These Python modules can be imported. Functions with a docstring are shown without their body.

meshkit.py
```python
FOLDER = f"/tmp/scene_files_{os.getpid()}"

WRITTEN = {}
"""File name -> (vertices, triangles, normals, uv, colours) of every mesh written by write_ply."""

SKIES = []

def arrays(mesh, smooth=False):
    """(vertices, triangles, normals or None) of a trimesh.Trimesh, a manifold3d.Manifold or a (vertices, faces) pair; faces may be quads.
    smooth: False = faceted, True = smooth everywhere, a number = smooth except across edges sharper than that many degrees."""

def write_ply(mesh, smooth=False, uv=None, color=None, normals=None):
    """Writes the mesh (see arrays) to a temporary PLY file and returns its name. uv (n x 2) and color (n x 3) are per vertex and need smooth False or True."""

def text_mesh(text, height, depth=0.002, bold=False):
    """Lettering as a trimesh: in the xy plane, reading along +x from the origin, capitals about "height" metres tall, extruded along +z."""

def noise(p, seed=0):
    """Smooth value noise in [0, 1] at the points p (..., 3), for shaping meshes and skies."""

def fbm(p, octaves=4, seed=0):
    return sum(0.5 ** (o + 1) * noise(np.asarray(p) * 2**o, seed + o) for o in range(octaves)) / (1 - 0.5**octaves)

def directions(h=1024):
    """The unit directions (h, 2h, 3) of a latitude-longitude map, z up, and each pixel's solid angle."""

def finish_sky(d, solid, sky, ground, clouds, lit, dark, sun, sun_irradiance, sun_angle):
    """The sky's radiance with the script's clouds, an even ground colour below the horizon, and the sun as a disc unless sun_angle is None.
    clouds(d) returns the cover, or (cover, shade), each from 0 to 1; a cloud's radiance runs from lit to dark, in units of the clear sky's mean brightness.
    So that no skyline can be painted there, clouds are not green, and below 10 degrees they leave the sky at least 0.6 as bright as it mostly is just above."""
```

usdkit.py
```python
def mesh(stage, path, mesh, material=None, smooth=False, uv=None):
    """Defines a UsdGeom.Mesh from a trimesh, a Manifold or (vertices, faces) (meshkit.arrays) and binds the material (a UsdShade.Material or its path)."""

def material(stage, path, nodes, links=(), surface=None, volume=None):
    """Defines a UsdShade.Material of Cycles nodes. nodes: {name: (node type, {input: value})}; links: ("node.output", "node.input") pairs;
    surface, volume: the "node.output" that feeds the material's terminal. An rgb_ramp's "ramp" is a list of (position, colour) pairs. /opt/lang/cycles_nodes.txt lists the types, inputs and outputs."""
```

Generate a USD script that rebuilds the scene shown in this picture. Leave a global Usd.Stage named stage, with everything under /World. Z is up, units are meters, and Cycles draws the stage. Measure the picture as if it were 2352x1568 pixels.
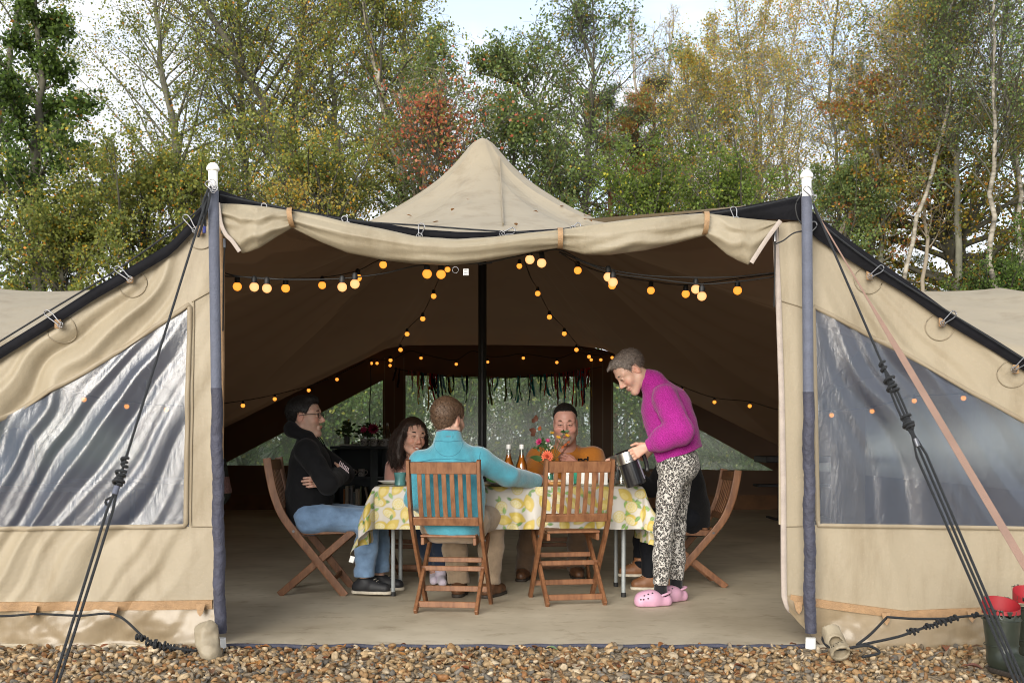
import math, random
import numpy as np
import trimesh, shapely
import shapely.geometry as sg
import usdkit, meshkit
from meshkit import fbm, noise
from pxr import Usd, UsdGeom, UsdLux, UsdShade, Sdf, Gf, Vt

stage = Usd.Stage.CreateInMemory()
UsdGeom.SetStageUpAxis(stage, 'Z')
UsdGeom.Xform.Define(stage, '/World')
UsdGeom.Scope.Define(stage, '/World/Looks')

# ---------------------------------------------------------------- camera, sky, sun, exposure
F, HZ, CX, CAMZ = 2400.0, 1016.0, 1176.0, 0.99      # focal length, horizon row and middle column on a 2352 px wide picture; eye height
EXPOSURE = 2.58
SUN_EL, SUN_AZ = math.radians(17), math.radians(198)   # azimuth = atan2(x, y) of the direction towards the sun
cam = UsdGeom.Camera.Define(stage, '/World/camera')
cam.CreateHorizontalApertureAttr(36.0)
cam.CreateVerticalApertureAttr(36.0 * 682 / 1024)
cam.CreateFocalLengthAttr(36.0 * F / 2352)
cam.CreateVerticalApertureOffsetAttr((HZ - 784.0) / 2352 * 36.0)
cam.CreateClippingRangeAttr(Gf.Vec2f(0.05, 2000))
cam.CreateExposureAttr(EXPOSURE)
cam.AddTranslateOp().Set(Gf.Vec3d(0, 0, CAMZ))
cam.AddRotateXOp().Set(90.0)

sky = UsdLux.DomeLight.Define(stage, '/World/sky')
sky_mat = usdkit.material(stage, '/World/Looks/sky', {
    'sky': ('sky_texture', {'sky_type': 'single_scattering', 'sun_disc': False, 'sun_elevation': SUN_EL, 'sun_rotation': SUN_AZ, 'altitude': 100.0, 'aerosol_density': 1.0}),
    'tc': ('texture_coordinate', {}),
    'map': ('mapping', {'scale': (1.0, 1.0, 2.2), 'location': (0.35, 0.1, 0.0)}),
    'n': ('noise_texture', {'scale': 3.4, 'detail': 5.0, 'roughness': 0.55}),
    'r': ('rgb_ramp', {'ramp': [(0.0, (0.3,) * 3), (0.4, (0.55,) * 3), (0.53, (1,) * 3), (1, (1,) * 3)]}),
    'b': ('rgb_to_bw', {}),
    'm': ('mix', {'color2': (3.5, 3.62, 3.8)}),
    'bg': ('background_shader', {'strength': 0.055})},
    [('tc.generated', 'map.vector'), ('map.vector', 'n.vector'), ('n.fac', 'r.fac'), ('r.color', 'b.color'), ('b.val', 'm.fac'), ('sky.color', 'm.color1'), ('m.color', 'bg.color')], surface='bg.background')
UsdShade.MaterialBindingAPI.Apply(sky.GetPrim()).Bind(sky_mat)
sky.GetPrim().SetCustomDataByKey('kind', 'structure')
sun = UsdLux.DistantLight.Define(stage, '/World/sun')
sun.CreateNormalizeAttr(True)
sun.CreateIntensityAttr(0.235)
sun.CreateAngleAttr(40.0)
sun.CreateColorAttr(Gf.Vec3f(1.0, 0.95, 0.87))
_d = np.array([math.cos(SUN_EL) * math.sin(SUN_AZ), math.cos(SUN_EL) * math.cos(SUN_AZ), math.sin(SUN_EL)])
_m = Gf.Matrix4d().SetLookAt(Gf.Vec3d(*_d), Gf.Vec3d(0, 0, 0), Gf.Vec3d(0, 0, 1)).GetInverse()
_m.SetTranslateOnly(Gf.Vec3d(0, 0, 0))
sun.AddTransformOp().Set(_m)

# ---------------------------------------------------------------- helpers
def at(px, py, d):
    """The point at depth d that stands at column px, row py of the 2352 x 1568 photograph."""
    return np.array([(px - CX) * d / F, d, CAMZ - (py - HZ) * d / F])

def gd(py):
    """Depth of the ground at row py."""
    return F * CAMZ / (py - HZ)

origin, used, mats = {}, {}, {}
def numbered(parent, name):
    k = used.get((parent, name), 0)
    used[(parent, name)] = k + 1
    return f'{parent}/{name}' if k == 0 else f'{parent}/{name}_{k:03d}'

def tag(prim, label=None, cat=None, group=None, kind=None):
    for k, v in (('label', label), ('category', cat), ('group', group), ('kind', kind)):
        if v:
            prim.SetCustomDataByKey(k, v)

def thing(name, label, cat, loc=(0, 0, 0), group=None):
    path = numbered('/World', name)
    x = UsdGeom.Xform.Define(stage, path)
    x.AddTranslateOp().Set(Gf.Vec3d(*map(float, loc)))
    origin[path] = np.array(loc, float)
    tag(x.GetPrim(), label, cat, group)
    return path

def obj(name, mesh, mat, parent=None, smooth=35, label=None, cat=None, group=None, kind=None, color=None):
    """One Mesh prim; vertices are given in world space."""
    if hasattr(mesh, 'vertices'):
        v, f = np.asarray(mesh.vertices), np.asarray(mesh.faces)
    else:
        v, f = mesh
    o = origin.get(parent, np.zeros(3)) if parent else np.zeros(3)
    path = numbered(parent or '/World', name)
    v = np.asarray(v, float) - o
    if parent:
        origin[path] = o
    m = usdkit.mesh(stage, path, (v, f), mats[mat] if isinstance(mat, str) else mat, smooth=smooth)
    if color is not None:
        UsdGeom.PrimvarsAPI(m).CreatePrimvar('tint', Sdf.ValueTypeNames.Color3fArray, 'vertex').Set(Vt.Vec3fArray.FromNumpy(np.asarray(color, np.float32)))
    tag(m.GetPrim(), label, cat, group, kind)
    return path

def copy_of(src, name, label, loc, rotz=0.0, group=None, cat=None, scale=None):
    """A copy of a thing, parts and all, under the next number."""
    path = numbered('/World', name)
    x = UsdGeom.Xform.Define(stage, path)
    x.GetPrim().GetReferences().AddInternalReference(src)
    x.ClearXformOpOrder()
    x.AddTranslateOp().Set(Gf.Vec3d(*map(float, loc)))
    x.AddRotateZOp().Set(math.degrees(rotz))
    if scale is not None:
        x.AddScaleOp().Set(Gf.Vec3f(*map(float, scale)))
    x.GetPrim().SetInstanceable(True)
    tag(x.GetPrim(), label, cat, group)
    return path

def join(parts):
    vs, fs, n = [], [], 0
    for p in parts:
        v, f = (np.asarray(p.vertices), np.asarray(p.faces)) if hasattr(p, 'vertices') else p
        v, f = np.asarray(v, float), np.asarray(f, int)
        if f.shape[1] == 4:
            f = np.vstack([f[:, [0, 1, 2]], f[:, [0, 2, 3]]])
        vs.append(v); fs.append(f + n); n += len(v)
    return np.vstack(vs), np.vstack(fs)

def frame_of(t):
    t = t / (np.linalg.norm(t, axis=-1, keepdims=True) + 1e-12)
    ref = np.where(np.abs(t[..., 2:3]) < 0.9, [0, 0, 1.0], [1.0, 0, 0])
    a = np.cross(t, ref); a /= np.linalg.norm(a, axis=-1, keepdims=True) + 1e-12
    return t, a, np.cross(t, a)

def tubes(P, R, sides=5):
    """Many polylines (n, k, 3) with radii (n, k) as one mesh of open tubes."""
    n, k, _ = P.shape
    T = np.gradient(P, axis=1)
    t, a, b = frame_of(T)
    ang = np.arange(sides) * 2 * np.pi / sides
    V = P[:, :, None] + R[:, :, None, None] * (np.cos(ang)[None, None, :, None] * a[:, :, None] + np.sin(ang)[None, None, :, None] * b[:, :, None])
    i, j, s = np.meshgrid(np.arange(n), np.arange(k - 1), np.arange(sides), indexing='ij')
    q = lambda jj, ss: (i * k + jj) * sides + ss % sides
    A, B, C, D = q(j, s), q(j, s + 1), q(j + 1, s + 1), q(j + 1, s)
    f = np.vstack([np.stack([A, B, C], -1).reshape(-1, 3), np.stack([A, C, D], -1).reshape(-1, 3)])
    return V.reshape(-1, 3), f

def tube(pts, r, sides=8, caps=True):
    p = np.asarray(pts, float)
    r = np.broadcast_to(np.asarray(r, float), (len(p),))
    v, f = tubes(p[None], r[None], sides)
    if caps:
        n = len(v)
        v = np.vstack([v, p[0], p[-1]])
        s = np.arange(sides); e = n - sides
        f = np.vstack([f, np.stack([np.full(sides, n), (s + 1) % sides, s], 1), np.stack([np.full(sides, n + 1), e + s, e + (s + 1) % sides], 1)])
    return v, f

def spline(pts, n=24):
    """Catmull-Rom through the points."""
    p = np.asarray(pts, float)
    p = np.vstack([2 * p[0] - p[1], p, 2 * p[-1] - p[-2]])
    out = []
    m = len(p) - 3
    for u in np.linspace(0, m - 1e-9, n):
        i = int(u); t = u - i
        a, b, c, d = p[i:i + 4]
        out.append(0.5 * (2 * b + (c - a) * t + (2 * a - 5 * b + 4 * c - d) * t * t + (3 * b - a - 3 * c + d) * t ** 3))
    return np.array(out)

def rot(axis, a):
    return trimesh.transformations.rotation_matrix(a, axis)[:3, :3]

def box(c, size, R=None, ch=0.0):
    """A box with chamfered edges (ch) centred at c, turned by R."""
    s = np.asarray(size, float) / 2
    if ch > 0:
        pts = []
        for sx in (-1, 1):
            for sy in (-1, 1):
                for sz in (-1, 1):
                    for k in range(3):
                        e = s - ch; e[k] = s[k]
                        pts.append(e * (sx, sy, sz))
        h = trimesh.convex.convex_hull(np.array(pts))
        v, f = np.array(h.vertices), np.array(h.faces)
    else:
        b = trimesh.creation.box(2 * s)
        v, f = np.array(b.vertices), np.array(b.faces)
    if R is not None:
        v = v @ np.asarray(R).T
    return v + np.asarray(c, float), f

def bar(a, b, w, t, up=(0, 0, 1), ch=0.003):
    """A bar of section w (sideways) x t (along 'up') from a to b."""
    a, b = np.asarray(a, float), np.asarray(b, float)
    d = b - a; L = np.linalg.norm(d); d /= L
    s = np.cross(np.asarray(up, float), d); s /= np.linalg.norm(s)
    u = np.cross(d, s)
    return box((a + b) / 2, (L, w, t), np.stack([d, s, u], 1), ch)

def lathe(profile, c=(0, 0, 0), n=24, R=None):
    pr = np.asarray(profile, float)
    ang = np.arange(n) * 2 * np.pi / n
    V = np.stack([pr[:, 0][:, None] * np.cos(ang), pr[:, 0][:, None] * np.sin(ang), np.broadcast_to(pr[:, 1][:, None], (len(pr), n))], -1).reshape(-1, 3)
    i, j = np.meshgrid(np.arange(len(pr) - 1), np.arange(n), indexing='ij')
    A, B, C, D = i * n + j, i * n + (j + 1) % n, (i + 1) * n + (j + 1) % n, (i + 1) * n + j
    f = np.vstack([np.stack([A, B, C], -1).reshape(-1, 3), np.stack([A, C, D], -1).reshape(-1, 3)])
    if R is not None:
        V = V @ np.asarray(R).T
    return V + np.asarray(c, float), f

def sheet(P, flip=False):
    """A grid of points (nu, nv, 3) as a surface."""
    nu, nv, _ = P.shape
    i, j = np.meshgrid(np.arange(nu - 1), np.arange(nv - 1), indexing='ij')
    A, B, C, D = i * nv + j, (i + 1) * nv + j, (i + 1) * nv + j + 1, i * nv + j + 1
    f = np.vstack([np.stack([A, B, C], -1).reshape(-1, 3), np.stack([A, C, D], -1).reshape(-1, 3)])
    return P.reshape(-1, 3), (f[:, ::-1] if flip else f)

def ball(c, r, sub=2):
    m = trimesh.creation.icosphere(sub)
    return np.array(m.vertices) * np.asarray(r) + np.asarray(c, float), np.array(m.faces)

def poly(pts, depth, place):
    """A flat outline (list of 2D points or a shapely polygon) extruded by depth; place(v) puts it in the world."""
    g = pts if hasattr(pts, 'geom_type') else sg.Polygon(pts)
    m = trimesh.creation.extrude_polygon(g, depth, engine='earcut')
    return place(np.array(m.vertices)), np.array(m.faces)

# ---------------------------------------------------------------- materials
def mat(name, nodes, links, surface='p.BSDF'):
    mats[name] = usdkit.material(stage, f'/World/Looks/{name}', nodes, links, surface=surface)

def plain(name, col, rough=0.6, var=0.25, scale=6.0, bump=0.0, bscale=40.0, metal=0.0, spec=0.5, sheen=0.0, detail=6.0, stretch=(1, 1, 1), coat=0.0):
    """A surface of one colour, mottled by noise and with fine relief."""
    c = np.array(col)
    nodes = {'tc': ('texture_coordinate', {}), 'mp': ('mapping', {'scale': stretch}),
             'n': ('noise_texture', {'scale': scale, 'detail': detail, 'roughness': 0.6}),
             'r': ('rgb_ramp', {'ramp': [(0.25, c * (1 - var)), (0.75, np.minimum(c * (1 + var), 1))]}),
             'p': ('principled_bsdf', {'roughness': rough, 'metallic': metal, 'specular_ior_level': spec, 'sheen_weight': sheen, 'coat_weight': coat})}
    links = [('tc.object', 'mp.vector'), ('mp.vector', 'n.vector'), ('n.fac', 'r.fac'), ('r.color', 'p.base_color')]
    if bump:
        nodes['n2'] = ('noise_texture', {'scale': bscale, 'detail': 4.0})
        nodes['b'] = ('bump', {'strength': bump, 'distance': 0.01})
        links += [('mp.vector', 'n2.vector'), ('n2.fac', 'b.height'), ('b.normal', 'p.normal')]
    mat(name, nodes, links)

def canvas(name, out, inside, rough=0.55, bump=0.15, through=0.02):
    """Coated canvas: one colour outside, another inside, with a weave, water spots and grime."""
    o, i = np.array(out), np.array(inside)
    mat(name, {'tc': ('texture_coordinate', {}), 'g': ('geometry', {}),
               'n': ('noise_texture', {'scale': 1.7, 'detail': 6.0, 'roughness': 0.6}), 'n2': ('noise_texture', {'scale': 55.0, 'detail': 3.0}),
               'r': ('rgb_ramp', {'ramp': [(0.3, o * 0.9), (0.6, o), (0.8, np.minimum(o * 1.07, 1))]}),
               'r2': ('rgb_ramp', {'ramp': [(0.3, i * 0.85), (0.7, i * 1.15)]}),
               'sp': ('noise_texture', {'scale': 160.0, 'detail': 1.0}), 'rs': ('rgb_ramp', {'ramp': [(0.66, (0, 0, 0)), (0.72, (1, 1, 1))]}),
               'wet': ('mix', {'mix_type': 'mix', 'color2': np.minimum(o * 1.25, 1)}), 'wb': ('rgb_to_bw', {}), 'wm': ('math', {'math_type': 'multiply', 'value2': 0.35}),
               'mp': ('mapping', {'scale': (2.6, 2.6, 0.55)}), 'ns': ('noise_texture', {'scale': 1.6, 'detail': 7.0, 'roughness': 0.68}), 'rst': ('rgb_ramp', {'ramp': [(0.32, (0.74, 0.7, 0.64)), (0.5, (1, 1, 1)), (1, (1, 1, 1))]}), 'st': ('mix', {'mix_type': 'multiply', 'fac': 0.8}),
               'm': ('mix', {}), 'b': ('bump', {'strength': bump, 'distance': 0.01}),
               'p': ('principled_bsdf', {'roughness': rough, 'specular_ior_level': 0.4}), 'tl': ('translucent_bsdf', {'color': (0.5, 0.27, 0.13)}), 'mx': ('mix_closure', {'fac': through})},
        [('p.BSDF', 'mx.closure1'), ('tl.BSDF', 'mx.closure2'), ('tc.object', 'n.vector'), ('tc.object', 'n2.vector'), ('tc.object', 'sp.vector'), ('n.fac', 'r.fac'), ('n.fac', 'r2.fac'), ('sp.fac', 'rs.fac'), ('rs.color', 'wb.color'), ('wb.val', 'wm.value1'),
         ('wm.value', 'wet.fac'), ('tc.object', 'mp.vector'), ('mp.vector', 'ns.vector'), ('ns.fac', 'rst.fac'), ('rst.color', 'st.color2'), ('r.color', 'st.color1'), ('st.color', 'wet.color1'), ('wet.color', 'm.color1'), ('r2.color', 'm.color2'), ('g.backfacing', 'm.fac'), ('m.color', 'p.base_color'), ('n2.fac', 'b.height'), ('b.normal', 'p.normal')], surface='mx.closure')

def tinted(name, rough=0.6, bump=0.0, bscale=60.0, sheen=0.0):
    """Takes its printed colour from the mesh's 'tint'."""
    nodes = {'a': ('attribute', {'attribute': 'tint'}), 'p': ('principled_bsdf', {'roughness': rough, 'sheen_weight': sheen})}
    links = [('a.color', 'p.base_color')]
    if bump:
        nodes.update({'tc': ('texture_coordinate', {}), 'n': ('noise_texture', {'scale': bscale, 'detail': 3.0}), 'b': ('bump', {'strength': bump, 'distance': 0.005})})
        links += [('tc.object', 'n.vector'), ('n.fac', 'b.height'), ('b.normal', 'p.normal')]
    mat(name, nodes, links)

def film(name, clear, tint, diff, rough, bscale=9.0, bump=0.3):
    """Clear plastic sheet: mostly transparent, hazed and shiny."""
    mat(name, {'tc': ('texture_coordinate', {}), 'mp': ('mapping', {'scale': (1.0, 1.0, 0.22)}), 'n': ('noise_texture', {'scale': bscale, 'detail': 7.0, 'roughness': 0.65}),
               'b': ('bump', {'strength': bump, 'distance': 0.03}), 't': ('transparent_bsdf', {'color': tint}), 'd': ('principled_bsdf', {'base_color': diff, 'roughness': rough, 'specular_ior_level': 0.9}),
               'tl': ('translucent_bsdf', {'color': diff}), 'x1': ('mix_closure', {'fac': 0.45}),
               'x': ('mix_closure', {'fac': clear}), 'gl': ('glossy_bsdf', {'roughness': rough * 0.7, 'color': (0.95,) * 3}), 'fr': ('fresnel', {'IOR': 1.75}), 'x2': ('mix_closure', {})},
        [('tc.object', 'mp.vector'), ('mp.vector', 'n.vector'), ('n.fac', 'b.height'), ('b.normal', 'd.normal'), ('b.normal', 'gl.normal'), ('b.normal', 'fr.normal'), ('d.BSDF', 'x1.closure1'), ('tl.BSDF', 'x1.closure2'),
         ('x1.closure', 'x.closure1'), ('t.BSDF', 'x.closure2'), ('fr.fac', 'x2.fac'), ('x.closure', 'x2.closure1'), ('gl.BSDF', 'x2.closure2')], surface='x2.closure')

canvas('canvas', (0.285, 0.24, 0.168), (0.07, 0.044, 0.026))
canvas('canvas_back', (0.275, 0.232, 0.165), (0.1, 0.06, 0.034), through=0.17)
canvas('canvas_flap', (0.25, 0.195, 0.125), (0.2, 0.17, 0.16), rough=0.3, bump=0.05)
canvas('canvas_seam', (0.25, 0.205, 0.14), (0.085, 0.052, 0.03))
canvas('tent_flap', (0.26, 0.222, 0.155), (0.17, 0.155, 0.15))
plain('webbing', (0.29, 0.175, 0.085), 0.6, 0.2, 30, 0.5, 250)
plain('pink_webbing', (0.19, 0.115, 0.085), 0.6, 0.12, 12, 0.4, 250)
plain('hem', (0.33, 0.28, 0.245), 0.7, 0.15, 20, 0.3, 200)
plain('black_cloth', (0.006, 0.006, 0.008), 0.8, 0.5, 8, 0.3, 60, spec=0.15)
plain('brown_strip', (0.16, 0.075, 0.028), 0.7, 0.35, 5, 0.3, 40)
plain('rope', (0.012, 0.014, 0.017), 0.6, 0.5, 200, 0.8, 400)
plain('steel', (0.2, 0.2, 0.21), 0.35, 0.1, 20, metal=1.0)
plain('white_plastic', (0.78, 0.78, 0.75), 0.35, 0.06, 8)
plain('sleeve', (0.085, 0.094, 0.13), 0.75, 0.2, 14, 0.4, 120, sheen=0.08)
plain('sleeve_low', (0.036, 0.037, 0.058), 0.7, 0.35, 10, 0.5, 120, sheen=0.05)
plain('black_metal', (0.006, 0.006, 0.007), 0.4, 0.3, 10)
plain('cable', (0.006, 0.006, 0.006), 0.6, 0.3, 10)
film('window_film', 0.8, (0.82, 0.86, 0.93), (0.2, 0.26, 0.4), 0.3, 22.0, 0.2)
film('back_film', 0.82, (0.93, 0.97, 0.93), (0.6, 0.68, 0.6), 0.3, 5.0, 0.15)
# ---------------------------------------------------------------- ground
SF = 467.0                                     # picture pixels per metre on the tent's front
YF, YB = F / SF, 15.5                          # depth of the tent's front and back
fx = lambda px: (np.asarray(px, float) - CX) / SF
fz = lambda py: CAMZ - (np.asarray(py, float) - HZ) / SF
mat('grass_ground', {'tc': ('texture_coordinate', {}), 'n': ('noise_texture', {'scale': 0.9, 'detail': 10.0, 'roughness': 0.7}), 'r': ('rgb_ramp', {'ramp': [(0.3, (0.03, 0.035, 0.012)), (0.55, (0.06, 0.075, 0.022)), (0.75, (0.11, 0.085, 0.035))]}),
                     'b': ('bump', {'strength': 0.8, 'distance': 0.08}), 'p': ('principled_bsdf', {'roughness': 0.9})},
    [('tc.object', 'n.vector'), ('n.fac', 'r.fac'), ('r.color', 'p.base_color'), ('n.fac', 'b.height'), ('b.normal', 'p.normal')])
mat('gravel_bed', {'tc': ('texture_coordinate', {}), 'v': ('voronoi_texture', {'scale': 42.0}), 'r': ('rgb_ramp', {'ramp': [(0.0, (0.22, 0.15, 0.085)), (0.5, (0.3, 0.235, 0.15)), (1.0, (0.4, 0.33, 0.24))]}), 'bw': ('rgb_to_bw', {}),
                   'b': ('bump', {'strength': 1.0, 'distance': 0.02, 'invert': True}), 'p': ('principled_bsdf', {'roughness': 0.7})},
    [('tc.object', 'v.vector'), ('v.color', 'bw.color'), ('bw.val', 'r.fac'), ('r.color', 'p.base_color'), ('v.distance', 'b.height'), ('b.normal', 'p.normal')])
mat('screed', {'tc': ('texture_coordinate', {}), 'n': ('noise_texture', {'scale': 1.3, 'detail': 8.0, 'roughness': 0.65}), 'mp': ('mapping', {'scale': (1.0, 1.6, 1.0)}), 'n2': ('noise_texture', {'scale': 5.0, 'detail': 11.0, 'roughness': 0.78, 'distortion': 0.3}),
               'r': ('rgb_ramp', {'ramp': [(0.3, (0.34, 0.285, 0.2)), (0.55, (0.48, 0.415, 0.305)), (0.75, (0.58, 0.51, 0.39))]}), 'r2': ('rgb_ramp', {'ramp': [(0.33, (0.55, 0.5, 0.44)), (0.46, (1, 1, 1))]}), 'm': ('mix', {'mix_type': 'multiply', 'fac': 0.75}),
               'b': ('bump', {'strength': 0.35, 'distance': 0.01}), 'p': ('principled_bsdf', {'roughness': 0.62})},
    [('tc.object', 'n.vector'), ('tc.object', 'mp.vector'), ('mp.vector', 'n2.vector'), ('n.fac', 'r.fac'), ('n2.fac', 'r2.fac'), ('r.color', 'm.color1'), ('r2.color', 'm.color2'), ('m.color', 'p.base_color'), ('n2.fac', 'b.height'), ('b.normal', 'p.normal')])
gx, gy = np.meshgrid(np.concatenate([[-600, -120], np.linspace(-40, 40, 41), [120, 600]]), np.concatenate([[-300, -60], np.linspace(-12, 60, 49), [150, 700]]), indexing='ij')
gz = -0.035 + np.clip((gy - 18) / 14, 0, 1) ** 2 * 0.9 * (0.6 + 0.8 * fbm(np.stack([gx, gy, 0 * gx], -1) * 0.15)) * (np.abs(gx) < 60)
obj('ground', sheet(np.stack([gx, gy, gz], -1)), 'grass_ground', smooth=True, kind='structure')
obj('gravel_yard', box((0, 1.0, -0.0275), (16, 8.4, 0.009)), 'gravel_bed', smooth=False, kind='structure')
fl = np.array([(fx(495), YF - 0.02), (fx(1870), YF - 0.02), (4.2, YF + 0.06), (4.2, YB - 0.03), (-4.5, YB - 0.03), (-4.5, YF + 0.06)])
obj('floor', poly(fl, 0.0595, lambda v: v + (0, 0, -0.06)), 'screed', smooth=False, kind='structure')
rng = np.random.default_rng(5)
# loose stones of the gravel
ico = trimesh.creation.icosphere(1)
iv, ifc = np.array(ico.vertices), np.array(ico.faces)
N = 9800
gxp = rng.uniform(-2.75, 2.75, N); gyp = 3.7 + (YF - 3.72) * rng.random(N)
keep = np.ones(N, bool)
size = rng.uniform(0.007, 0.0165, N) * (1 + (rng.random(N) < 0.1) * 0.45)
sc = np.stack([size * rng.uniform(0.9, 1.5, N), size * rng.uniform(0.7, 1.1, N), size * rng.uniform(0.4, 0.7, N)], 1)
q = rng.normal(size=(N, 4)); q[:, 1:3] *= 0.35; q /= np.linalg.norm(q, axis=1, keepdims=True)
w, x, y, z = q.T
Rq = np.stack([np.stack([1 - 2 * (y * y + z * z), 2 * (x * y - z * w), 2 * (x * z + y * w)], -1), np.stack([2 * (x * y + z * w), 1 - 2 * (x * x + z * z), 2 * (y * z - x * w)], -1), np.stack([2 * (x * z - y * w), 2 * (y * z + x * w), 1 - 2 * (x * x + y * y)], -1)], 1)
lump = 1 + 0.5 * (noise(iv[None] * 1.6 + rng.uniform(0, 90, (N, 1, 3))) - 0.5) * 1.2
pv = (iv[None] * lump[..., None] * sc[:, None]) @ Rq.transpose(0, 2, 1)
pv += np.stack([gxp, gyp, -0.02 + sc[:, 2] * 0.5 + rng.random(N) * 0.014], 1)[:, None]
pf = (ifc[None] + (np.arange(N) * len(iv))[:, None, None]).reshape(-1, 3)
mat('pebbles', {'a': ('attribute', {'attribute': 'tint'}),
                'tc': ('texture_coordinate', {}), 'n': ('noise_texture', {'scale': 60.0, 'detail': 5.0}), 'rn': ('rgb_ramp', {'ramp': [(0.3, (0.65,) * 3), (0.7, (1.2,) * 3)]}), 'm': ('mix', {'mix_type': 'multiply', 'fac': 1.0}),
                'b': ('bump', {'strength': 0.5, 'distance': 0.004}), 'p': ('principled_bsdf', {'roughness': 0.68, 'specular_ior_level': 0.4})},
    [('tc.object', 'n.vector'), ('n.fac', 'rn.fac'), ('a.color', 'm.color1'), ('rn.color', 'm.color2'), ('m.color', 'p.base_color'), ('n.fac', 'b.height'), ('b.normal', 'p.normal')])
stone = np.array([(0.27, 0.17, 0.085), (0.4, 0.27, 0.14), (0.47, 0.37, 0.24), (0.25, 0.22, 0.18), (0.52, 0.44, 0.32), (0.33, 0.175, 0.075), (0.43, 0.34, 0.22), (0.2, 0.2, 0.2), (0.6, 0.55, 0.46), (0.38, 0.3, 0.19)])
pc = stone[rng.integers(0, len(stone), N)] * rng.uniform(0.42, 0.75, (N, 1)) * (1.12, 0.97, 0.78)
pc = np.repeat(pc, len(iv), 0)
obj('gravel', (pv.reshape(-1, 3), pf), 'pebbles', smooth=True, color=pc, label='wet brown and grey pebbles of the gravel yard before the tent', cat='gravel', kind='stuff')

# ---------------------------------------------------------------- the big canvas tent
AX, AY, AZ = -0.292, 10.3, 3.66                # top of the roof before the peak
tent = thing('canvas_tent', 'large beige canvas party tent with one open side, peaked roof and clear windows', 'tent', (AX, AY, 0))
eave_l = np.array([(-640, 1100), (-330, 985), (-150, 895), (0, 804), (122, 729), (223, 664), (300, 620), (396, 563), (450, 502), (479, 452), (505, 441)], float)
eave_m = np.array([(505, 441), (560, 460), (600, 470), (700, 490), (800, 506), (870, 516), (960, 531), (1060, 538), (1150, 538), (1285, 530), (1450, 508), (1600, 493), (1700, 480), (1790, 463), (1840, 452)], float)
eave_r = np.array([(1840, 452), (1866, 500), (1884, 508), (1942, 552), (2007, 599), (2075, 646), (2172, 718), (2280, 783), (2352, 829), (2500, 915), (2700, 1010), (2960, 1100)], float)
ev = np.vstack([eave_l, eave_m[1:], eave_r[1:]])
ef = np.stack([fx(ev[:, 0]), np.full(len(ev), YF), fz(ev[:, 1])], 1)
SB = F / YB
bx = lambda px: (np.asarray(px, float) - CX) / SB
bz = lambda py: CAMZ - (np.asarray(py, float) - HZ) / SB
eb_px = np.array([(1820, 1040), (1600, 930), (1470, 838), (1440, 818), (1400, 802), (1340, 795), (1140, 792), (940, 793), (900, 797), (870, 803), (820, 830), (510, 985), (460, 1010)], float)
eb = np.stack([bx(eb_px[:, 0]), np.full(len(eb_px), YB), bz(eb_px[:, 1])], 1)
def side(a, b, x):
    y = np.linspace(a[1], b[1], 15)
    t = np.abs((y - (a[1] + b[1]) / 2)) / abs(b[1] - a[1]) * 2
    z = 2.3 - 1.2 * np.clip((t - 0.28) / 0.72, 0, 1) ** 1.3
    return np.stack([np.interp(y, *zip(*sorted([(a[1], a[0]), ((a[1] + b[1]) / 2, x), (b[1], b[0])]))), y, z], 1)[1:-1]
loop = np.vstack([ef, side(ef[-1], eb[0], 4.25), eb, side(eb[-1], ef[0], -4.6)])
seg = np.r_[0, np.cumsum(np.linalg.norm(np.diff(np.vstack([loop, loop[:1]]), axis=0), axis=1))]
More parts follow.
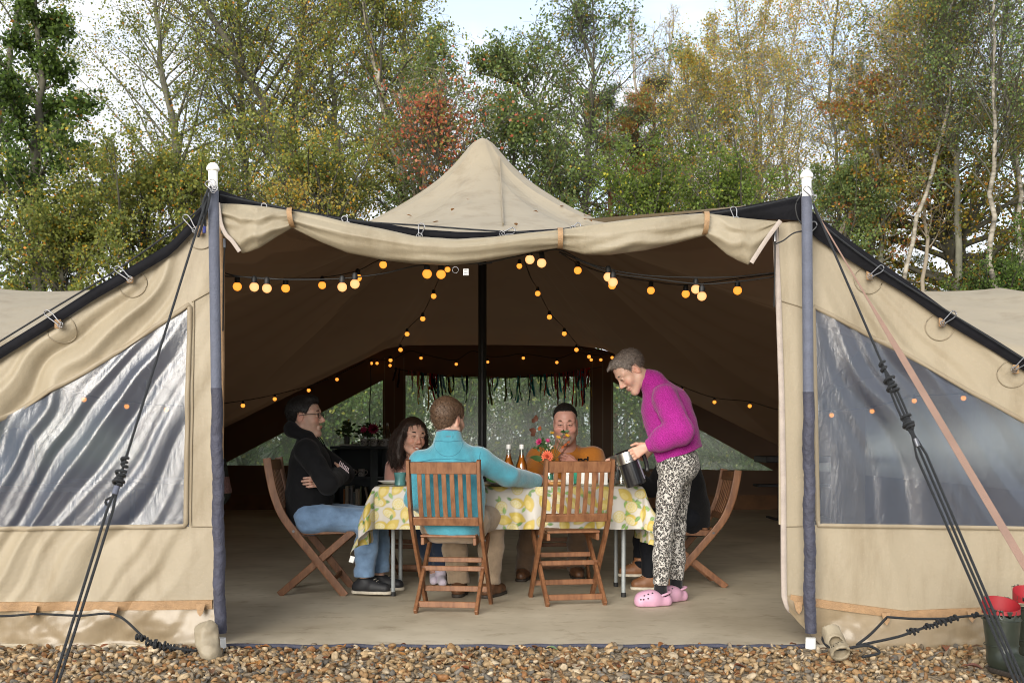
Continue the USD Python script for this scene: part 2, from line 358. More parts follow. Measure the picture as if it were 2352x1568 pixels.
uu = np.unique(np.concatenate([np.linspace(0, seg[-1], 260), seg]))[:-1]
L2 = np.vstack([loop, loop[:1]])
B = np.stack([np.interp(uu, seg, L2[:, k]) for k in range(3)], 1)
tt = np.r_[0, np.linspace(0.012, 0.13, 12), np.linspace(0.17, 1, 34)]
rad = np.linalg.norm(B[:, :2] - (AX, AY), axis=1)
P = np.zeros((len(B) + 1, len(tt), 3))
from scipy.ndimage import gaussian_filter1d
Bz = np.r_[gaussian_filter1d(B[:, 2], 16, mode='wrap'), 0]; Bz[-1] = Bz[0]
Bc = np.vstack([B, B[:1]]); radc = np.r_[rad, rad[:1]]
for j, t in enumerate(tt):
    r = t * radc
    P[:, j, 0] = AX + (Bc[:, 0] - AX) * t
    P[:, j, 1] = AY + (Bc[:, 1] - AY) * t
    peak = 0.37 * np.exp(-(np.sqrt(r * r + 0.022) - 0.148) / 0.25)
    rot_ = 1.5
    zb_ = Bz * (1 - t ** 2.5) + Bc[:, 2] * t ** 2.5
    P[:, j, 2] = zb_ + (AZ - zb_) * (1 - t) ** rot_ + peak * (1 - t) - 0.05 * np.exp(-(r / 0.085) ** 2) + 0.035 * np.exp(-((r - 0.45) / 0.45) ** 2)  + 0.004 * np.sin(r * 5 + 3 * np.arctan2(Bc[:, 1] - AY, Bc[:, 0] - AX)) * t * (1 - t) * 4
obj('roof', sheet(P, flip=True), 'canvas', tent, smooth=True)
# seam on the cone that faces the yard
from scipy.spatial import cKDTree
_RV = P.reshape(-1, 3); _RT = cKDTree(_RV[:, :2])
def roof_hit(px, py, d0=5.5, d1=10.8):
    dd = np.linspace(d0, d1, 700)
    q = np.stack([(px - CX) * dd / F, dd], 1); zr = CAMZ - (py - HZ) * dd / F
    ds_, ix = _RT.query(q, 4)
    w_ = 1 / (ds_ + 1e-4); zz = (_RV[ix, 2] * w_).sum(1) / w_.sum(1)
    h = np.where(zz > zr)[0]
    return None if len(h) == 0 else np.array([q[h[0], 0], q[h[0], 1], zz[h[0]]])
sm = [roof_hit(a_, b_) for a_, b_ in zip(np.interp(np.linspace(0, 1, 24), [0, 0.4, 1], [1147, 1151, 1156]), np.linspace(366, 519, 24))]
sm = np.array([q_ + (0, -0.008, 0.008) for q_ in sm if q_ is not None])
sm[1:-1] = (sm[:-2] + sm[1:-1] + sm[2:]) / 3
obj('roof_seam', tube(sm, 0.007, 5), 'canvas_seam', tent, smooth=True)
# black band that edges the roof along the front
def band(top, low, yoff=-0.02, thick=0.012, n=60):
    xs = np.linspace(top[0, 0], top[-1, 0], n)
    a, b = np.interp(xs, top[:, 0], top[:, 1]), np.interp(xs, low[:, 0], low[:, 1])
    v = np.linspace(0, 1, 5)
    G = np.zeros((n, 5, 3))
    G[..., 0] = fx(xs)[:, None]
    G[..., 1] = YF + yoff - 0.012 * np.sin(np.pi * v)[None]
    G[..., 2] = fz(a[:, None] * (1 - v) + b[:, None] * v)
    return sheet(G, flip=False)
low_l = eave_l + np.array([(0, 24)] * 8 + [(4, 24), (4, 30), (0, 38)])
obj('eave_band', band(eave_l - (0, 4), low_l), 'black_cloth', tent, smooth=True)
low_m = eave_m + np.c_[np.zeros(len(eave_m)), [38, 22, 16, 14, 16, 20, 18, 14, 14, 12, 12, 16, 26, 42, 56]]
obj('eave_band', band(eave_m - (0, 4), low_m, -0.01), 'black_cloth', tent, smooth=True)
low_r = eave_r + np.c_[np.zeros(len(eave_r)), [60, 46, 50, 44, 36, 30, 27, 26, 26, 26, 26, 26]]
obj('eave_band', band(eave_r - (0, 4), low_r), 'black_cloth', tent, smooth=True)

# ---- front walls
def folds(x, z, sgn):
    x, z = np.asarray(x, float), np.asarray(z, float)
    nz = fbm(np.stack([x * 1.1, z * 1.1, 0 * x + 3 + sgn], -1), 3) - 0.5
    if sgn < 0:
        c = x * 0.87 - z * 0.49 + 0.1 * nz * 4
        env = np.clip((fx(455) - x) / 0.35, 0.12, 1)
        d = 0.019 * np.sin(2 * np.pi * c / 0.26) + 0.016 * np.sin(2 * np.pi * c / 0.155 + 9 * nz) + 0.004 * np.sin(2 * np.pi * c / 0.07 + 14 * nz)
    else:
        th = np.arctan2(z - fz(430), x - fx(1800))
        env = np.clip((x - fx(1862)) / 0.3, 0.1, 1)
        d = 0.013 * np.sin(th * 26 + 6 * nz) + 0.009 * np.sin(th * 47 + 11 * nz) + 0.003 * np.sin(th * 110 + 15 * nz)
    env = env * np.interp(z, [0.1, 0.55, 0.95], [0.5, 0.62, 1.0])
    return d * env * np.clip((z - 0.0) / 0.3, 0.2, 1) * (0.95 if sgn < 0 else 0.8)
def wall_grid(x0, x1, zlow, zhigh, sgn, nu, nv, crumple=None, amp=1.0):
    u = np.linspace(0, 1, nu); v = np.linspace(0, 1, nv)
    X = (x0 + (x1 - x0) * u)[:, None] + 0 * v[None]
    lo, hi = zlow(X), zhigh(X)
    Z = lo + (hi - lo) * v[None]
    Y = YF + 0.012 - amp * folds(X, Z, sgn)
    if crumple is not None:
        Y = Y - crumple(X, Z, v[None])
    return sheet(np.stack([X, Y, Z], -1))
def curve(pts):
    p = np.array(pts, float)
    o = np.argsort(p[:, 0])
    X, Z = fx(p[o, 0]), fz(p[o, 1])
    return lambda x: np.interp(x, X, Z)
def strip(path_px, w, sgn, off=0.012, taper=1.0):
    """A raised welt that follows the wall along a line in it."""
    p = np.array(path_px, float)
    s = np.r_[0, np.cumsum(np.hypot(*np.diff(p, axis=0).T))]
    ss = np.linspace(0, s[-1], max(12, int(s[-1] / 12)))
    X, Z = fx(np.interp(ss, s, p[:, 0])), fz(np.interp(ss, s, p[:, 1]))
    tx, tz = np.gradient(X), np.gradient(Z)
    n = np.hypot(tx, tz); nx, nz_ = -tz / n, tx / n
    G = np.zeros((len(ss), 4, 3))
    for j, (o, h) in enumerate(((-1, -0.003), (-0.93, 1), (0.93, 1), (1, -0.003))):
        xx, zz = X + nx * o * w / 2, Z + nz_ * o * w / 2
        G[:, j] = np.stack([xx, YF + 0.012 - folds(xx, zz, sgn) - (off if h == 1 else h), zz], 1)
    v, f = sheet(G)
    return v, f
def crumple(x, z, v):
    c = (1 - v) ** 1.2
    n1 = fbm(np.stack([x * 3.2, z * 4.2, 0 * x], -1), 4, 2) - 0.5
    n2 = np.abs(fbm(np.stack([x * 2.0 + z * 2.5, z * 1.2, 0 * x + 5], -1), 3, 7) - 0.5)
    return 0.05 * c + 0.22 * n1 * np.minimum(1, v * 3 + 0.25) * (1 - v * 0.9) * 0.75 - 0.12 * n2 * (1 - v)
for sgn in (-1, 1):
    fw = obj('front_wall', *( (wall_grid(fx(-640), fx(506), curve([(-640, 1382), (0, 1383), (506, 1377)]), curve([(-640, 1216), (0, 1214), (425, 1209), (506, 1209)]), -1, 190, 22), ) if sgn < 0 else
              (wall_grid(fx(1805), fx(2960), curve([(1805, 1366), (1900, 1379), (2080, 1406), (2250, 1398), (2960, 1398)]), curve([(1805, 1204), (1880, 1205), (2352, 1213), (2960, 1216)]), 1, 190, 22), )), 'canvas', tent, smooth=True)
    if sgn < 0:
        wtop = [(-640, 1216), (-330, 1120), (-200, 1060), (0, 960), (200, 850), (340, 760), (440, 695)]
        x0, x1, xe = fx(-640), fx(432), fx(506)
        e = eave_l + (0, 6)
        top, wt, wb = curve(np.vstack([e, [(600, 470)]])), curve(wtop + [(600, 640)]), curve([(-640, 1216), (0, 1214), (425, 1209), (600, 1209)])
        obj('wall_panel', wall_grid(x0, x1, wt, top, sgn, 170, 26), 'canvas', fw, smooth=True)
        obj('wall_panel', wall_grid(x1, xe, wb, top, sgn, 12, 70), 'canvas', fw, smooth=True)
        obj('window_pane', wall_grid(x0, x1, wb, wt, sgn, 220, 60, amp=0.58), 'window_film', fw, smooth=True)
        obj('window_welt', strip([(-330, 1120), (-200, 1060), (0, 960), (200, 850), (340, 760), (436, 697), (430, 900), (426, 1208), (0, 1214), (-330, 1214)], 0.022, sgn), 'canvas_seam', fw, smooth=True)
        obj('seam', strip([(445, 690), (437, 1209), (500, 1209)], 0.006, sgn, 0.006), 'canvas_seam', fw, smooth=True)
        obj('seam', strip([(440, 693), (505, 655)], 0.005, sgn, 0.006), 'canvas_seam', fw, smooth=True)
        obj('mud_flap', wall_grid(fx(-640), fx(500), curve([(-640, 1512), (0, 1510), (440, 1502), (500, 1499)]), curve([(-640, 1382), (0, 1383), (506, 1377)]), sgn, 210, 30, crumple), 'canvas_flap', fw, smooth=True)
        obj('webbing_tape', strip([(-640, 1392), (0, 1393), (300, 1391), (487, 1388)], 0.047, sgn, 0.011), 'webbing', fw, smooth=25)
        tabs = [(82, 1402), (266, 1404), (465, 1398)]
    else:
        e = eave_r + (0, 6)
        top = curve(np.vstack([[(1700, 512), (1786, 512), (1840, 505)], e[1:]]))
        wtop = [(1868, 700), (2000, 770), (2200, 880), (2352, 965), (2500, 1048), (2700, 1140), (2960, 1216)]
        x0, x1, xe = fx(1790), fx(1868), fx(2960)
        wt, wb = curve([(1700, 650)] + wtop), curve([(1700, 1204), (1880, 1205), (2352, 1213), (2960, 1216)])
        def edge(xs):                          # the free edge of the panel beside the door swings back and forth a little
            return xs
        obj('wall_panel', wall_grid(x0, x1, wb, top, sgn, 14, 70), 'canvas', fw, smooth=True)
        obj('wall_panel', wall_grid(x1, xe, wt, top, sgn, 170, 26), 'canvas', fw, smooth=True)
        obj('window_pane', wall_grid(x1, xe, wb, wt, sgn, 220, 60), 'window_film', fw, smooth=True)
        obj('window_welt', strip([(2500, 1213), (2352, 1213), (1880, 1206), (1869, 702), (2000, 770), (2200, 880), (2352, 965), (2500, 1048)], 0.02, sgn), 'canvas_seam', fw, smooth=True)
        obj('seam', strip([(1797, 1209), (1868, 1207)], 0.006, sgn, 0.006), 'canvas_seam', fw, smooth=True)
        obj('seam', strip([(1795, 690), (1866, 712)], 0.005, sgn, 0.006), 'canvas_seam', fw, smooth=True)
        obj('mud_flap', wall_grid(fx(1808), fx(2960), curve([(1808, 1400), (1830, 1425), (1890, 1485), (1990, 1492), (2100, 1502), (2352, 1508), (2960, 1510)]), curve([(1805, 1366), (1900, 1379), (2080, 1406), (2250, 1398), (2960, 1398)]), sgn, 210, 30, crumple), 'canvas_flap', fw, smooth=True)
        obj('webbing_tape', strip([(1815, 1374), (1900, 1388), (2080, 1412), (2250, 1404), (2960, 1404)], 0.042, sgn, 0.011), 'webbing', fw, smooth=25)
        obj('door_hem', strip([(1781, 515), (1789, 690), (1796, 900), (1800, 1100), (1801, 1300), (1802, 1370), (1812, 1400), (1850, 1414)], 0.026, sgn, 0.012), 'hem', fw, smooth=True)
        tabs = [(1830, 1393), (2030, 1418), (2225, 1412)]
    for px, py in tabs:
        c = np.array([float(fx(px)), YF - 0.02, float(fz(py))])
        m = poly([(-0.022, 0.03), (0.022, 0.03), (0.014, -0.012), (0, -0.03), (-0.014, -0.012)], 0.004, lambda v: np.stack([c[0] + v[:, 0], c[1] - v[:, 2] - 0.012 + v[:, 1] * 0.2, c[2] + v[:, 1]], 1))
        obj('loop_tab', m, 'webbing', fw)
obj('door_hem', strip([(509, 480), (510, 700), (508, 1000), (504, 1380)], 0.02, -1, 0.013), 'webbing', tent, smooth=True)

# ---- rolled-up door over the opening, tied by straps
def swag(xs, T, Bm, depth, seed, fold=1.0, n=90, closed=True):
    X = np.linspace(xs[0], xs[-1], n)
    a, b = np.interp(X, *np.array(T, float).T), np.interp(X, *np.array(Bm, float).T)
    dep = np.interp(X, *np.array(depth, float).T)
    nv = 26
    ang = np.linspace(0, np.pi * (1.75 if closed else 1.0), nv)
    G = np.zeros((n, nv, 3))
    c, h = (a + b) / 2, (b - a) / 2
    u = (X - X[0]) / (X[-1] - X[0])
    vv = -np.cos(np.minimum(ang, np.pi))                       # -1 top .. 1 bottom on the front half
    ph = noise(np.stack([u * 5 + seed, 0 * u, 0 * u], -1))
    for j, q_ in enumerate(ang):
        py = c - h * np.cos(q_)
        fr = np.sin(q_)
        e_ = np.abs(u - 0.5) * 2
        w = vv[j] * (1 + 0.5 * (1 - e_)) + 0.5 * (1 - e_) * np.sign(vv[j] + 0.3)
        rip = 0.6 * np.sin(w * 3.6 + ph * 1.6 + seed) + 0.4 * np.sin(w * 6.5 + 2.2 * (u - 0.5) + ph * 2.2 + seed * 2) + 0.35 * e_ ** 3 * np.sin(vv[j] * 13)
        G[:, j, 0] = fx(X)
        G[:, j, 1] = YF - 0.045 - dep * fr - fold * 0.011 * rip * np.clip(fr + 0.2, 0, 1) * np.clip(h / 16, 0.2, 1.4)
        G[:, j, 2] = fz(py + 2.0 * rip * fold * np.clip(h / 16, 0.3, 1.5) * np.abs(np.sin(q_)))
    return sheet(G, flip=True)
dr = obj('rolled_door', swag([676, 1285], [(676, 489), (740, 500), (800, 515), (880, 530), (960, 548), (1050, 554), (1130, 549), (1210, 540), (1285, 532)],
    [(676, 528), (740, 560), (800, 584), (880, 600), (960, 609), (1030, 612), (1100, 605), (1180, 591), (1240, 579), (1285, 573)], [(676, 0.03), (800, 0.07), (1000, 0.085), (1180, 0.07), (1285, 0.035)], 1.0), 'tent_flap', tent, smooth=True)
obj('door_roll', swag([1285, 1614], [(1285, 532), (1350, 521), (1450, 508), (1550, 499), (1614, 494)], [(1285, 574), (1340, 588), (1400, 589), (1480, 579), (1560, 560), (1614, 545)], [(1285, 0.035), (1400, 0.07), (1520, 0.06), (1614, 0.03)], 2.3), 'tent_flap', dr, smooth=True)
obj('door_corner', swag([513, 676], [(513, 472), (560, 474), (620, 480), (676, 489)], [(513, 540), (530, 556), (545, 566), (562, 585), (575, 583), (600, 574), (640, 548), (676, 528)], [(513, 0.02), (600, 0.06), (676, 0.03)], 3.1, 0.9, closed=False), 'tent_flap', dr, smooth=True)
obj('door_corner', swag([1614, 1781], [(1614, 494), (1700, 505), (1760, 511), (1781, 513)], [(1614, 545), (1640, 566), (1665, 588), (1690, 602), (1714, 612), (1720, 606), (1781, 524)], [(1614, 0.03), (1690, 0.05), (1781, 0.02)], 4.2, 0.6, closed=False), 'tent_flap', dr, smooth=True)
def ribbon_px(path, w, y):
    p = spline(np.array([(float(fx(a)), y, float(fz(b))) for a, b in path]), 22)
    t = np.gradient(p, axis=0); n_ = np.stack([-t[:, 2], 0 * t[:, 0], t[:, 0]], 1); n_ /= np.linalg.norm(n_, axis=1, keepdims=True)
    off = np.array([(-1, 0.002), (-0.8, -0.004), (0.8, -0.004), (1, 0.002)])
    return sheet(np.stack([p + n_ * a * w / 2 + (0, b, 0) for a, b in off], 1))
obj('roof_edge', sheet(np.stack([np.stack([at(1345, 503, 7.2), at(1395, 512, 7.2)]), np.stack([at(1560, 486, 6.3), at(1590, 499, 6.3)]), np.stack([at(1832, 462, 5.35), at(1825, 480, 5.35)])]), flip=True), 'canvas', tent, smooth=True)
obj('zip_hem', ribbon_px([(513, 476), (519, 520), (530, 546), (545, 562), (562, 586)], 0.02, YF - 0.095), 'hem', dr, smooth=True)
obj('zip_hem', ribbon_px([(1782, 516), (1752, 556), (1716, 611)], 0.022, YF - 0.09), 'hem', dr, smooth=True)
for px, y0, y1, dy in ((676, 484, 528, -3), (1285, 529, 576, 0), (1614, 492, 545, 2)):
    z0, z1, xx = float(fz(y0)), float(fz(y1)), float(fx(px))
    a = np.linspace(0, 2 * np.pi, 25)
    ring = np.stack([xx + dy / SF * np.cos(a), YF - 0.06 + 0.055 * np.sin(a), (z0 + z1) / 2 + (z0 - z1) / 2 * np.cos(a)], 1)
    G = np.stack([ring + (-0.0125, 0, 0), ring + (0.0125, 0, 0)], 1)
    obj('tie_strap', sheet(G), 'webbing', tent, smooth=True)

# ---- back wall with its three windows, side walls
def flat(pts, ypl, holes=(), thick=0.012):
    g = sg.Polygon(pts, [h for h in holes])
    return poly(g, thick, lambda v: np.stack([v[:, 0], ypl + v[:, 2], v[:, 1]], 1))
B2 = lambda l: [(float(bx(a)), float(bz(b))) for a, b in l]
win_m = B2([(932, 862), (1143, 867), (1355, 864), (1356, 1088), (932, 1086)])
win_l = B2([(880, 873), (880, 1068), (520, 1068), (520, 1062)])
win_r = B2([(1408, 877), (1775, 1080), (1408, 1075)])
bk = B2([(430, 1169.5), (430, 1020), (510, 984), (820, 829), (870, 802), (940, 792), (1140, 791), (1340, 794), (1420, 812), (1470, 837), (1600, 929), (1830, 1044), (1830, 1169.5)])
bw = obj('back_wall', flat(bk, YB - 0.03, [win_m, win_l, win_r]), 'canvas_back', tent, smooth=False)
for wn in (win_m, win_l, win_r):
    obj('window_pane', flat(wn, YB - 0.024, thick=0.003), 'back_film', bw, smooth=False)
obj('skirt_strip', flat(B2([(430, 1169.3), (430, 1135), (1830, 1136), (1830, 1169.3)]), YB - 0.036, thick=0.004), 'brown_strip', bw, smooth=False)
for px in (884, 906, 928, 1360, 1384, 1405):
    obj('seam', bar((float(bx(px)), YB - 0.033, 0.3), (float(bx(px)), YB - 0.033, 2.25), 0.012, 0.006, up=(0, 1, 0), ch=0), 'canvas_seam', bw, smooth=False)
for sx, xs in ((-1, -4.6), (1, 4.25)):
    lo = ef[0] if sx < 0 else ef[-1]
    hi = eb[-1] if sx < 0 else eb[0]
    ys = np.linspace(YF, YB - 0.05, 40)
    s_ = side(lo, hi, xs)
    s_ = np.vstack([lo, s_, hi]) if lo[1] < hi[1] else np.vstack([hi, s_, lo])
    s_ = s_[np.argsort(s_[:, 1])]
    zt, xt = np.interp(ys, s_[:, 1], s_[:, 2]), np.interp(ys, s_[:, 1], s_[:, 0])
    zwin_hi = np.maximum(np.minimum(zt - 0.35, 1.75), 0.62)
    def sg_(a, b):
        v = np.linspace(0, 1, 6)
        return sheet(np.stack([xt[:, None] + 0 * v, ys[:, None] + 0 * v, a[:, None] * (1 - v) + b[:, None] * v], -1), flip=sx < 0)
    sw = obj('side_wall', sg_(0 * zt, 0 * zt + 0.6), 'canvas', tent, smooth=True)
    obj('wall_panel', sg_(zwin_hi, zt), 'canvas', sw, smooth=True)
    obj('window_pane', sg_(0 * zt + 0.6, zwin_hi), 'back_film', sw, smooth=True)

# ---- poles
def leg_px(top, bot, d):
    return at(*top, d), at(*bot, d)
for (tx, ty), (bx_, by_), kx, ybot in (((489, 388), (506, 1458), 0, 1478), ((1852.5, 405), (1861, 1458), 1, 1478)):
    d = YF - 0.1
    k = d / YF
    Y = lambda x, y: np.array([(x - CX) * d / F, d, CAMZ - (y - HZ) * d / F])
    top, bot = Y(tx, ty), Y(bx_, by_)
    p = lambda t: top + (bot - top) * t
    r = 0.0255
    tp = obj('tent_pole', tube([p(0), p(0.045)], 0.0225, 20), 'white_plastic', tent, smooth=40)
    cp = np.array([(0, 0.03), (0.012, 0.028), (0.022, 0.02), (0.029, 0.008), (0.031, -0.004), (0.028, -0.009), (0.0, -0.009)])[::-1]
    obj('pole_cap', lathe(cp, p(0) + (0, 0, 0.0)), 'white_plastic', tp, smooth=40)
    obj('pole_sleeve', tube([p(t) for t in np.linspace(0.045, 0.47, 8)], r, 22), 'sleeve', tp, smooth=40)
    ts = np.linspace(0.47, 0.995, 170)
    aa = np.arange(26) * 2 * np.pi / 26
    rr = r + 0.001 + 0.009 * (fbm(np.stack([np.cos(aa)[None] * 1.3 + 0 * ts[:, None], np.sin(aa)[None] * 1.3 + 0 * ts[:, None], ts[:, None] * 85 + np.sin(aa)[None] * 1.8 + kx * 31], -1), 3) - 0.42) * np.clip((ts[:, None] - 0.45) * 9, 0.1, 1.3)
    C = np.array([p(t) for t in ts]) + np.stack([0.003 * np.sin(ts * 40), 0 * ts, 0 * ts], 1)
    V = C[:, None] + np.stack([rr * np.cos(aa), rr * np.sin(aa), 0 * rr], -1)
    V = np.concatenate([V, V[:, :1]], 1)
    obj('gathered_sleeve', sheet(V, flip=True), 'sleeve_low', tp, smooth=True)
    foot = Y(bx_ + 1, ybot)
    obj('pole_foot', lathe([(0, 0.05), (0.024, 0.05), (0.026, 0.0), (0.0, 0.0)][::-1], (foot[0], foot[1], 0.0)), 'white_plastic', tp, smooth=40)
cpole = obj('centre_pole', tube([(AX, AY, 0.0), (AX, AY, 3.72)], 0.042, 20), 'black_metal', tent, smooth=40)
obj('pole_plate', lathe([(0.0, 0.0), (0.11, 0.0), (0.11, 0.01), (0.0, 0.01)], (AX, AY, 0.001)), 'black_metal', cpole, smooth=40)
obj('pole_head', lathe([(0.0, 3.55), (0.07, 3.7), (0.075, 3.85), (0.04, 3.93), (0.0, 3.94)], (AX, AY, 0)), 'black_metal', cpole, smooth=40)

# ---- eave ropes, carabiners and reinforcing patches
def rope_px(path, r=0.0045, d=YF - 0.05, n=40, sag=0.0, mat_='rope', parent=tent, name='eave_rope'):
    p = np.array([at(a, b, d) for a, b in path])
    return obj(name, tube(spline(p, n), r, 6), mat_, parent, smooth=True)
rope_px([(478, 452), (440, 496), (280, 612), (110, 716), (-100, 845), (-330, 985)])
rope_px([(505, 448), (600, 468), (795, 505), (965, 518), (1160, 532), (1285, 532), (1450, 512), (1680, 484), (1838, 452)])
rope_px([(1870, 478), (1895, 520), (2015, 612), (2178, 716), (2350, 824), (2500, 915)])
def carabiner(px0, py0, px1, py1, d=YF - 0.055):
    a, b = at(px0, py0, d), at(px1, py1, d)
    t = b - a; L = np.linalg.norm(t); t /= L
    s = np.cross(t, (0, 1, 0)); s /= np.linalg.norm(s)
    pts = [(0, -0.012), (-0.006, 0), (0, 0.013), (0.3 * L, 0.016), (0.75 * L, 0.009), (L, 0.007), (L + 0.005, 0), (L, -0.007), (0.75 * L, -0.008), (0.3 * L, -0.011), (0, -0.012)]
    c = spline([a + t * x + s * y_ for x, y_ in pts], 34)
    cb = obj('carabiner', tube(c, 0.0032, 6), 'steel', tent, smooth=True)
    an = np.linspace(0, 2 * np.pi, 15)
    obj('ring', tube([b + t * 0.004 + t * 0.012 * np.cos(q_) + s * 0.014 * np.sin(q_) + (0, -0.004, 0) for q_ in an], 0.0025, 5), 'steel', cb, smooth=True)
def patch(px, py, sgn, r=0.07):
    c = np.array([float(fx(px)), YF, float(fz(py))])
    an = np.linspace(0, 2 * np.pi, 30)
    X, Z = c[0] + r * np.cos(an), c[2] + r * np.sin(an) * 0.95
    Yp = YF + 0.012 - folds(X, Z, sgn) - 0.005
    obj('round_patch', tube(np.stack([X, Yp, Z], 1), 0.0025, 5), 'canvas_seam', tent, smooth=True)
    obj('leather_tab', box((c[0], YF - 0.02 - float(folds(c[0], c[2], sgn)), c[2] + 0.02), (0.032, 0.008, 0.045), ch=0.003), 'webbing', tent)
for a in ((424, 497, 447, 527), (266, 616, 297, 640), (105, 717, 138, 745)):
    carabiner(*a)
for a in ((1871, 512, 1858, 535), (2026, 613, 2000, 634), (2192, 718, 2166, 742), (2356, 825, 2330, 848)):
    carabiner(*a)
for a in ((607, 470, 597, 497), (789, 500, 796, 513), (968, 516, 964, 540), (1180, 528, 1155, 537), (1330, 516, 1318, 524), (1683, 478, 1690, 502)):
    carabiner(*a)
for px, py, s_ in ((460, 540, -1), (302, 650, -1), (140, 755, -1), (1995, 643, 1), (2160, 750, 1), (2325, 858, 1)):
    patch(px, py, s_)
patch(592, 505, -1, 0.055)
# ---------------------------------------------------------------- trees
mat('leaf', {'a': ('attribute', {'attribute': 'tint'}), 'p': ('principled_bsdf', {'roughness': 0.55, 'specular_ior_level': 0.3}), 't': ('translucent_bsdf', {}), 'x': ('mix_closure', {'fac': 0.48})},
    [('a.color', 'p.base_color'), ('a.color', 't.color'), ('p.BSDF', 'x.closure1'), ('t.BSDF', 'x.closure2')], surface='x.closure')
plain('bark_grey', (0.13, 0.125, 0.09), 0.9, 0.55, 3.0, 0.8, 18, stretch=(1, 1, 0.5))
plain('bark_dark', (0.065, 0.06, 0.042), 0.9, 0.5, 3.0, 0.8, 18, stretch=(1, 1, 0.4))
plain('bark_pine', (0.17, 0.075, 0.04), 0.9, 0.5, 2.5, 0.8, 14, stretch=(1, 1, 0.5))
plain('bark_pale', (0.24, 0.2, 0.15), 0.85, 0.4, 3.0, 0.5, 18, stretch=(1, 1, 0.6))
mat('bark_birch', {'tc': ('texture_coordinate', {}), 'mp': ('mapping', {'scale': (1.0, 1.0, 3.5)}), 'n': ('noise_texture', {'scale': 2.2, 'detail': 5.0, 'roughness': 0.7}),
                   'r': ('rgb_ramp', {'ramp': [(0.36, (0.05, 0.045, 0.035)), (0.47, (0.2, 0.175, 0.135)), (0.6, (0.33, 0.3, 0.245))]}), 'p': ('principled_bsdf', {'roughness': 0.8})},
    [('tc.object', 'mp.vector'), ('mp.vector', 'n.vector'), ('n.fac', 'r.fac'), ('r.color', 'p.base_color')])
PAL = {
    'olive': [((0.125, 0.13, 0.036), 5), ((0.095, 0.107, 0.032), 5), ((0.17, 0.165, 0.055), 4), ((0.065, 0.08, 0.025), 3), ((0.26, 0.17, 0.02), 1.2), ((0.3, 0.11, 0.02), 0.35)],
    'dark': [((0.045, 0.07, 0.02), 6), ((0.06, 0.09, 0.024), 5), ((0.09, 0.125, 0.03), 3), ((0.022, 0.035, 0.012), 4), ((0.2, 0.09, 0.02), 0.25)],
    'lime': [((0.08, 0.11, 0.025), 5), ((0.06, 0.085, 0.02), 4), ((0.11, 0.13, 0.035), 2), ((0.3, 0.26, 0.04), 0.5)],
    'green': [((0.09, 0.115, 0.045), 5), ((0.068, 0.095, 0.042), 4), ((0.13, 0.15, 0.06), 3), ((0.2, 0.13, 0.03), 0.7)],
    'yellow': [((0.26, 0.2, 0.07), 4), ((0.2, 0.18, 0.07), 4), ((0.3, 0.19, 0.035), 3), ((0.11, 0.115, 0.035), 3), ((0.33, 0.13, 0.02), 1)],
    'orange': [((0.25, 0.09, 0.04), 4), ((0.17, 0.09, 0.035), 3), ((0.12, 0.11, 0.04), 6), ((0.24, 0.15, 0.03), 3), ((0.28, 0.09, 0.05), 1.2)],
    'red': [((0.26, 0.065, 0.05), 3), ((0.3, 0.12, 0.09), 2), ((0.26, 0.07, 0.03), 2), ((0.14, 0.12, 0.045), 5)],
    'oak': [((0.14, 0.115, 0.025), 5), ((0.19, 0.115, 0.025), 4), ((0.085, 0.085, 0.02), 5), ((0.25, 0.1, 0.02), 1.5), ((0.06, 0.075, 0.018), 3)],
    'pine': [((0.035, 0.055, 0.03), 5), ((0.05, 0.07, 0.035), 4), ((0.025, 0.04, 0.025), 4), ((0.13, 0.07, 0.03), 1.6)],
    'pine_brown': [((0.028, 0.038, 0.024), 5), ((0.045, 0.05, 0.03), 4), ((0.12, 0.065, 0.03), 2.4), ((0.17, 0.08, 0.035), 1)],
    'hedge': [((0.1, 0.15, 0.06), 5), ((0.075, 0.12, 0.05), 4), ((0.15, 0.19, 0.07), 3), ((0.4, 0.36, 0.1), 0.8)],
}
def colours(n, pal, r):
    c, w = np.array([a for a, _ in PAL[pal]]), np.array([b for _, b in PAL[pal]], float)
    return c[r.choice(len(c), n, p=w / w.sum())] * r.uniform(0.75, 1.25, (n, 1))
def leaf_mesh(C, size, r, down=0.5, wide=0.36):
    n = len(C)
    ax = r.normal(size=(n, 3)); ax /= np.linalg.norm(ax, axis=1, keepdims=True)
    ax[:, 2] -= down; ax /= np.linalg.norm(ax, axis=1, keepdims=True)
    sd = np.cross(ax, r.normal(size=(n, 3))); sd /= np.linalg.norm(sd, axis=1, keepdims=True)
    L = (size * r.uniform(0.65, 1.3, n))[:, None]
    V = np.stack([C, C + ax * L * 0.45 + sd * L * wide, C + ax * L, C + ax * L * 0.45 - sd * L * wide], 1).reshape(-1, 3)
    k = (np.arange(n) * 4)[:, None]
    return V, np.vstack([k + [0, 1, 2], k + [0, 2, 3]])
def limb_paths(start, dirv, length, k, droop, wob, r):
    """n curved branches of k points each: start (n,3), unit directions, lengths, sagging by droop."""
    n = len(start)
    P = np.zeros((n, k, 3)); P[:, 0] = start
    d = dirv.copy()
    for j in range(1, k):
        d = d + r.normal(size=(n, 3)) * wob + np.array([0, 0, -1.0]) * (np.asarray(droop).reshape(-1, 1) * j / k)
        d /= np.linalg.norm(d, axis=1, keepdims=True)
        P[:, j] = P[:, j - 1] + d * (length / (k - 1))[:, None]
    return P
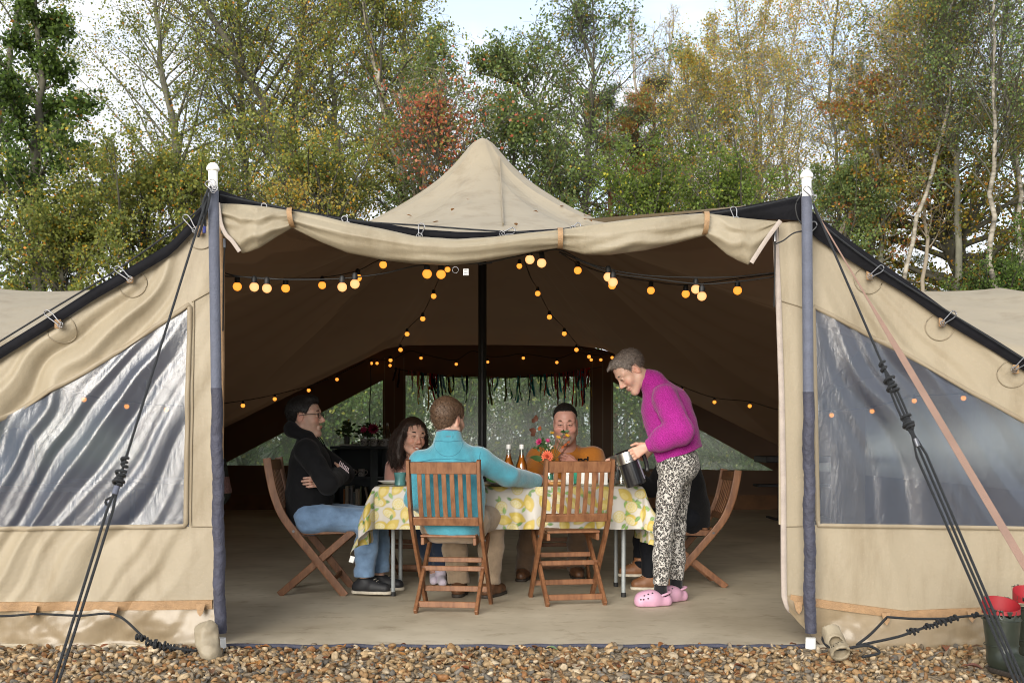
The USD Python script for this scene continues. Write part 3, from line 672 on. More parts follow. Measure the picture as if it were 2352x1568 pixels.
KIND = {   # t0, limbs, rise, limb droop, twigs, twig length, twig droop, leaves per twig, leaf size, spread, down
    'birch': (0.2, 50, 0.85, 0.05, 14, 0.5, 0.5, 26, 0.062, 0.13, 0.7),
    'dense': (0.06, 46, 0.7, 0.02, 13, 0.3, 0.1, 32, 0.085, 0.13, 0.3),
    'thin': (0.25, 38, 1.0, 0.03, 14, 0.5, 0.3, 15, 0.055, 0.13, 0.5),
    'bare': (0.3, 46, 1.15, 0.0, 13, 0.34, 0.0, 1, 0.04, 0.05, 0.3),
    'pine': (0.28, 40, 0.25, 0.0, 14, 0.26, -0.15, 44, 0.1, 0.13, -0.3),
    'oak': (0.12, 40, 0.45, 0.0, 14, 0.3, 0.05, 24, 0.075, 0.13, 0.2),
    'shrub': (0.03, 46, 1.0, 0.1, 12, 0.34, 0.35, 30, 0.06, 0.1, 0.5),
}
A_T = np.array([1.0, 1.06, 0.78])
def tree(name, label, path, d, r0, kind, pal, w, bark, seed, group=None, leaf=1.0, top_w=0.35, lsize=1.0, yspread=1.0, cat='tree', limbs=1.0, t0=None, pal2=None):
    """path: (px, py) of the stem from foot to top in the picture, standing at depth d."""
    r = np.random.default_rng(seed)
    K = KIND[kind]
    pts = [at(px, py, d) for px, py in path]
    zg = -0.03 + (0.5 if d > 24 else 0)
    base = pts[0].copy(); base[2] = zg - 0.1
    if pts[0][2] > base[2] + 0.3:
        pts = [base] + pts
    tr = spline(np.array(pts), 22)
    tr[1:-1, :2] += r.normal(size=(20, 2)) * 0.035
    tr[:, 1] += np.cumsum(r.normal(size=22)) * 0.05
    tl = np.linspace(0, 1, 22)
    rad = r0 * (1 - tl) ** 0.8 + 0.012
    t = thing(name, label, cat, (tr[0, 0], d, zg), group=group)
    start0 = K[0] if t0 is None else t0
    nl = int(K[1] * limbs)
    tk = start0 + (0.97 - start0) * (np.arange(nl) + r.random(nl)) / nl
    S = np.stack([np.interp(tk, tl, tr[:, k]) for k in range(3)], 1)
    az = np.arange(nl) * 2.4 + r.normal(size=nl) * 0.5
    el = np.clip(K[2] * (0.75 + 0.5 * r.random(nl)) * (0.7 + 0.5 * tk), -0.4, 1.45)
    D = np.stack([np.cos(az) * np.cos(el), np.sin(az) * np.cos(el) * yspread, np.sin(el)], 1)
    rel = (tk - start0) / (1 - start0)
    prof = (0.6 + 0.4 * np.sin(np.pi * np.clip(rel * 1.15, 0, 1))) * (1 - (1 - top_w) * np.clip((rel - 0.45) / 0.55, 0, 1))
    L = 1.18 * w * prof * r.uniform(0.7, 1.25, nl) / np.maximum(np.cos(el), 0.55)
    LP = limb_paths(S, D, L, 8, K[3], 0.1, r)
    lr = np.interp(tk, tl, rad) * 0.42
    LR = np.clip(lr[:, None] * (1 - np.linspace(0, 1, 8) * 0.85)[None], 0.006, None)
    nt = K[4]
    s = 0.22 + 0.78 * r.random((nl, nt)); s[:, 0] = 0.98
    idx = s * 7; i0 = np.minimum(idx.astype(int), 6); fr = (idx - i0)[..., None]
    ii = np.arange(nl)[:, None]
    TS = (LP[ii, i0] * (1 - fr) + LP[ii, i0 + 1] * fr)
    td = (LP[ii, i0 + 1] - LP[ii, i0]); td /= np.linalg.norm(td, axis=-1, keepdims=True)
    TD = td * 0.7 + r.normal(size=(nl, nt, 3)) * 0.55
    TD /= np.linalg.norm(TD, axis=-1, keepdims=True)
    TLn = (K[5] * L[:, None] * r.uniform(0.6, 1.4, (nl, nt)) * (1.15 - 0.5 * s)).ravel()
    TP = limb_paths(TS.reshape(-1, 3), TD.reshape(-1, 3), TLn, 5, K[6], 0.2, r)
    TR = np.broadcast_to(np.linspace(0.0055, 0.002, 5) * (1.25 if kind in ('bare', 'thin') else 1.0), (len(TP), 5))
    tk_ = obj('trunk', tubes(tr[None], rad[None], 9), bark, t, smooth=True)
    obj('branches', join([tubes(LP, LR, 5), tubes(TP, TR, 3)]), 'bark_dark' if bark in ('bark_birch',) else bark, tk_, smooth=True, kind='stuff')
    n = int(K[7] * leaf)
    if n < 1:
        return t
    cl = r.random(len(TP)) ** 0.6 * 1.5                                  # some twigs are full, some nearly bare
    cnt = r.poisson(n * cl)
    w_i = np.repeat(np.arange(len(TP)), cnt)
    u = (0.12 + 0.88 * r.random(len(w_i))) * 4
    j = np.minimum(u.astype(int), 3); fr = (u - j)[:, None]
    C = TP[w_i, j] * (1 - fr) + TP[w_i, j + 1] * fr + r.normal(size=(len(w_i), 3)) * K[9] * 0.62
    C = C[C[:, 2] > zg + 0.02]
    lf = leaf_mesh(C, np.full(len(C), K[8] * lsize), r, K[10], 0.1 if kind == 'pine' else 0.37)
    col = colours(len(C), pal, r)
    if pal2:
        sel = noise(C * 0.55 + seed) > 0.52
        col[sel] = colours(len(C), pal2, r)[sel]
    col = col * A_T * 1.62 * (0.75 + 0.5 * noise(C * 1.3 + seed))[:, None]                   # clumps differ in tone
    obj('crown', lf, 'leaf', t, smooth=False, color=np.repeat(col, 4, 0), kind='stuff')
    return t

T = tree
T('ivy_tree', 'dark green ivy-clad tree at the photo edge over the small tent roof', [(95, 720), (80, 450), (95, 200), (60, -150)], 21, 0.17, 'dense', 'dark', 1.15, 'bark_dark', 11, limbs=1.25, leaf=1.2)
T('oak_tree', 'tall brownish green tree rising behind the ivy-clad tree', [(-40, 720), (-10, 300), (60, -200)], 25, 0.2, 'birch', 'olive', 2.0, 'bark_dark', 12)
T('birch_tree', 'leafy birch with arching limbs above the ridge of the tent wall', [(420, 640), (400, 350), (360, 100), (330, -220)], 25, 0.13, 'birch', 'olive', 2.0, 'bark_grey', 13, t0=0.12)
T('birch_tree', 'birch with dark stem leaning over the white-capped tent pole', [(700, 600), (640, 330), (560, 160), (420, -60), (350, -200)], 24, 0.16, 'birch', 'olive', 1.75, 'bark_dark', 14)
T('birch_tree', 'full olive birch standing straight behind the white-capped pole', [(570, 600), (560, 350), (545, 100), (560, -250)], 26, 0.14, 'birch', 'olive', 2.1, 'bark_grey', 15, leaf=1.2)
T('birch_tree', 'birch with a few orange leaves and three thin rising stems', [(660, 600), (665, 300), (690, 50), (700, -250)], 25, 0.12, 'birch', 'olive', 1.9, 'bark_dark', 16)
T('birch_tree', 'yellowing birch between the dark stem and the pale double birch', [(790, 600), (775, 350), (770, 100), (750, -200)], 25, 0.12, 'birch', 'olive', 1.6, 'bark_grey', 17, pal2='yellow')
T('birch_tree', 'pale mossy birch with kinked stem left of the tent peak', [(935, 620), (918, 400), (880, 220), (845, 60), (800, -160)], 23, 0.15, 'birch', 'olive', 1.25, 'bark_birch', 18, leaf=0.8, t0=0.15)
T('birch_tree', 'grey birch forking beside the kinked pale birch', [(945, 600), (960, 400), (935, 250), (925, 80), (950, -120)], 23.5, 0.11, 'birch', 'olive', 0.95, 'bark_grey', 19, leaf=0.8, t0=0.2)
T('young_birch', 'slender young birch with bare curving stem beside the open sky', [(960, 600), (980, 400), (1003, 250), (985, 90)], 22, 0.06, 'thin', 'green', 0.75, 'bark_pale', 20, leaf=1.3)
T('cherry_tree', 'small cherry tree with red and salmon autumn leaves', [(1030, 620), (1010, 420), (995, 265)], 20.5, 0.06, 'thin', 'red', 0.85, 'bark_dark', 21, leaf=0.45, lsize=1.3, t0=0.5, pal2='olive')
T('ash_tree', 'tree with limb arching sideways behind the tent peak', [(1330, 620), (1290, 430), (1240, 250), (1180, 175), (1090, 150)], 24, 0.1, 'birch', 'green', 1.05, 'bark_dark', 22, leaf=0.6, t0=0.3, lsize=1.15)
T('ash_tree', 'low green tree directly behind the tent peak', [(1215, 620), (1200, 460), (1150, 260)], 23, 0.08, 'birch', 'green', 1.2, 'bark_dark', 23, leaf=0.75, t0=0.3, lsize=1.15)
T('tall_tree', 'tall sparse tree holding a dark twiggy nest near its top', [(1330, 620), (1345, 420), (1358, 300), (1350, 150), (1285, -40)], 24, 0.09, 'birch', 'green', 1.15, 'bark_dark', 24, leaf=0.5, t0=0.3, lsize=1.1, top_w=0.7)
T('pine_tree', 'green pine with reddish brown stem', [(1410, 640), (1405, 400), (1395, 175)], 29, 0.12, 'pine', 'pine', 1.35, 'bark_pine', 25, pal2='orange', t0=0.35)
T('pine_tree', 'narrow brown-tinged pine beside the green pine', [(1480, 640), (1475, 400), (1462, 200)], 30, 0.1, 'pine', 'pine_brown', 1.0, 'bark_pine', 26, t0=0.35, pal2='orange')
T('pine_tree', 'dark bluish pine with gaps and reddish stem', [(1512, 640), (1508, 380), (1500, 165)], 31, 0.13, 'pine', 'pine_brown', 1.25, 'bark_pine', 27, t0=0.3)
T('bare_birch', 'leafless thin birch tops fanning against pale sky above the pines', [(1440, 620), (1460, 300), (1445, 40)], 32, 0.06, 'bare', 'yellow', 1.2, 'bark_pale', 28)
T('bare_birch', 'leafless birch with fine upright twigs beside the dark pine', [(1560, 620), (1540, 300), (1550, 15)], 32, 0.06, 'bare', 'yellow', 1.1, 'bark_pale', 29, leaf=3)
yb = [((1640, 620), (1620, 350), (1560, 120)), ((1690, 620), (1660, 380), (1640, 60)), ((1720, 620), (1740, 350), (1690, 20)), ((1790, 620), (1745, 400), (1760, -20)), ((1600, 620), (1590, 400), (1600, 150)), ((1850, 620), (1800, 350), (1840, -30))]
ybl = ['yellow birch leaning outward beside the dark pine', 'thin yellow birch with steep forking stem', 'tall thin yellow birch among the sparse group', 'greenish yellow birch with dark forked limbs', 'short golden birch in front of the dark pine', 'sparse yellow birch just beyond the second white-capped pole']
for i, p in enumerate(yb):
    T('yellow_birch', ybl[i], list(p), 27 + 0.7 * i, 0.075, 'thin', 'yellow', [1.3, 1.2, 1.5, 1.5, 1.2, 1.5][i], 'bark_pale' if i % 2 else 'bark_grey', 40 + i, leaf=1.35, t0=0.28)
T('apple_tree', 'low bright green apple tree with small yellow fruit above the tent eave', [(1500, 640), (1480, 520), (1470, 465)], 20.5, 0.09, 'shrub', 'lime', 1.0, 'bark_dark', 50, leaf=0.8)
T('apple_tree', 'bright green bush beside the apple tree above the eave', [(1690, 640), (1690, 530), (1680, 455)], 21, 0.09, 'shrub', 'lime', 1.15, 'bark_dark', 51, leaf=0.8)
T('green_bush', 'rounded green bush just past the second white-capped pole', [(1940, 680), (1950, 540), (1945, 430)], 23, 0.1, 'shrub', 'green', 1.2, 'bark_dark', 52, leaf=1.2)
T('pine_tree', 'dark pine half hidden by the orange-red maple', [(2000, 640), (1985, 350), (1960, 110)], 33, 0.14, 'pine', 'pine', 1.7, 'bark_pine', 53, t0=0.3)
T('maple_tree', 'maple with orange and red leaves between thin grey stems', [(2030, 720), (2020, 420), (2000, 170)], 23.5, 0.08, 'oak', 'orange', 1.35, 'bark_grey', 54, pal2='oak', t0=0.45, leaf=0.5, limbs=0.8)
T('birch_tree', 'thin grey birch standing before the orange-red maple', [(1985, 720), (2015, 500), (2060, 300), (2085, -120)], 24, 0.075, 'thin', 'yellow', 1.3, 'bark_grey', 55, t0=0.45)
T('birch_tree', 'pale grey stem leaning across the maple and rising out of view', [(1860, 720), (1960, 500), (2080, 330), (2130, 180), (2190, -120)], 23, 0.06, 'thin', 'yellow', 1.3, 'bark_pale', 56, t0=0.5)
T('birch_tree', 'whitish leaning stem crossing in front of the gnarled oak', [(2060, 740), (2110, 480), (2165, 280), (2170, 60), (2200, -120)], 22, 0.045, 'thin', 'green', 1.2, 'bark_birch', 57, t0=0.5)
T('birch_tree', 'straight grey stem standing against the gnarled oak', [(2205, 740), (2195, 420), (2185, 180), (2215, -150)], 22.5, 0.085, 'thin', 'yellow', 1.3, 'bark_grey', 58, t0=0.45)
T('birch_tree', 'slim pale stem between the maple and the straight grey stem', [(2120, 740), (2125, 480), (2110, 250), (2140, -120)], 23, 0.045, 'thin', 'yellow', 1.2, 'bark_pale', 70, t0=0.4)
T('birch_tree', 'slim grey stem leaning over the second white-capped pole', [(1905, 720), (1925, 450), (1900, 220), (1930, -120)], 25, 0.05, 'thin', 'yellow', 1.5, 'bark_grey', 71, t0=0.35)
T('white_birch', 'white-barked birch with dark flecks rising straight near the photo edge', [(2275, 760), (2262, 480), (2258, 200), (2270, -150)], 21, 0.06, 'thin', 'green', 1.4, 'bark_birch', 59, t0=0.5)
T('white_birch', 'mottled birch stem at the very edge beyond the white-barked birch', [(2345, 760), (2335, 420), (2300, 150), (2330, -150)], 22, 0.055, 'thin', 'green', 1.2, 'bark_birch', 60, t0=0.5)
T('gnarled_oak', 'gnarled dark oak with twisted trunk and golden green leaves', [(2210, 760), (2215, 660), (2180, 560), (2150, 500), (2190, 380), (2160, 200)], 24, 0.3, 'oak', 'oak', 2.3, 'bark_dark', 61, limbs=1.4, leaf=1.1, t0=0.22)
T('oak_tree', 'golden brown oak crown at the photo edge behind the birch stems', [(2350, 760), (2340, 450), (2320, 190)], 27, 0.18, 'oak', 'oak', 2.1, 'bark_dark', 62, pal2='orange', t0=0.2)
T('green_bush', 'dark green bush low behind the far tent roof', [(2310, 780), (2320, 720), (2320, 640)], 21, 0.1, 'shrub', 'dark', 0.9, 'bark_dark', 63)
T('hazel_bush', 'broad drooping olive hazel sloping down to the small tent', [(300, 720), (320, 560), (330, 420)], 20.5, 0.1, 'shrub', 'olive', 1.55, 'bark_dark', 64, leaf=1.5, limbs=1.3)
T('hazel_bush', 'lower olive hazel against the black tent edge', [(130, 760), (150, 640), (150, 570)], 19.5, 0.09, 'shrub', 'olive', 1.15, 'bark_dark', 65, leaf=1.5, limbs=1.2)
T('hazel_bush', 'olive hazel behind the white-capped tent pole', [(470, 680), (460, 540), (455, 430)], 21, 0.09, 'shrub', 'olive', 1.2, 'bark_dark', 66, leaf=1.1, limbs=1.2)
T('hazel_bush', 'yellow-flecked hazel above the rolled door roof edge', [(740, 640), (740, 520), (735, 430)], 21, 0.09, 'shrub', 'olive', 1.4, 'bark_dark', 67, leaf=0.9, limbs=1.2, pal2='yellow')
# nest in the tall tree
rn = np.random.default_rng(8)
nc = at(1335, 62, 24)
Pn = np.zeros((260, 4, 3)); st = nc + rn.normal(size=(260, 3)) * (0.16, 0.15, 0.28)
dn = rn.normal(size=(260, 3)) * (1, 1, 1.2); dn /= np.linalg.norm(dn, axis=1, keepdims=True)
for j in range(4):
    Pn[:, j] = st + dn * 0.17 * j + rn.normal(size=(260, 3)) * 0.02
obj('bird_nest', tubes(Pn, np.full((260, 4), 0.006), 3), 'bark_dark', smooth=False, label='dark ragged ball of twigs high in the tall sparse tree', cat='nest')
# bushes and bank seen through the back windows
hb = ['green bush with yellow leaves seen through the triangular window by the dark shelf', 'leafy green bush seen behind the flower vases', 'pale green bush seen in the middle window beside the centre pole', 'green bush seen behind the standing man-high pole', 'bush with bright yellow sprigs seen in the middle window', 'dull green bush seen past the orange-shirted person', 'plain green bush seen beside the pink jumper', 'low green bush seen at the tip of the triangular window']
for i, px in enumerate((560, 760, 900, 1060, 1220, 1370, 1500, 1720)):
    T('window_bush', hb[i], [(px, 1110), (px + 8, 1000), (px, 905 + 25 * (i % 3))], 19 + 0.6 * (i % 3), 0.05, 'shrub', 'hedge', 1.35, 'bark_dark', 80 + i, leaf=0.75, limbs=1.0, cat='bush')
# far wood that closes the gaps low down
rf = np.random.default_rng(77)
Cx = rf.uniform(-26, 26, 20000); Cz = rf.random(20000) ** 2.2
top = 2.6 + 3.0 * noise(np.stack([Cx * 0.35, 0 * Cx, 0 * Cx], -1), 3)
C = np.stack([Cx, 41 + rf.random(20000) * 6, Cz * top], -1)
lf = leaf_mesh(C, np.full(len(C), 0.16), rf, 0.3)
cc = colours(len(C), 'oak', rf); sel = noise(C * 0.4) > 0.5; cc[sel] = colours(len(C), 'dark', rf)[sel]
obj('far_wood', lf, 'leaf', smooth=False, color=np.repeat(cc, 4, 0), label='far wood of mixed autumn foliage closing the view behind the tents', cat='wood', kind='stuff')
# rough grass and weeds behind the tent
Ng = 22000
C = np.stack([rf.uniform(-9, 9, Ng), 16.2 + rf.random(Ng) * 8, np.full(Ng, -0.03)], -1)
C[:, 2] += np.clip((C[:, 1] - 18) / 14, 0, 1) ** 2 * 0.6
h = rf.uniform(0.12, 0.4, Ng)[:, None]
tip = C + np.c_[rf.normal(size=(Ng, 2)) * 0.08, h[:, 0]]
sdv = np.c_[rf.normal(size=(Ng, 2)) * 0.014, np.zeros(Ng)]
V = np.stack([C - sdv, C + sdv, tip], 1).reshape(-1, 3)
obj('rough_grass', (V, (np.arange(Ng) * 3)[:, None] + [0, 1, 2]), 'leaf', smooth=False, color=np.repeat(colours(Ng, 'hedge', rf), 3, 0), label='rough green grass and weeds behind the tent', cat='grass', kind='stuff')
# roofs of the neighbouring tents
def small_tent(name, label, apex, pts, depth):
    A = np.array(apex); t_ = thing(name, label, 'tent', (A[0], A[1], 0))
    n = len(pts); ring = np.array(pts)
    tt_ = np.linspace(0, 1, 18)
    ringc = np.vstack([ring, ring[:1]])
    s = np.linspace(0, n, 97); ri = np.stack([np.interp(s, np.arange(n + 1), ringc[:, k]) for k in range(3)], 1)
    G = A[None, None] * (1 - tt_)[None, :, None] + ri[:, None] * tt_[None, :, None]
    G[..., 2] = ri[:, None, 2] + (A[2] - ri[:, None, 2]) * (1 - tt_[None]) ** 1.5
    obj('roof', sheet(G, flip=True), 'canvas', t_, smooth=True)
    w = np.stack([ri, ri * (1, 1, 0)], 1)
    obj('wall', sheet(w, flip=True), 'canvas', t_, smooth=True)
    obj('pole', tube([(A[0], A[1], 0), A], 0.04, 10), 'black_metal', t_)
def ring(cx, cy, r, zc, zm):
    an = np.linspace(0, 2 * np.pi, 17)[:-1]
    return [(cx + r * math.cos(a) * (1.0 if i % 2 else 1.1), cy + r * math.sin(a) * (1.0 if i % 2 else 1.1), zm if i % 4 else zc) for i, a in enumerate(an)]
small_tent('bell_tent', 'cream roof of a neighbouring tent beside the ivy-clad tree', (at(-360, 560, 14)), ring(at(-360, 560, 14)[0], 14, 4.3, 1.55, 2.0), 14)
small_tent('bell_tent', 'cream roof of a neighbouring tent below the birch stems', (at(2700, 560, 13)), ring(at(2700, 560, 13)[0], 13, 3.9, 1.6, 2.0), 13)
# ---------------------------------------------------------------- sculpting: smooth unions of simple shapes on a grid, turned into one surface
class Clay:
    def __init__(s, lo, hi, h):
        s.lo, s.h = np.asarray(lo, float), h
        s.n = np.ceil((np.asarray(hi, float) - s.lo) / h).astype(int) + 1
        s.f = np.full(s.n, 0.2, np.float32)
    def region(s, lo, hi):
        a = np.clip(np.floor((np.asarray(lo) - s.lo) / s.h).astype(int), 0, s.n)
        b = np.clip(np.ceil((np.asarray(hi) - s.lo) / s.h).astype(int) + 1, 0, s.n)
        if np.any(b <= a):
            return None, None
        sl = tuple(slice(x, y) for x, y in zip(a, b))
        g = [s.lo[k] + s.h * np.arange(a[k], b[k], dtype=np.float32) for k in range(3)]
        return sl, np.stack(np.meshgrid(*g, indexing='ij'), -1)
    def put(s, d, sl, k, sub=False):
        a = s.f[sl]
        if sub:
            d = -d
            hh = np.maximum(k - np.abs(a - d), 0) / k if k > 0 else 0
            s.f[sl] = np.maximum(a, d) + hh * hh * k * 0.25
        else:
            hh = np.maximum(k - np.abs(a - d), 0) / k if k > 0 else 0
            s.f[sl] = np.minimum(a, d) - hh * hh * k * 0.25
    def cone(s, a, b, ra, rb, k=0.02, sub=False, flat=None):
        """A limb: the hull of two balls. flat = (axis, factor) squashes it across an axis."""
        a, b = np.asarray(a, float), np.asarray(b, float)
        m = max(ra, rb) + k + 3 * s.h
        sl, p = s.region(np.minimum(a, b) - m, np.maximum(a, b) + m)
        if sl is None: return s
        d = b - a; L2 = max(float(d @ d), 1e-9)
        q = p - a
        t = np.clip((q @ d) / L2, 0, 1)
        w = q - t[..., None] * d
        if flat is not None:
            ax = np.asarray(flat[0], float); ax /= np.linalg.norm(ax)
            c = w @ ax
            w = w + (c * (flat[1] - 1))[..., None] * ax
        s.put(np.linalg.norm(w, axis=-1) - (ra + (rb - ra) * t), sl, k, sub)
        return s
    def chain(s, pts, radii, k=0.02, flat=None):
        for i in range(len(pts) - 1):
            s.cone(pts[i], pts[i + 1], radii[i], radii[i + 1], k, flat=flat)
        return s
    def egg(s, c, r, R=None, k=0.02, sub=False):
        """An ellipsoid with half-axes r, turned by R."""
        r = np.asarray(r, float); m = r.max() + k + 3 * s.h
        sl, p = s.region(np.asarray(c) - m, np.asarray(c) + m)
        if sl is None: return s
        q = p - np.asarray(c, float)
        if R is not None:
            q = q @ np.asarray(R)
        k0 = np.linalg.norm(q / r, axis=-1); k1 = np.linalg.norm(q / (r * r), axis=-1)
        s.put(np.where(k1 > 1e-9, k0 * (k0 - 1) / np.maximum(k1, 1e-9), -r.min()), sl, k, sub)
        return s
    def cut(s, c, nrm, k=0.004):
        """Keeps what lies behind the plane through c (the side its normal points away from)."""
        nrm = np.asarray(nrm, float); nrm /= np.linalg.norm(nrm)
        sl, p = s.region(s.lo, s.lo + s.h * s.n)
        s.f = np.maximum(s.f, ((p - np.asarray(c)) @ nrm).astype(np.float32))
        return s
    def keep(s, fn):
        """Keeps the part where fn(points) is below 0."""
        sl, p = s.region(s.lo, s.lo + s.h * s.n)
        s.f = np.maximum(s.f, fn(p).astype(np.float32))
        return s
    def wrinkle(s, amp, scale, seed=0, stretch=(1, 1, 1), where=None, ridge=0.6):
        near = np.argwhere(np.abs(s.f) < amp * 2 + 3 * s.h)
        if len(near) == 0: return s
        p = s.lo + s.h * near
        n_ = fbm(p * scale * np.asarray(stretch), 3, seed) - 0.5
        v = (1 - ridge) * n_ * 2 * amp + ridge * amp * (3.2 * np.abs(fbm(p * scale * 0.8 * np.asarray(stretch), 2, seed + 9) - 0.5) - 0.45)
        if where is not None: v = v * where(p)
        s.f[tuple(near.T)] += v.astype(np.float32)
        return s
    def mesh(s):
        f = s.f
        nx, ny, nz = f.shape
        inside = f < 0
        cnt = np.zeros((nx - 1, ny - 1, nz - 1), np.int8)
        for a, b, c in np.ndindex(2, 2, 2):
            cnt += inside[a:nx - 1 + a, b:ny - 1 + b, c:nz - 1 + c]
        act = np.argwhere((cnt > 0) & (cnt < 8))
        corner = np.array(list(np.ndindex(2, 2, 2)))
        val = np.stack([f[act[:, 0] + c[0], act[:, 1] + c[1], act[:, 2] + c[2]] for c in corner], 1).astype(float)
        pos, num = np.zeros((len(act), 3)), np.zeros(len(act))
        for i in range(8):
            for j in range(i + 1, 8):
                if np.abs(corner[i] - corner[j]).sum() == 1:
                    a, b = val[:, i], val[:, j]
                    x = (a < 0) != (b < 0)
                    t = np.where(x, a / np.where(x, a - b, 1), 0)
                    pos += np.where(x[:, None], corner[i] + t[:, None] * (corner[j] - corner[i]), 0); num += x
        V = s.lo + s.h * (act + pos / num[:, None])
        idx = np.full((nx - 1, ny - 1, nz - 1), -1, np.int64); idx[tuple(act.T)] = np.arange(len(act))
        faces = []
        for ax in range(3):
            o1, o2 = [(1, 2), (2, 0), (0, 1)][ax]
            sa = [slice(None)] * 3; sb = [slice(None)] * 3
            sa[ax], sb[ax] = slice(0, -1), slice(1, None)
            A, Bq = inside[tuple(sa)], inside[tuple(sb)]
            e = np.argwhere(A != Bq)
            e = e[(e[:, o1] > 0) & (e[:, o2] > 0) & (e[:, o1] < f.shape[o1] - 1) & (e[:, o2] < f.shape[o2] - 1)]
            if len(e) == 0: continue
            fl = A[tuple(e.T)]
            d1 = np.zeros(3, int); d1[o1] = 1; d2 = np.zeros(3, int); d2[o2] = 1
            g = lambda m: idx[tuple((e - m).T)]
            q = np.stack([g(0 * d1), g(d1), g(d1 + d2), g(d2)], 1)
            q[~fl] = q[~fl][:, ::-1]
            q = q[(q >= 0).all(1)]
            faces.append(q)
        Q = np.vstack(faces)
        return V, np.vstack([Q[:, [0, 1, 2]], Q[:, [0, 2, 3]]])

# ---------------------------------------------------------------- wooden folding chairs
mat('chair_wood', {'tc': ('texture_coordinate', {}), 'oi': ('object_info', {}), 'mp': ('mapping', {'scale': (14.0, 14.0, 2.2)}), 'n': ('noise_texture', {'scale': 2.5, 'detail': 8.0, 'roughness': 0.65, 'distortion': 0.4}), 'n2': ('noise_texture', {'scale': 7.0, 'detail': 5.0, 'roughness': 0.7}),
                   'r': ('rgb_ramp', {'ramp': [(0.25, (0.095, 0.036, 0.016)), (0.5, (0.18, 0.078, 0.034)), (0.75, (0.25, 0.12, 0.056))]}), 'r2': ('rgb_ramp', {'ramp': [(0.3, (0.6, 0.55, 0.52)), (0.5, (1, 1, 1)), (0.72, (1, 1, 1)), (0.8, (1.7, 1.6, 1.45))]}),
                   'm': ('mix', {'mix_type': 'multiply', 'fac': 0.8}), 'b': ('bump', {'strength': 0.3, 'distance': 0.003}), 'p': ('principled_bsdf', {'roughness': 0.5, 'specular_ior_level': 0.4})},
    [('tc.object', 'mp.vector'), ('mp.vector', 'n.vector'), ('tc.object', 'n2.vector'), ('n.fac', 'r.fac'), ('n2.fac', 'r2.fac'), ('r.color', 'm.color1'), ('r2.color', 'm.color2'), ('m.color', 'p.base_color'), ('n.fac', 'b.height'), ('b.normal', 'p.normal')])
CW = 0.43
def post_curve(x):
    pts = [(-0.29, 0.89), (-0.272, 0.78), (-0.245, 0.66), (-0.195, 0.53), (-0.12, 0.42), (-0.03, 0.305), (0.1, 0.14), (0.213, 0.0)]
    return spline([(x, a, b) for a, b in pts], 26)
def swept(path, w, t):
    """A plank of width w (in its own bending plane) and thickness t (along x) along a path in a plane x = const."""
    T = np.gradient(path, axis=0); T /= np.linalg.norm(T, axis=1, keepdims=True)
    Nn = np.stack([0 * T[:, 0], -T[:, 2], T[:, 1]], 1)
    ring_ = []
    for a, b in ((-1, -0.75), (-0.75, -1), (0.75, -1), (1, -0.75), (1, 0.75), (0.75, 1), (-0.75, 1), (-1, 0.75), (-1, -0.75)):
        ring_.append(path + Nn * (b * w / 2) + np.array([a * t / 2, 0, 0]))
    G = np.stack(ring_, 1)
    v, f = sheet(G)
    n = len(v); k = 9
    v = np.vstack([v, path[0], path[-1]])
    e = (len(path) - 1) * k
    caps = [[n, i, i + 1] for i in range(8)] + [[n + 1, e + i + 1, e + i] for i in range(8)]
    return v, np.vstack([f, caps])
def make_chair(label, loc, rz, group='folding wooden chairs round the table'):
    t = thing('folding_chair', label, 'chair', (0, 0, 0), group)
    for s_ in (-1, 1):
        obj('back_post', swept(post_curve(s_ * (CW / 2 - 0.011)), 0.05, 0.022), 'chair_wood', t, smooth=40)
    for s_ in (-1, 1):
        x_ = s_ * (CW / 2 - 0.036)
        obj('leg', bar((x_, 0.262, 0.418), (x_, -0.215, 0.004), 0.02, 0.046, up=(0, -0.66, 0.75)), 'chair_wood', t)
        obj('bolt', tube([(s_ * CW / 2, -0.118, 0.418), (s_ * (CW / 2 + 0.003), -0.118, 0.418)], 0.009, 10), 'steel', t)
    obj('top_rail', bar((-CW / 2 + 0.022, -0.283, 0.845), (CW / 2 - 0.022, -0.283, 0.845), 0.022, 0.068, up=(0, -0.2, 1)), 'chair_wood', t)
    obj('lower_rail', bar((-CW / 2 + 0.022, -0.205, 0.535), (CW / 2 - 0.022, -0.205, 0.535), 0.02, 0.05, up=(0, -0.35, 1)), 'chair_wood', t)
    for i in range(7):
        x_ = (i - 3) * 0.0475
        c = spline([(x_, -0.281, 0.82), (x_, -0.262, 0.735), (x_, -0.238, 0.64), (x_, -0.205, 0.545)], 8)
        obj('back_slat', swept(c, 0.01, 0.026), 'chair_wood', t, smooth=40)
    for s_ in (-1, 1):
        x_ = s_ * (CW / 2 - 0.06)
        obj('seat_rail', bar((x_, -0.13, 0.412), (x_, 0.262, 0.42), 0.02, 0.045), 'chair_wood', t)
    for i in range(8):
        y_ = -0.125 + i * 0.0525
        obj('seat_slat', box((0, y_, 0.443 + 0.0015 * i), (CW - 0.1, 0.036, 0.014), ch=0.003), 'chair_wood', t)
    obj('stretcher', bar((-CW / 2 + 0.04, -0.165, 0.048), (CW / 2 - 0.04, -0.165, 0.048), 0.016, 0.036), 'chair_wood', t)
    obj('stretcher', bar((-CW / 2 + 0.02, 0.135, 0.1), (CW / 2 - 0.02, 0.135, 0.1), 0.016, 0.034), 'chair_wood', t)
    obj('stretcher', bar((-CW / 2 + 0.02, 0.03, 0.235), (CW / 2 - 0.02, 0.03, 0.235), 0.016, 0.03), 'chair_wood', t)
    obj('stretcher', bar((-CW / 2 + 0.05, 0.1, 0.28), (CW / 2 - 0.05, 0.1, 0.28), 0.016, 0.03), 'chair_wood', t)
    return t
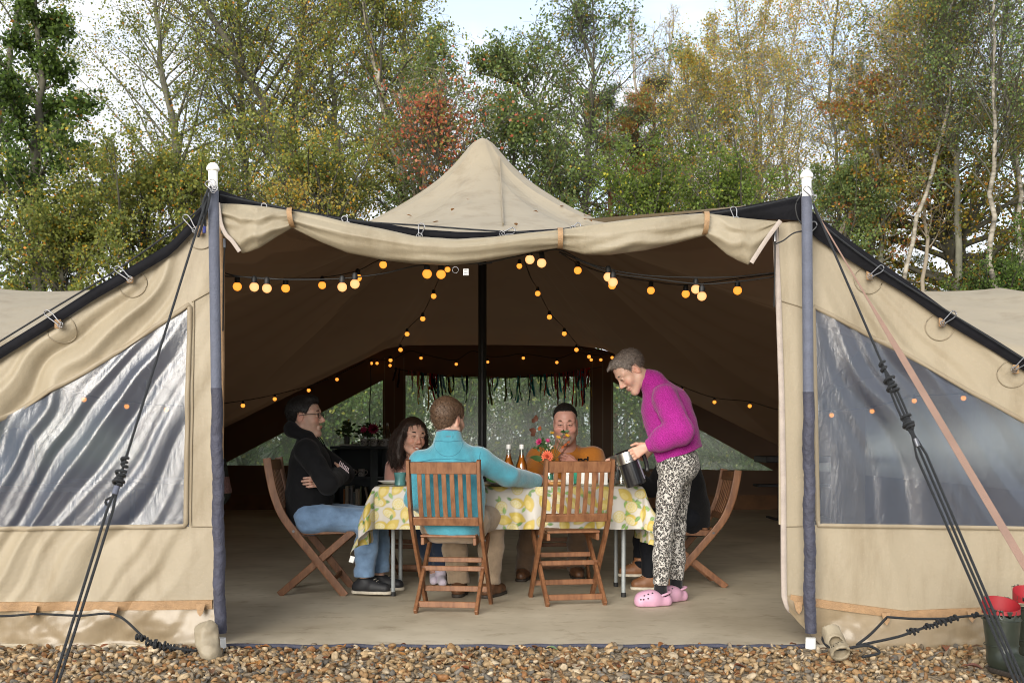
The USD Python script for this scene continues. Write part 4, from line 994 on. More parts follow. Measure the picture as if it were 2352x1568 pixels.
CH = {'A': ((-0.357, 6.25, 0), -7, 1), 'B': ((0.355, 6.545, 0), 10, 1), 'C': ((-1.30, 6.96, 0), -88, 1), 'D': ((1.245, 7.32, 0), 92, 0.9), 'E': ((-0.70, 7.62, 0), 172, 1), 'G': ((0.34, 7.78, 0), 184, 1)}
lab = {'A': 'wooden folding chair whose slatted back presses the turquoise fleece', 'B': 'empty wooden folding chair with its back to the gravel', 'C': 'worn wooden folding chair under the person in black hoodie', 'D': 'wooden folding chair behind the leopard print trousers',
       'E': 'wooden folding chair of the smiling long-haired person behind the table', 'G': 'wooden folding chair of the person in orange T-shirt'}
c0 = make_chair(lab['A'], *CH['A'][:2])
g0 = 'folding wooden chairs round the table'
x0_ = UsdGeom.Xform(stage.GetPrimAtPath(c0))
x0_.GetOrderedXformOps()[0].Set(Gf.Vec3d(*CH['A'][0])); x0_.AddRotateZOp().Set(float(CH['A'][1]))
for k_ in 'BCDEG':
    l_, r_, sz = CH[k_]
    copy_of(c0, 'folding_chair', lab[k_], l_, math.radians(r_), g0, 'chair', (1, 1, sz) if sz != 1 else None)

# ---------------------------------------------------------------- table and cloth
TX0, TX1, TY0, TY1, TZ = -0.866, 0.822, 6.6, 7.3, 0.71
tb = thing('folding_table', 'long folding table on grey tube legs hidden under the lemon cloth', 'table', ((TX0 + TX1) / 2, (TY0 + TY1) / 2, 0))
plain('table_top', (0.5, 0.48, 0.44), 0.5); plain('grey_tube', (0.25, 0.27, 0.27), 0.4, 0.15, 20, spec=0.6); plain('rubber', (0.012, 0.012, 0.012), 0.7)
obj('tabletop', box(((TX0 + TX1) / 2, (TY0 + TY1) / 2, TZ - 0.022), (TX1 - TX0, TY1 - TY0, 0.036), ch=0.008), 'table_top', tb)
for x_, y_ in ((-0.768, 6.75), (0.716, 6.71), (-0.768, 7.2), (0.716, 7.2)):
    lg = obj('leg', tube([(x_, y_, 0.02), (x_, y_, TZ - 0.041)], 0.0135, 14), 'grey_tube', tb, smooth=40)
    obj('rubber_foot', lathe([(0, 0), (0.016, 0), (0.017, 0.028), (0.0, 0.03)], (x_, y_, 0.0)), 'rubber', lg, smooth=40)
for x_ in (-0.768, 0.716):
    obj('cross_tube', tube([(x_, 6.77, 0.52), (x_, 7.18, 0.52)], 0.009, 10), 'grey_tube', tb, smooth=40)
from PIL import Image, ImageDraw
OX, OY = 0.37, 0.27
def lemon_print(w, h, seed):
    """The cloth's print, 1 mm a pixel, as linear colour: whole lemons, cut lemons, leaves and stalks on white."""
    r = np.random.default_rng(seed)
    W_, H_ = int(w * 1000), int(h * 1000)
    im = Image.new('RGB', (W_, H_), (112, 106, 96)); D = ImageDraw.Draw(im)
    spots = []
    for _ in range(9000):
        p = r.uniform(0, 1, 2) * (W_, H_)
        if all((p[0] - q_[0]) ** 2 + (p[1] - q_[1]) ** 2 > 76 ** 2 for q_ in spots):
            spots.append(p)
    def shape(c, a, b, ang, tipk=0.0, n=40):
        t = np.linspace(0, 2 * np.pi, n, endpoint=False)
        x, y = a * np.cos(t) * (1 + tipk * np.abs(np.cos(t)) ** 12), b * np.sin(t)
        ca, sa = math.cos(ang), math.sin(ang)
        return [(c[0] + ca * u - sa * v, c[1] + sa * u + ca * v) for u, v in zip(x, y)]
    def leaf(c, L, ang):
        t = np.linspace(0, 1, 14)
        up = np.sin(np.pi * t ** 0.8) * L * 0.24
        ca, sa = math.cos(ang), math.sin(ang)
        pts = [(c[0] + ca * u * L - sa * v, c[1] + sa * u * L + ca * v) for u, v in zip(t, up)] + [(c[0] + ca * u * L + sa * v, c[1] + sa * u * L - ca * v) for u, v in zip(t[::-1], up[::-1])]
        g = [(26, 52, 12), (40, 72, 16), (18, 40, 12)][r.integers(3)]
        D.polygon(pts, fill=g, outline=(14, 26, 8))
        D.line([c, (c[0] + ca * L, c[1] + sa * L)], fill=(70, 95, 30), width=2)
    for p in spots:
        ang = r.uniform(0, 6.28); kind = r.random()
        for _ in range(3):
            if r.random() < 0.75:
                a2 = r.uniform(0, 6.28); q_ = (p[0] + 36 * math.cos(a2), p[1] + 36 * math.sin(a2))
                D.line([p[0], p[1], *q_], fill=(50, 42, 14), width=3); leaf(q_, r.uniform(34, 50), a2 + r.normal() * 0.5)
        if kind < 0.5:
            D.polygon(shape(p, 44, 32, ang, 0.3), fill=(112, 84, 16), outline=(40, 36, 10))
            D.polygon(shape((p[0] - 6, p[1] - 8), 27, 17, ang), fill=(130, 104, 34))
            for _ in range(5):
                q_ = p + r.normal(size=2) * 13
                D.line([*q_, *(q_ + r.normal(size=2) * 9)], fill=(120, 90, 8), width=2)
        else:
            a, b = (38, 36) if kind < 0.8 else (38, 24)
            if kind > 0.8: D.polygon(shape((p[0] + 9, p[1] + 4), 42, 31, ang), fill=(112, 84, 16), outline=(45, 38, 10))
            D.polygon(shape(p, a, b, ang), fill=(128, 98, 18), outline=(45, 40, 12))
            D.polygon(shape(p, a * 0.86, b * 0.86, ang), fill=(128, 120, 92))
            D.polygon(shape(p, a * 0.72, b * 0.72, ang), fill=(126, 106, 40))
            for i in range(9):
                e = shape(p, a * 0.72, b * 0.72, ang, n=9)[i]
                D.line([p[0], p[1], *e], fill=(140, 130, 92), width=3)
            D.ellipse([p[0] - 5, p[1] - 5, p[0] + 5, p[1] + 5], fill=(110, 100, 40))
    return np.asarray(im, float) / 255
tex = lemon_print(TX1 - TX0 + 2 * OX, TY1 - TY0 + 2 * OY, 4)
step = 5
tex = tex[:tex.shape[0] // step * step, :tex.shape[1] // step * step].reshape(tex.shape[0] // step, step, tex.shape[1] // step, step, 3).mean((1, 3))
nh_, nw_ = tex.shape[:2]
cxs, cys = np.meshgrid(np.linspace(TX0 - OX, TX1 + OX, nw_), np.linspace(TY0 - OY, TY1 + OY, nh_), indexing='ij')
mxp, myp = np.clip(cxs, TX0, TX1), np.clip(cys, TY0, TY1)
ax_, ay_ = cxs - mxp, cys - myp
rr_ = np.hypot(ax_, ay_); rs = np.maximum(rr_, 1e-6)
ux, uy = ax_ / rs, ay_ / rs
corner = np.abs(2 * ux * uy)
wave = 0.017 * np.sin(cxs * 19 + 1.0) * np.abs(uy) + 0.012 * np.sin(cxs * 41 + 2 * np.sin(cxs * 5)) * np.abs(uy) + 0.02 * np.sin(cys * 21) * np.abs(ux) * (1 - corner)
fl_ = 0.012 + (0.045 * corner + wave + 0.02) * np.clip(rr_ / 0.2, 0, 1) + 0.1 * corner * np.clip(rr_ / 0.45, 0, 1) ** 1.5
hang = rr_ > 1e-6
CPx = mxp + np.where(hang, ux * fl_ * np.clip(rr_ / 0.02, 0, 1), 0)
CPy = myp + np.where(hang, uy * fl_ * np.clip(rr_ / 0.02, 0, 1), 0)
CPz = TZ + 0.002 - np.maximum(rr_ - 0.004, 0) * (1 - 0.05 * corner) + 0.0015 * np.sin(cxs * 30) * np.sin(cys * 23) * ~hang
tinted('printed_cloth', 0.55, 0.25, 25.0)
obj('tablecloth', sheet(np.stack([CPx, CPy, CPz], -1)), 'printed_cloth', smooth=True, color=tex.transpose(1, 0, 2).reshape(-1, 3), label='white tablecloth printed with yellow lemons and green leaves over the table', cat='tablecloth')
obj('care_tag', box((CPx[0, 0] + 0.01, CPy[0, 0] + 0.005, CPz[0, 0] - 0.015), (0.028, 0.001, 0.04), rot((0, 1, 0), 0.3)), 'white_plastic', smooth=False, label='tiny white care label dangling from the tablecloth corner', cat='label tag')
TT = TZ + 0.005
# ---------------------------------------------------------------- things on the table
plain('crockery', (0.62, 0.61, 0.58), 0.25, 0.05); plain('teal_glaze', (0.06, 0.16, 0.16), 0.25, 0.6, 16); plain('bread', (0.48, 0.25, 0.08), 0.6, 0.35, 14, 0.4, 60); plain('crumb', (0.66, 0.52, 0.32), 0.8, 0.15, 30, 0.5, 90)
plain('red_melon', (0.5, 0.03, 0.025), 0.4, 0.2, 20); plain('green_melon', (0.06, 0.26, 0.04), 0.4, 0.3, 10); plain('white_paper', (0.66, 0.66, 0.64), 0.7, 0.05); plain('ink', (0.02, 0.02, 0.03), 0.7); plain('red_ink', (0.5, 0.09, 0.03), 0.7); plain('blue_ink', (0.03, 0.04, 0.2), 0.6); plain('green_glass', (0.03, 0.22, 0.14), 0.2)
mat('clear_glass', {'t': ('transparent_bsdf', {'color': (0.93, 0.95, 0.94)}), 'g': ('glossy_bsdf', {'roughness': 0.04, 'color': (0.95,) * 3}), 'f': ('fresnel', {'IOR': 1.5}), 'fm': ('math', {'math_type': 'multiply_add', 'value2': 0.85, 'value3': 0.05}), 'x': ('mix_closure', {})},
    [('f.fac', 'fm.value1'), ('fm.value', 'x.fac'), ('t.BSDF', 'x.closure1'), ('g.BSDF', 'x.closure2')], surface='x.closure')
mat('juice', {'p': ('principled_bsdf', {'base_color': (0.42, 0.13, 0.012), 'roughness': 0.12, 'coat_weight': 0.6})}, [])
mat('tea', {'p': ('principled_bsdf', {'base_color': (0.06, 0.03, 0.015), 'roughness': 0.1})}, [])
def put(px, py, d):
    p = at(px, py, d); return np.array([p[0], d, TT])
def plate(name, px, d, r, label):
    c = put(px, 0, d)
    obj(name, lathe([(0, 0.003), (r * 0.6, 0.003), (r * 0.72, 0.006), (r, 0.02), (r, 0.023), (r * 0.7, 0.011), (0, 0.008)], c, 40), 'crockery', smooth=40, label=label, cat='plate')
plate('plate', 908, 6.93, 0.115, 'white plate behind the teal mug at the table end')
plate('plate', 1165, 6.74, 0.15, 'large white plate under the sleeve of the turquoise fleece')
c = put(919, 0, 6.74)
mg = obj('teal_mug', lathe([(0, 0.0), (0.036, 0.0), (0.037, 0.004), (0.034, 0.04), (0.04, 0.08), (0.042, 0.083), (0.039, 0.083), (0.032, 0.04), (0.03, 0.008), (0, 0.008)], c, 28), 'teal_glaze', smooth=40, label='mottled teal pottery tumbler at the table end', cat='mug')
for i, (px, lb) in enumerate(((1168, 'amber juice bottle with white cap nearer the turquoise sleeve'), (1198, 'amber juice bottle with white cap nearer the flowers'))):
    c = put(px, 0, 7.0)
    b = thing('juice_bottle', lb, 'bottle', c, 'pair of juice bottles')
    pr = [(0, 0), (0.036, 0), (0.0385, 0.006), (0.0385, 0.1), (0.036, 0.125), (0.022, 0.165), (0.0145, 0.195), (0.0135, 0.235)]
    obj('glass', lathe(pr + [(0.012, 0.235)], c, 24), 'clear_glass', b, smooth=40)
    obj('juice', lathe([(0, 0.003), (0.036, 0.003), (0.036, 0.1), (0.034, 0.123), (0.02, 0.163), (0.013, 0.192), (0, 0.194)], c, 24), 'juice', b, smooth=40)
    obj('cap', lathe([(0, 0.232), (0.0155, 0.232), (0.0155, 0.26), (0.013, 0.263), (0, 0.263)], c, 20), 'white_plastic', b, smooth=40)
    an = np.linspace(-2.6, -0.6, 16)
    lbp = np.stack([np.stack([c[0] + 0.0392 * np.cos(an), c[1] + 0.0392 * np.sin(an), np.full(16, c[2] + z)], 1) for z in (0.015, 0.068)], 1)
    lb_ = obj('paper_label', sheet(lbp), 'white_paper', b, smooth=True)
    for q_ in range(4):
        obj('print_line', box((c[0] - 0.004 + 0.003 * (q_ % 2), c[1] - 0.0402, c[2] + 0.058 - 0.011 * q_), (0.022 - 0.005 * (q_ % 2), 0.001, 0.003)), 'ink', lb_, smooth=False)
c = put(1143, 0, 6.76)
bw_ = thing('melon_slice', 'cut melon wedge with green rind and red flesh on the plate', 'melon', c)
an = np.linspace(0, np.pi, 20)
obj('rind', poly([(0.075 * np.cos(a), -0.03 * np.sin(a)) for a in an], 0.05, lambda v: np.stack([c[0] + v[:, 0], c[1] - 0.02 + v[:, 2], c[2] + 0.045 + v[:, 1]], 1)), 'green_melon', bw_, smooth=40)
obj('flesh', poly([(0.068 * np.cos(a), -0.02 * np.sin(a) + 0.012) for a in an] + [(-0.05, 0.022), (0.05, 0.022)], 0.054, lambda v: np.stack([c[0] + v[:, 0], c[1] - 0.022 + v[:, 2], c[2] + 0.05 + v[:, 1]], 1)), 'red_melon', bw_, smooth=40)
def bun(px, d, r, lb):
    c = put(px, 0, d)
    obj('bread_roll', lathe([(0, 0.0), (r * 0.8, 0.002), (r, 0.018), (r * 0.93, 0.035), (r * 0.65, 0.052), (0, 0.06)], c, 22), 'bread', smooth=True, label=lb, cat='bread roll')
bun(1222, 6.95, 0.055, 'golden bread roll between the juice bottles and the empty chair')
c = put(1277, 0, 6.72)
sw_ = thing('sandwich', 'half bread roll with pale crumb beside the reaching hand', 'bread', c)
obj('crust', lathe([(0, 0), (0.05, 0.002), (0.057, 0.016), (0.055, 0.024), (0, 0.024)], c, 22), 'bread', sw_, smooth=True)
obj('crumb', lathe([(0, 0.0245), (0.052, 0.0245), (0.045, 0.034), (0, 0.036)], c, 22), 'crumb', sw_, smooth=True)
# printed packets seen between the slats of the empty chair
for px, d, w_, h_, a_, lb, marks in ((1308, 6.85, 0.05, 0.085, 0.1, 'white carton with red and blue letters seen between chair slats', 'LP'), (1345, 6.95, 0.09, 0.075, -0.2, 'plain white carton lying behind the chair slats', ''), (1385, 6.8, 0.055, 0.085, 0.15, 'white carton with orange-red emblem near the glass jug', 'o')):
    c = put(px, 0, d); R = rot((0, 0, 1), a_)
    pk = thing('carton', lb, 'carton', c)
    obj('box', box(c + (0, 0, h_ / 2), (w_, 0.035, h_), R, 0.002), 'white_paper', pk)
    if marks == 'LP':
        for q_, (ch, m_) in enumerate((('L', 'ink'), ('P', 'blue_ink'), ('O', 'blue_ink'), ('7', 'red_ink'))):
            tm = meshkit.text_mesh(ch, 0.014, 0.001)
            v = np.array(tm.vertices)
            obj('lettering', ((np.stack([v[:, 1] * 1.0 - 0.008, -0.0195 - v[:, 2], v[:, 0] - 0.004 + h_ - 0.02 - q_ * 0.018], 1) @ R.T) + c, np.array(tm.faces)), m_, pk, smooth=False)
    elif marks == 'o':
        for q_ in range(3):
            a = np.linspace(0, 2 * np.pi, 14)
            ringv = np.stack([0.006 * np.cos(a) - 0.008, np.full(14, -0.019), 0.006 * np.sin(a) + 0.06 - q_ * 0.011], 1) @ R.T + c
            obj('emblem', tube(ringv, 0.0014, 5), 'red_ink', pk)
c = put(1325, 0, 7.05)
obj('green_tumbler', lathe([(0, 0), (0.03, 0), (0.036, 0.09), (0.033, 0.09), (0.028, 0.006), (0, 0.006)], c, 22), 'green_glass', smooth=40, label='dark green tumbler behind the empty chair', cat='glass')
# glass jug under the kettle
c = put(1428, 0, 6.8)
jg = thing('glass_jug', 'clear glass jug with a little dark tea under the tilted kettle', 'jug', c)
obj('glass', lathe([(0, 0), (0.05, 0), (0.053, 0.006), (0.05, 0.06), (0.044, 0.13), (0.05, 0.155), (0.0475, 0.155), (0.042, 0.13), (0.048, 0.06), (0.05, 0.008), (0, 0.006)], c, 28), 'clear_glass', jg, smooth=40)
obj('tea', lathe([(0, 0.007), (0.0475, 0.007), (0.0475, 0.03), (0, 0.03)], c, 28), 'tea', jg, smooth=40)
obj('rim', tube([c + (0.0488 * math.cos(a), 0.0488 * math.sin(a), 0.155) for a in np.linspace(0, 2 * np.pi, 28)], 0.002, 6), 'steel', jg, smooth=True)
obj('handle', tube(spline([c + q_ for q_ in ((-0.047, 0, 0.135), (-0.075, 0, 0.125), (-0.08, 0, 0.07), (-0.05, 0, 0.045))], 16), 0.004, 7), 'clear_glass', jg, smooth=True)
c = put(1455, 0, 6.72)
G = np.stack(np.meshgrid(np.linspace(-0.05, 0.05, 14), np.linspace(-0.04, 0.04, 12), indexing='ij'), -1)
obj('napkin', sheet(np.concatenate([G + c[:2], (TT + 0.004 + 0.026 * fbm(np.concatenate([G * 34, 0 * G[..., :1]], -1), 3))[..., None]], -1)), 'white_paper', smooth=True, label='crumpled white paper napkin beside the glass jug', cat='napkin')

# flowers on the table
plain('stem_green', (0.05, 0.09, 0.025), 0.6); plain('petal_salmon', (0.66, 0.16, 0.085), 0.5, 0.25, 30); plain('petal_pink', (0.5, 0.04, 0.16), 0.5, 0.3, 30); plain('petal_magenta', (0.36, 0.015, 0.1), 0.5, 0.3, 30); plain('petal_yellow', (0.62, 0.32, 0.02), 0.5); plain('petal_white', (0.66, 0.62, 0.54), 0.6)
plain('leaf_brown', (0.09, 0.03, 0.015), 0.6, 0.3, 20); plain('leaf_rust', (0.3, 0.07, 0.02), 0.6, 0.3, 20); plain('leaf_green', (0.04, 0.085, 0.025), 0.5, 0.3, 20)
def petal(c, dirv, up, L, w):
    d = np.asarray(dirv, float); d /= np.linalg.norm(d); s_ = np.cross(d, up); s_ /= np.linalg.norm(s_); n_ = np.cross(s_, d)
    t = np.linspace(0, 1, 6); wd = w * np.sin(np.pi * (0.08 + 0.92 * t) ** 0.8) * 0.5
    mid = c + d[None] * (t * L)[:, None] + n_[None] * (0.25 * L * t ** 2)[:, None]
    return sheet(np.stack([mid - s_ * wd[:, None], mid - n_ * (0.1 * wd)[:, None], mid + s_ * wd[:, None]], 1))
def dahlia(c, face, r, rings=4, n=14):
    face = np.asarray(face, float); face /= np.linalg.norm(face)
    a = np.cross(face, (0.1, 0.3, 1)); a /= np.linalg.norm(a); b = np.cross(face, a)
    ps = []
    for k in range(rings):
        for i in range(n - 2 * k):
            an = 2 * np.pi * (i + 0.5 * (k % 2)) / (n - 2 * k); tl = 0.15 + 0.42 * k
            dv = (a * math.cos(an) + b * math.sin(an)) * math.cos(tl) + face * math.sin(tl)
            ps.append(petal(c, dv, face, r * (1 - 0.14 * k), r * 0.36))
    return join(ps)
def leafblade(c, d, L, w, up=(0, -1, 0.3)):
    return petal(np.asarray(c, float), d, np.asarray(up, float), L, w)
def bouquet(t, base, heads, m_stem='stem_green'):
    for k, (tipp, what) in enumerate(heads):
        obj('stem', tube(spline([base, base * 0.5 + tipp * 0.5 + (0.006 * (-1) ** k, 0, 0.02), tipp], 8), 0.0018, 5), m_stem, t, smooth=True)
        for m_, mesh_ in what:
            obj('flower' if m_.startswith('petal') else 'leaf', mesh_, m_, t, smooth=True)
vb = put(1262, 0, 6.97)
vs = thing('flower_vase', 'jar of autumn flowers with a salmon dahlia and brown leaves on the table', 'flowers', vb)
obj('jar', lathe([(0, 0), (0.038, 0), (0.042, 0.01), (0.042, 0.08), (0.034, 0.1), (0.036, 0.108), (0.033, 0.108), (0.031, 0.1), (0.039, 0.078), (0.039, 0.012), (0, 0.006)], vb, 24), 'clear_glass', vs, smooth=40)
obj('water', lathe([(0, 0.008), (0.037, 0.012), (0.037, 0.065), (0, 0.065)], vb, 20), 'green_glass', vs, smooth=40)
pt = lambda px, py, d=6.93: at(px, py, d)
rf = np.random.default_rng(3)
neck = vb + (0, 0, 0.09)
heads = [(pt(1257, 1048, 6.88), [('petal_salmon', dahlia(pt(1257, 1048, 6.86), (-0.1, -1, 0.15), 0.046, 5, 16))]),
         (pt(1239, 1015), [('petal_pink', dahlia(pt(1239, 1015), (-0.6, -0.7, 0.4), 0.03, 3, 9))]), (pt(1258, 1012), [('petal_pink', dahlia(pt(1258, 1012), (0.1, -0.8, 0.5), 0.02, 2, 8))]),
         (pt(1268, 995), [('petal_yellow', dahlia(pt(1268, 995), (0, -0.4, 0.9), 0.02, 1, 9))]), (pt(1282, 1005), [('petal_yellow', dahlia(pt(1282, 1005), (0.2, -0.5, 0.8), 0.022, 1, 9))]), (pt(1302, 1001), [('petal_yellow', dahlia(pt(1302, 1001), (0.3, -0.5, 0.8), 0.025, 1, 9))]),
         (pt(1230, 962), [('leaf_brown', join([leafblade(pt(1230, 968 + 0), (0.1, -0.2, 1), 0.05, 0.034), leafblade(pt(1228, 970), (-0.5, -0.2, 0.6), 0.035, 0.028)]))]),
         (pt(1240, 982), [('leaf_rust', leafblade(pt(1238, 988), (0.3, -0.3, 0.9), 0.036, 0.024))]), (pt(1222, 990), [('leaf_brown', join([leafblade(pt(1232, 990), (-1, -0.2, 0.15), 0.055, 0.04), leafblade(pt(1228, 994), (-0.6, -0.3, -0.5), 0.04, 0.03)]))]),
         (pt(1215, 1050), [('leaf_green', leafblade(pt(1246, 1054), (-1, -0.25, 0.12), 0.095, 0.04))]), (pt(1292, 1020), [('leaf_rust', join([leafblade(pt(1290 + 6 * q_, 1030 - 7 * q_), (0.5, -0.4, 0.7 - 0.3 * q_), 0.035, 0.018) for q_ in range(3)]))]),
         (pt(1295, 1040), [('leaf_brown', join([leafblade(pt(1285 + 4 * q_, 1045 - 5 * q_), (0.8, -0.4, 0.4), 0.03, 0.014) for q_ in range(4)]))])]
for q_ in range(9):
    px, py = 1262 + rf.normal() * 17, 1026 + rf.normal() * 14
    p_ = pt(px, py, 6.93 + rf.normal() * 0.02)
    heads.append((p_, [('leaf_green', join([leafblade(p_, rf.normal(size=3) + (0, -0.4, 0.5), 0.035, 0.018) for _ in range(4)]))]))
for q_ in range(6):
    p_ = pt(1262 + rf.normal() * 7, 1028 + rf.normal() * 8, 6.89)
    heads.append((p_, [('petal_white', dahlia(p_, rf.normal(size=3) * 0.4 + (0, -1, 0.4), 0.009, 1, 6))]))
bouquet(vs, neck, heads)
# ---------------------------------------------------------------- people
mat('skin', {'a': ('attribute', {'attribute': 'tint'}), 'tc': ('texture_coordinate', {}), 'n': ('noise_texture', {'scale': 90.0, 'detail': 4.0}), 'b': ('bump', {'strength': 0.12, 'distance': 0.003}),
             'p': ('principled_bsdf', {'roughness': 0.5, 'specular_ior_level': 0.4, 'subsurface_weight': 0.12, 'subsurface_scale': 0.006})},
    [('a.color', 'p.base_color'), ('tc.object', 'n.vector'), ('n.fac', 'b.height'), ('b.normal', 'p.normal')])
def cloth(name, c, var=0.2, scale=9.0, rough=0.85, bump=0.35, bscale=90.0, sheen=0.2):
    plain(name, c, rough, var, scale, bump, bscale, sheen=sheen, spec=0.2)
cloth('hoodie', (0.006, 0.006, 0.007), 0.3, 8, sheen=0.05); cloth('black_sweat', (0.006, 0.006, 0.007), 0.3, sheen=0.05); cloth('jeans', (0.15, 0.235, 0.36), 0.45, 7.0, bscale=160); cloth('dark_jeans', (0.02, 0.032, 0.06)); cloth('fleece', (0.05, 0.23, 0.3), 0.22, 12.0, sheen=0.5, bscale=130)
cloth('fleece_seam', (0.03, 0.16, 0.22)); cloth('collar_lining', (0.12, 0.11, 0.14)); cloth('orange_shirt', (0.37, 0.13, 0.016), 0.12); cloth('pink_shirt', (0.37, 0.19, 0.15), 0.15); cloth('beige_trousers', (0.29, 0.215, 0.145), 0.15); cloth('brown_trousers', (0.12, 0.075, 0.045)); cloth('dark_trousers', (0.007, 0.008, 0.011), sheen=0.02); cloth('black_sock', (0.008, 0.008, 0.01)); cloth('lilac_sock', (0.5, 0.44, 0.52)); cloth('print_white', (0.6, 0.5, 0.52))
plain('black_shoe', (0.012, 0.012, 0.014), 0.6); plain('brown_shoe', (0.1, 0.045, 0.02), 0.5, 0.3, 12); plain('tan_shoe', (0.2, 0.085, 0.035), 0.55, 0.3, 12); plain('shoe_sole', (0.5, 0.45, 0.36), 0.6, 0.3, 20); plain('dark_sole', (0.03, 0.022, 0.016), 0.7); plain('pink_clog', (0.5, 0.28, 0.38), 0.5, 0.08, 9)
plain('eye_white', (0.3, 0.27, 0.25), 0.25, 0.02); plain('iris', (0.03, 0.022, 0.015), 0.2); plain('teeth', (0.68, 0.63, 0.56), 0.3, 0.03); plain('frame_black', (0.01, 0.01, 0.01), 0.3)
def hairmat(name, c):
    mat(name, {'tc': ('texture_coordinate', {}), 'mp': ('mapping', {'scale': (1.0, 1.0, 0.35)}), 'n': ('noise_texture', {'scale': 130.0, 'detail': 5.0, 'roughness': 0.7}), 'r': ('rgb_ramp', {'ramp': [(0.3, np.array(c) * 0.45), (0.7, np.array(c) * 1.6)]}), 'b': ('bump', {'strength': 0.8, 'distance': 0.006}), 'p': ('principled_bsdf', {'roughness': 0.45, 'specular_ior_level': 0.35})},
        [('tc.object', 'mp.vector'), ('mp.vector', 'n.vector'), ('n.fac', 'r.fac'), ('r.color', 'p.base_color'), ('n.fac', 'b.height'), ('b.normal', 'p.normal')])
hairmat('hair_black', (0.012, 0.01, 0.009)); hairmat('hair_dark', (0.024, 0.013, 0.009)); hairmat('hair_brown', (0.085, 0.05, 0.03)); hairmat('hair_grey', (0.13, 0.105, 0.09)); hairmat('beard_grey', (0.2, 0.16, 0.13))
mat('leopard', {'tc': ('texture_coordinate', {}), 'nd': ('noise_texture', {'scale': 60.0, 'detail': 2.0}), 'ad': ('mix', {'mix_type': 'linear_light', 'fac': 0.012}), 'v': ('voronoi_texture', {'scale': 84.0, 'randomness': 0.9}), 'r': ('rgb_ramp', {'ramp': [(0.0, (0.3, 0.26, 0.22)), (0.22, (0.26, 0.23, 0.2)), (0.28, (0.012, 0.012, 0.012)), (0.54, (0.012, 0.012, 0.012)), (0.6, (0.44, 0.42, 0.39)), (1, (0.44, 0.42, 0.39))]}),
                'br': ('noise_texture', {'scale': 95.0, 'detail': 1.0}), 'rb': ('rgb_ramp', {'ramp': [(0.7, (0, 0, 0)), (0.76, (1, 1, 1))]}), 'bw': ('rgb_to_bw', {}), 'm': ('mix', {'color2': (0.44, 0.42, 0.39)}), 'p': ('principled_bsdf', {'roughness': 0.8, 'sheen_weight': 0.1})},
    [('tc.object', 'ad.color1'), ('tc.object', 'nd.vector'), ('nd.color', 'ad.color2'), ('ad.color', 'v.vector'), ('v.distance', 'r.fac'), ('tc.object', 'br.vector'), ('br.fac', 'rb.fac'), ('rb.color', 'bw.color'), ('bw.val', 'm.fac'), ('r.color', 'm.color1'), ('m.color', 'p.base_color')])
mat('knit_pink', {'tc': ('texture_coordinate', {}), 'mp': ('mapping', {'rotation': (0.0, -0.28, 0.0)}), 'w': ('wave_texture', {'wave_type': 'bands', 'bands_direction': 'x', 'scale': 38.0, 'distortion': 2.0, 'detail': 2.0, 'detail_scale': 2.0}), 'n': ('noise_texture', {'scale': 240.0, 'detail': 3.0}),
                  'r': ('rgb_ramp', {'ramp': [(0.3, (0.14, 0.005, 0.09)), (0.5, (0.3, 0.012, 0.2)), (0.7, (0.4, 0.035, 0.28))]}), 'ad': ('math', {'math_type': 'add'}), 'b': ('bump', {'strength': 0.6, 'distance': 0.003}), 'p': ('principled_bsdf', {'roughness': 0.9, 'sheen_weight': 0.15, 'specular_ior_level': 0.2})},
    [('tc.object', 'mp.vector'), ('mp.vector', 'w.vector'), ('tc.object', 'n.vector'), ('n.fac', 'r.fac'), ('w.fac', 'ad.value1'), ('n.fac', 'ad.value2'), ('r.color', 'p.base_color'), ('ad.value', 'b.height'), ('b.normal', 'p.normal')])

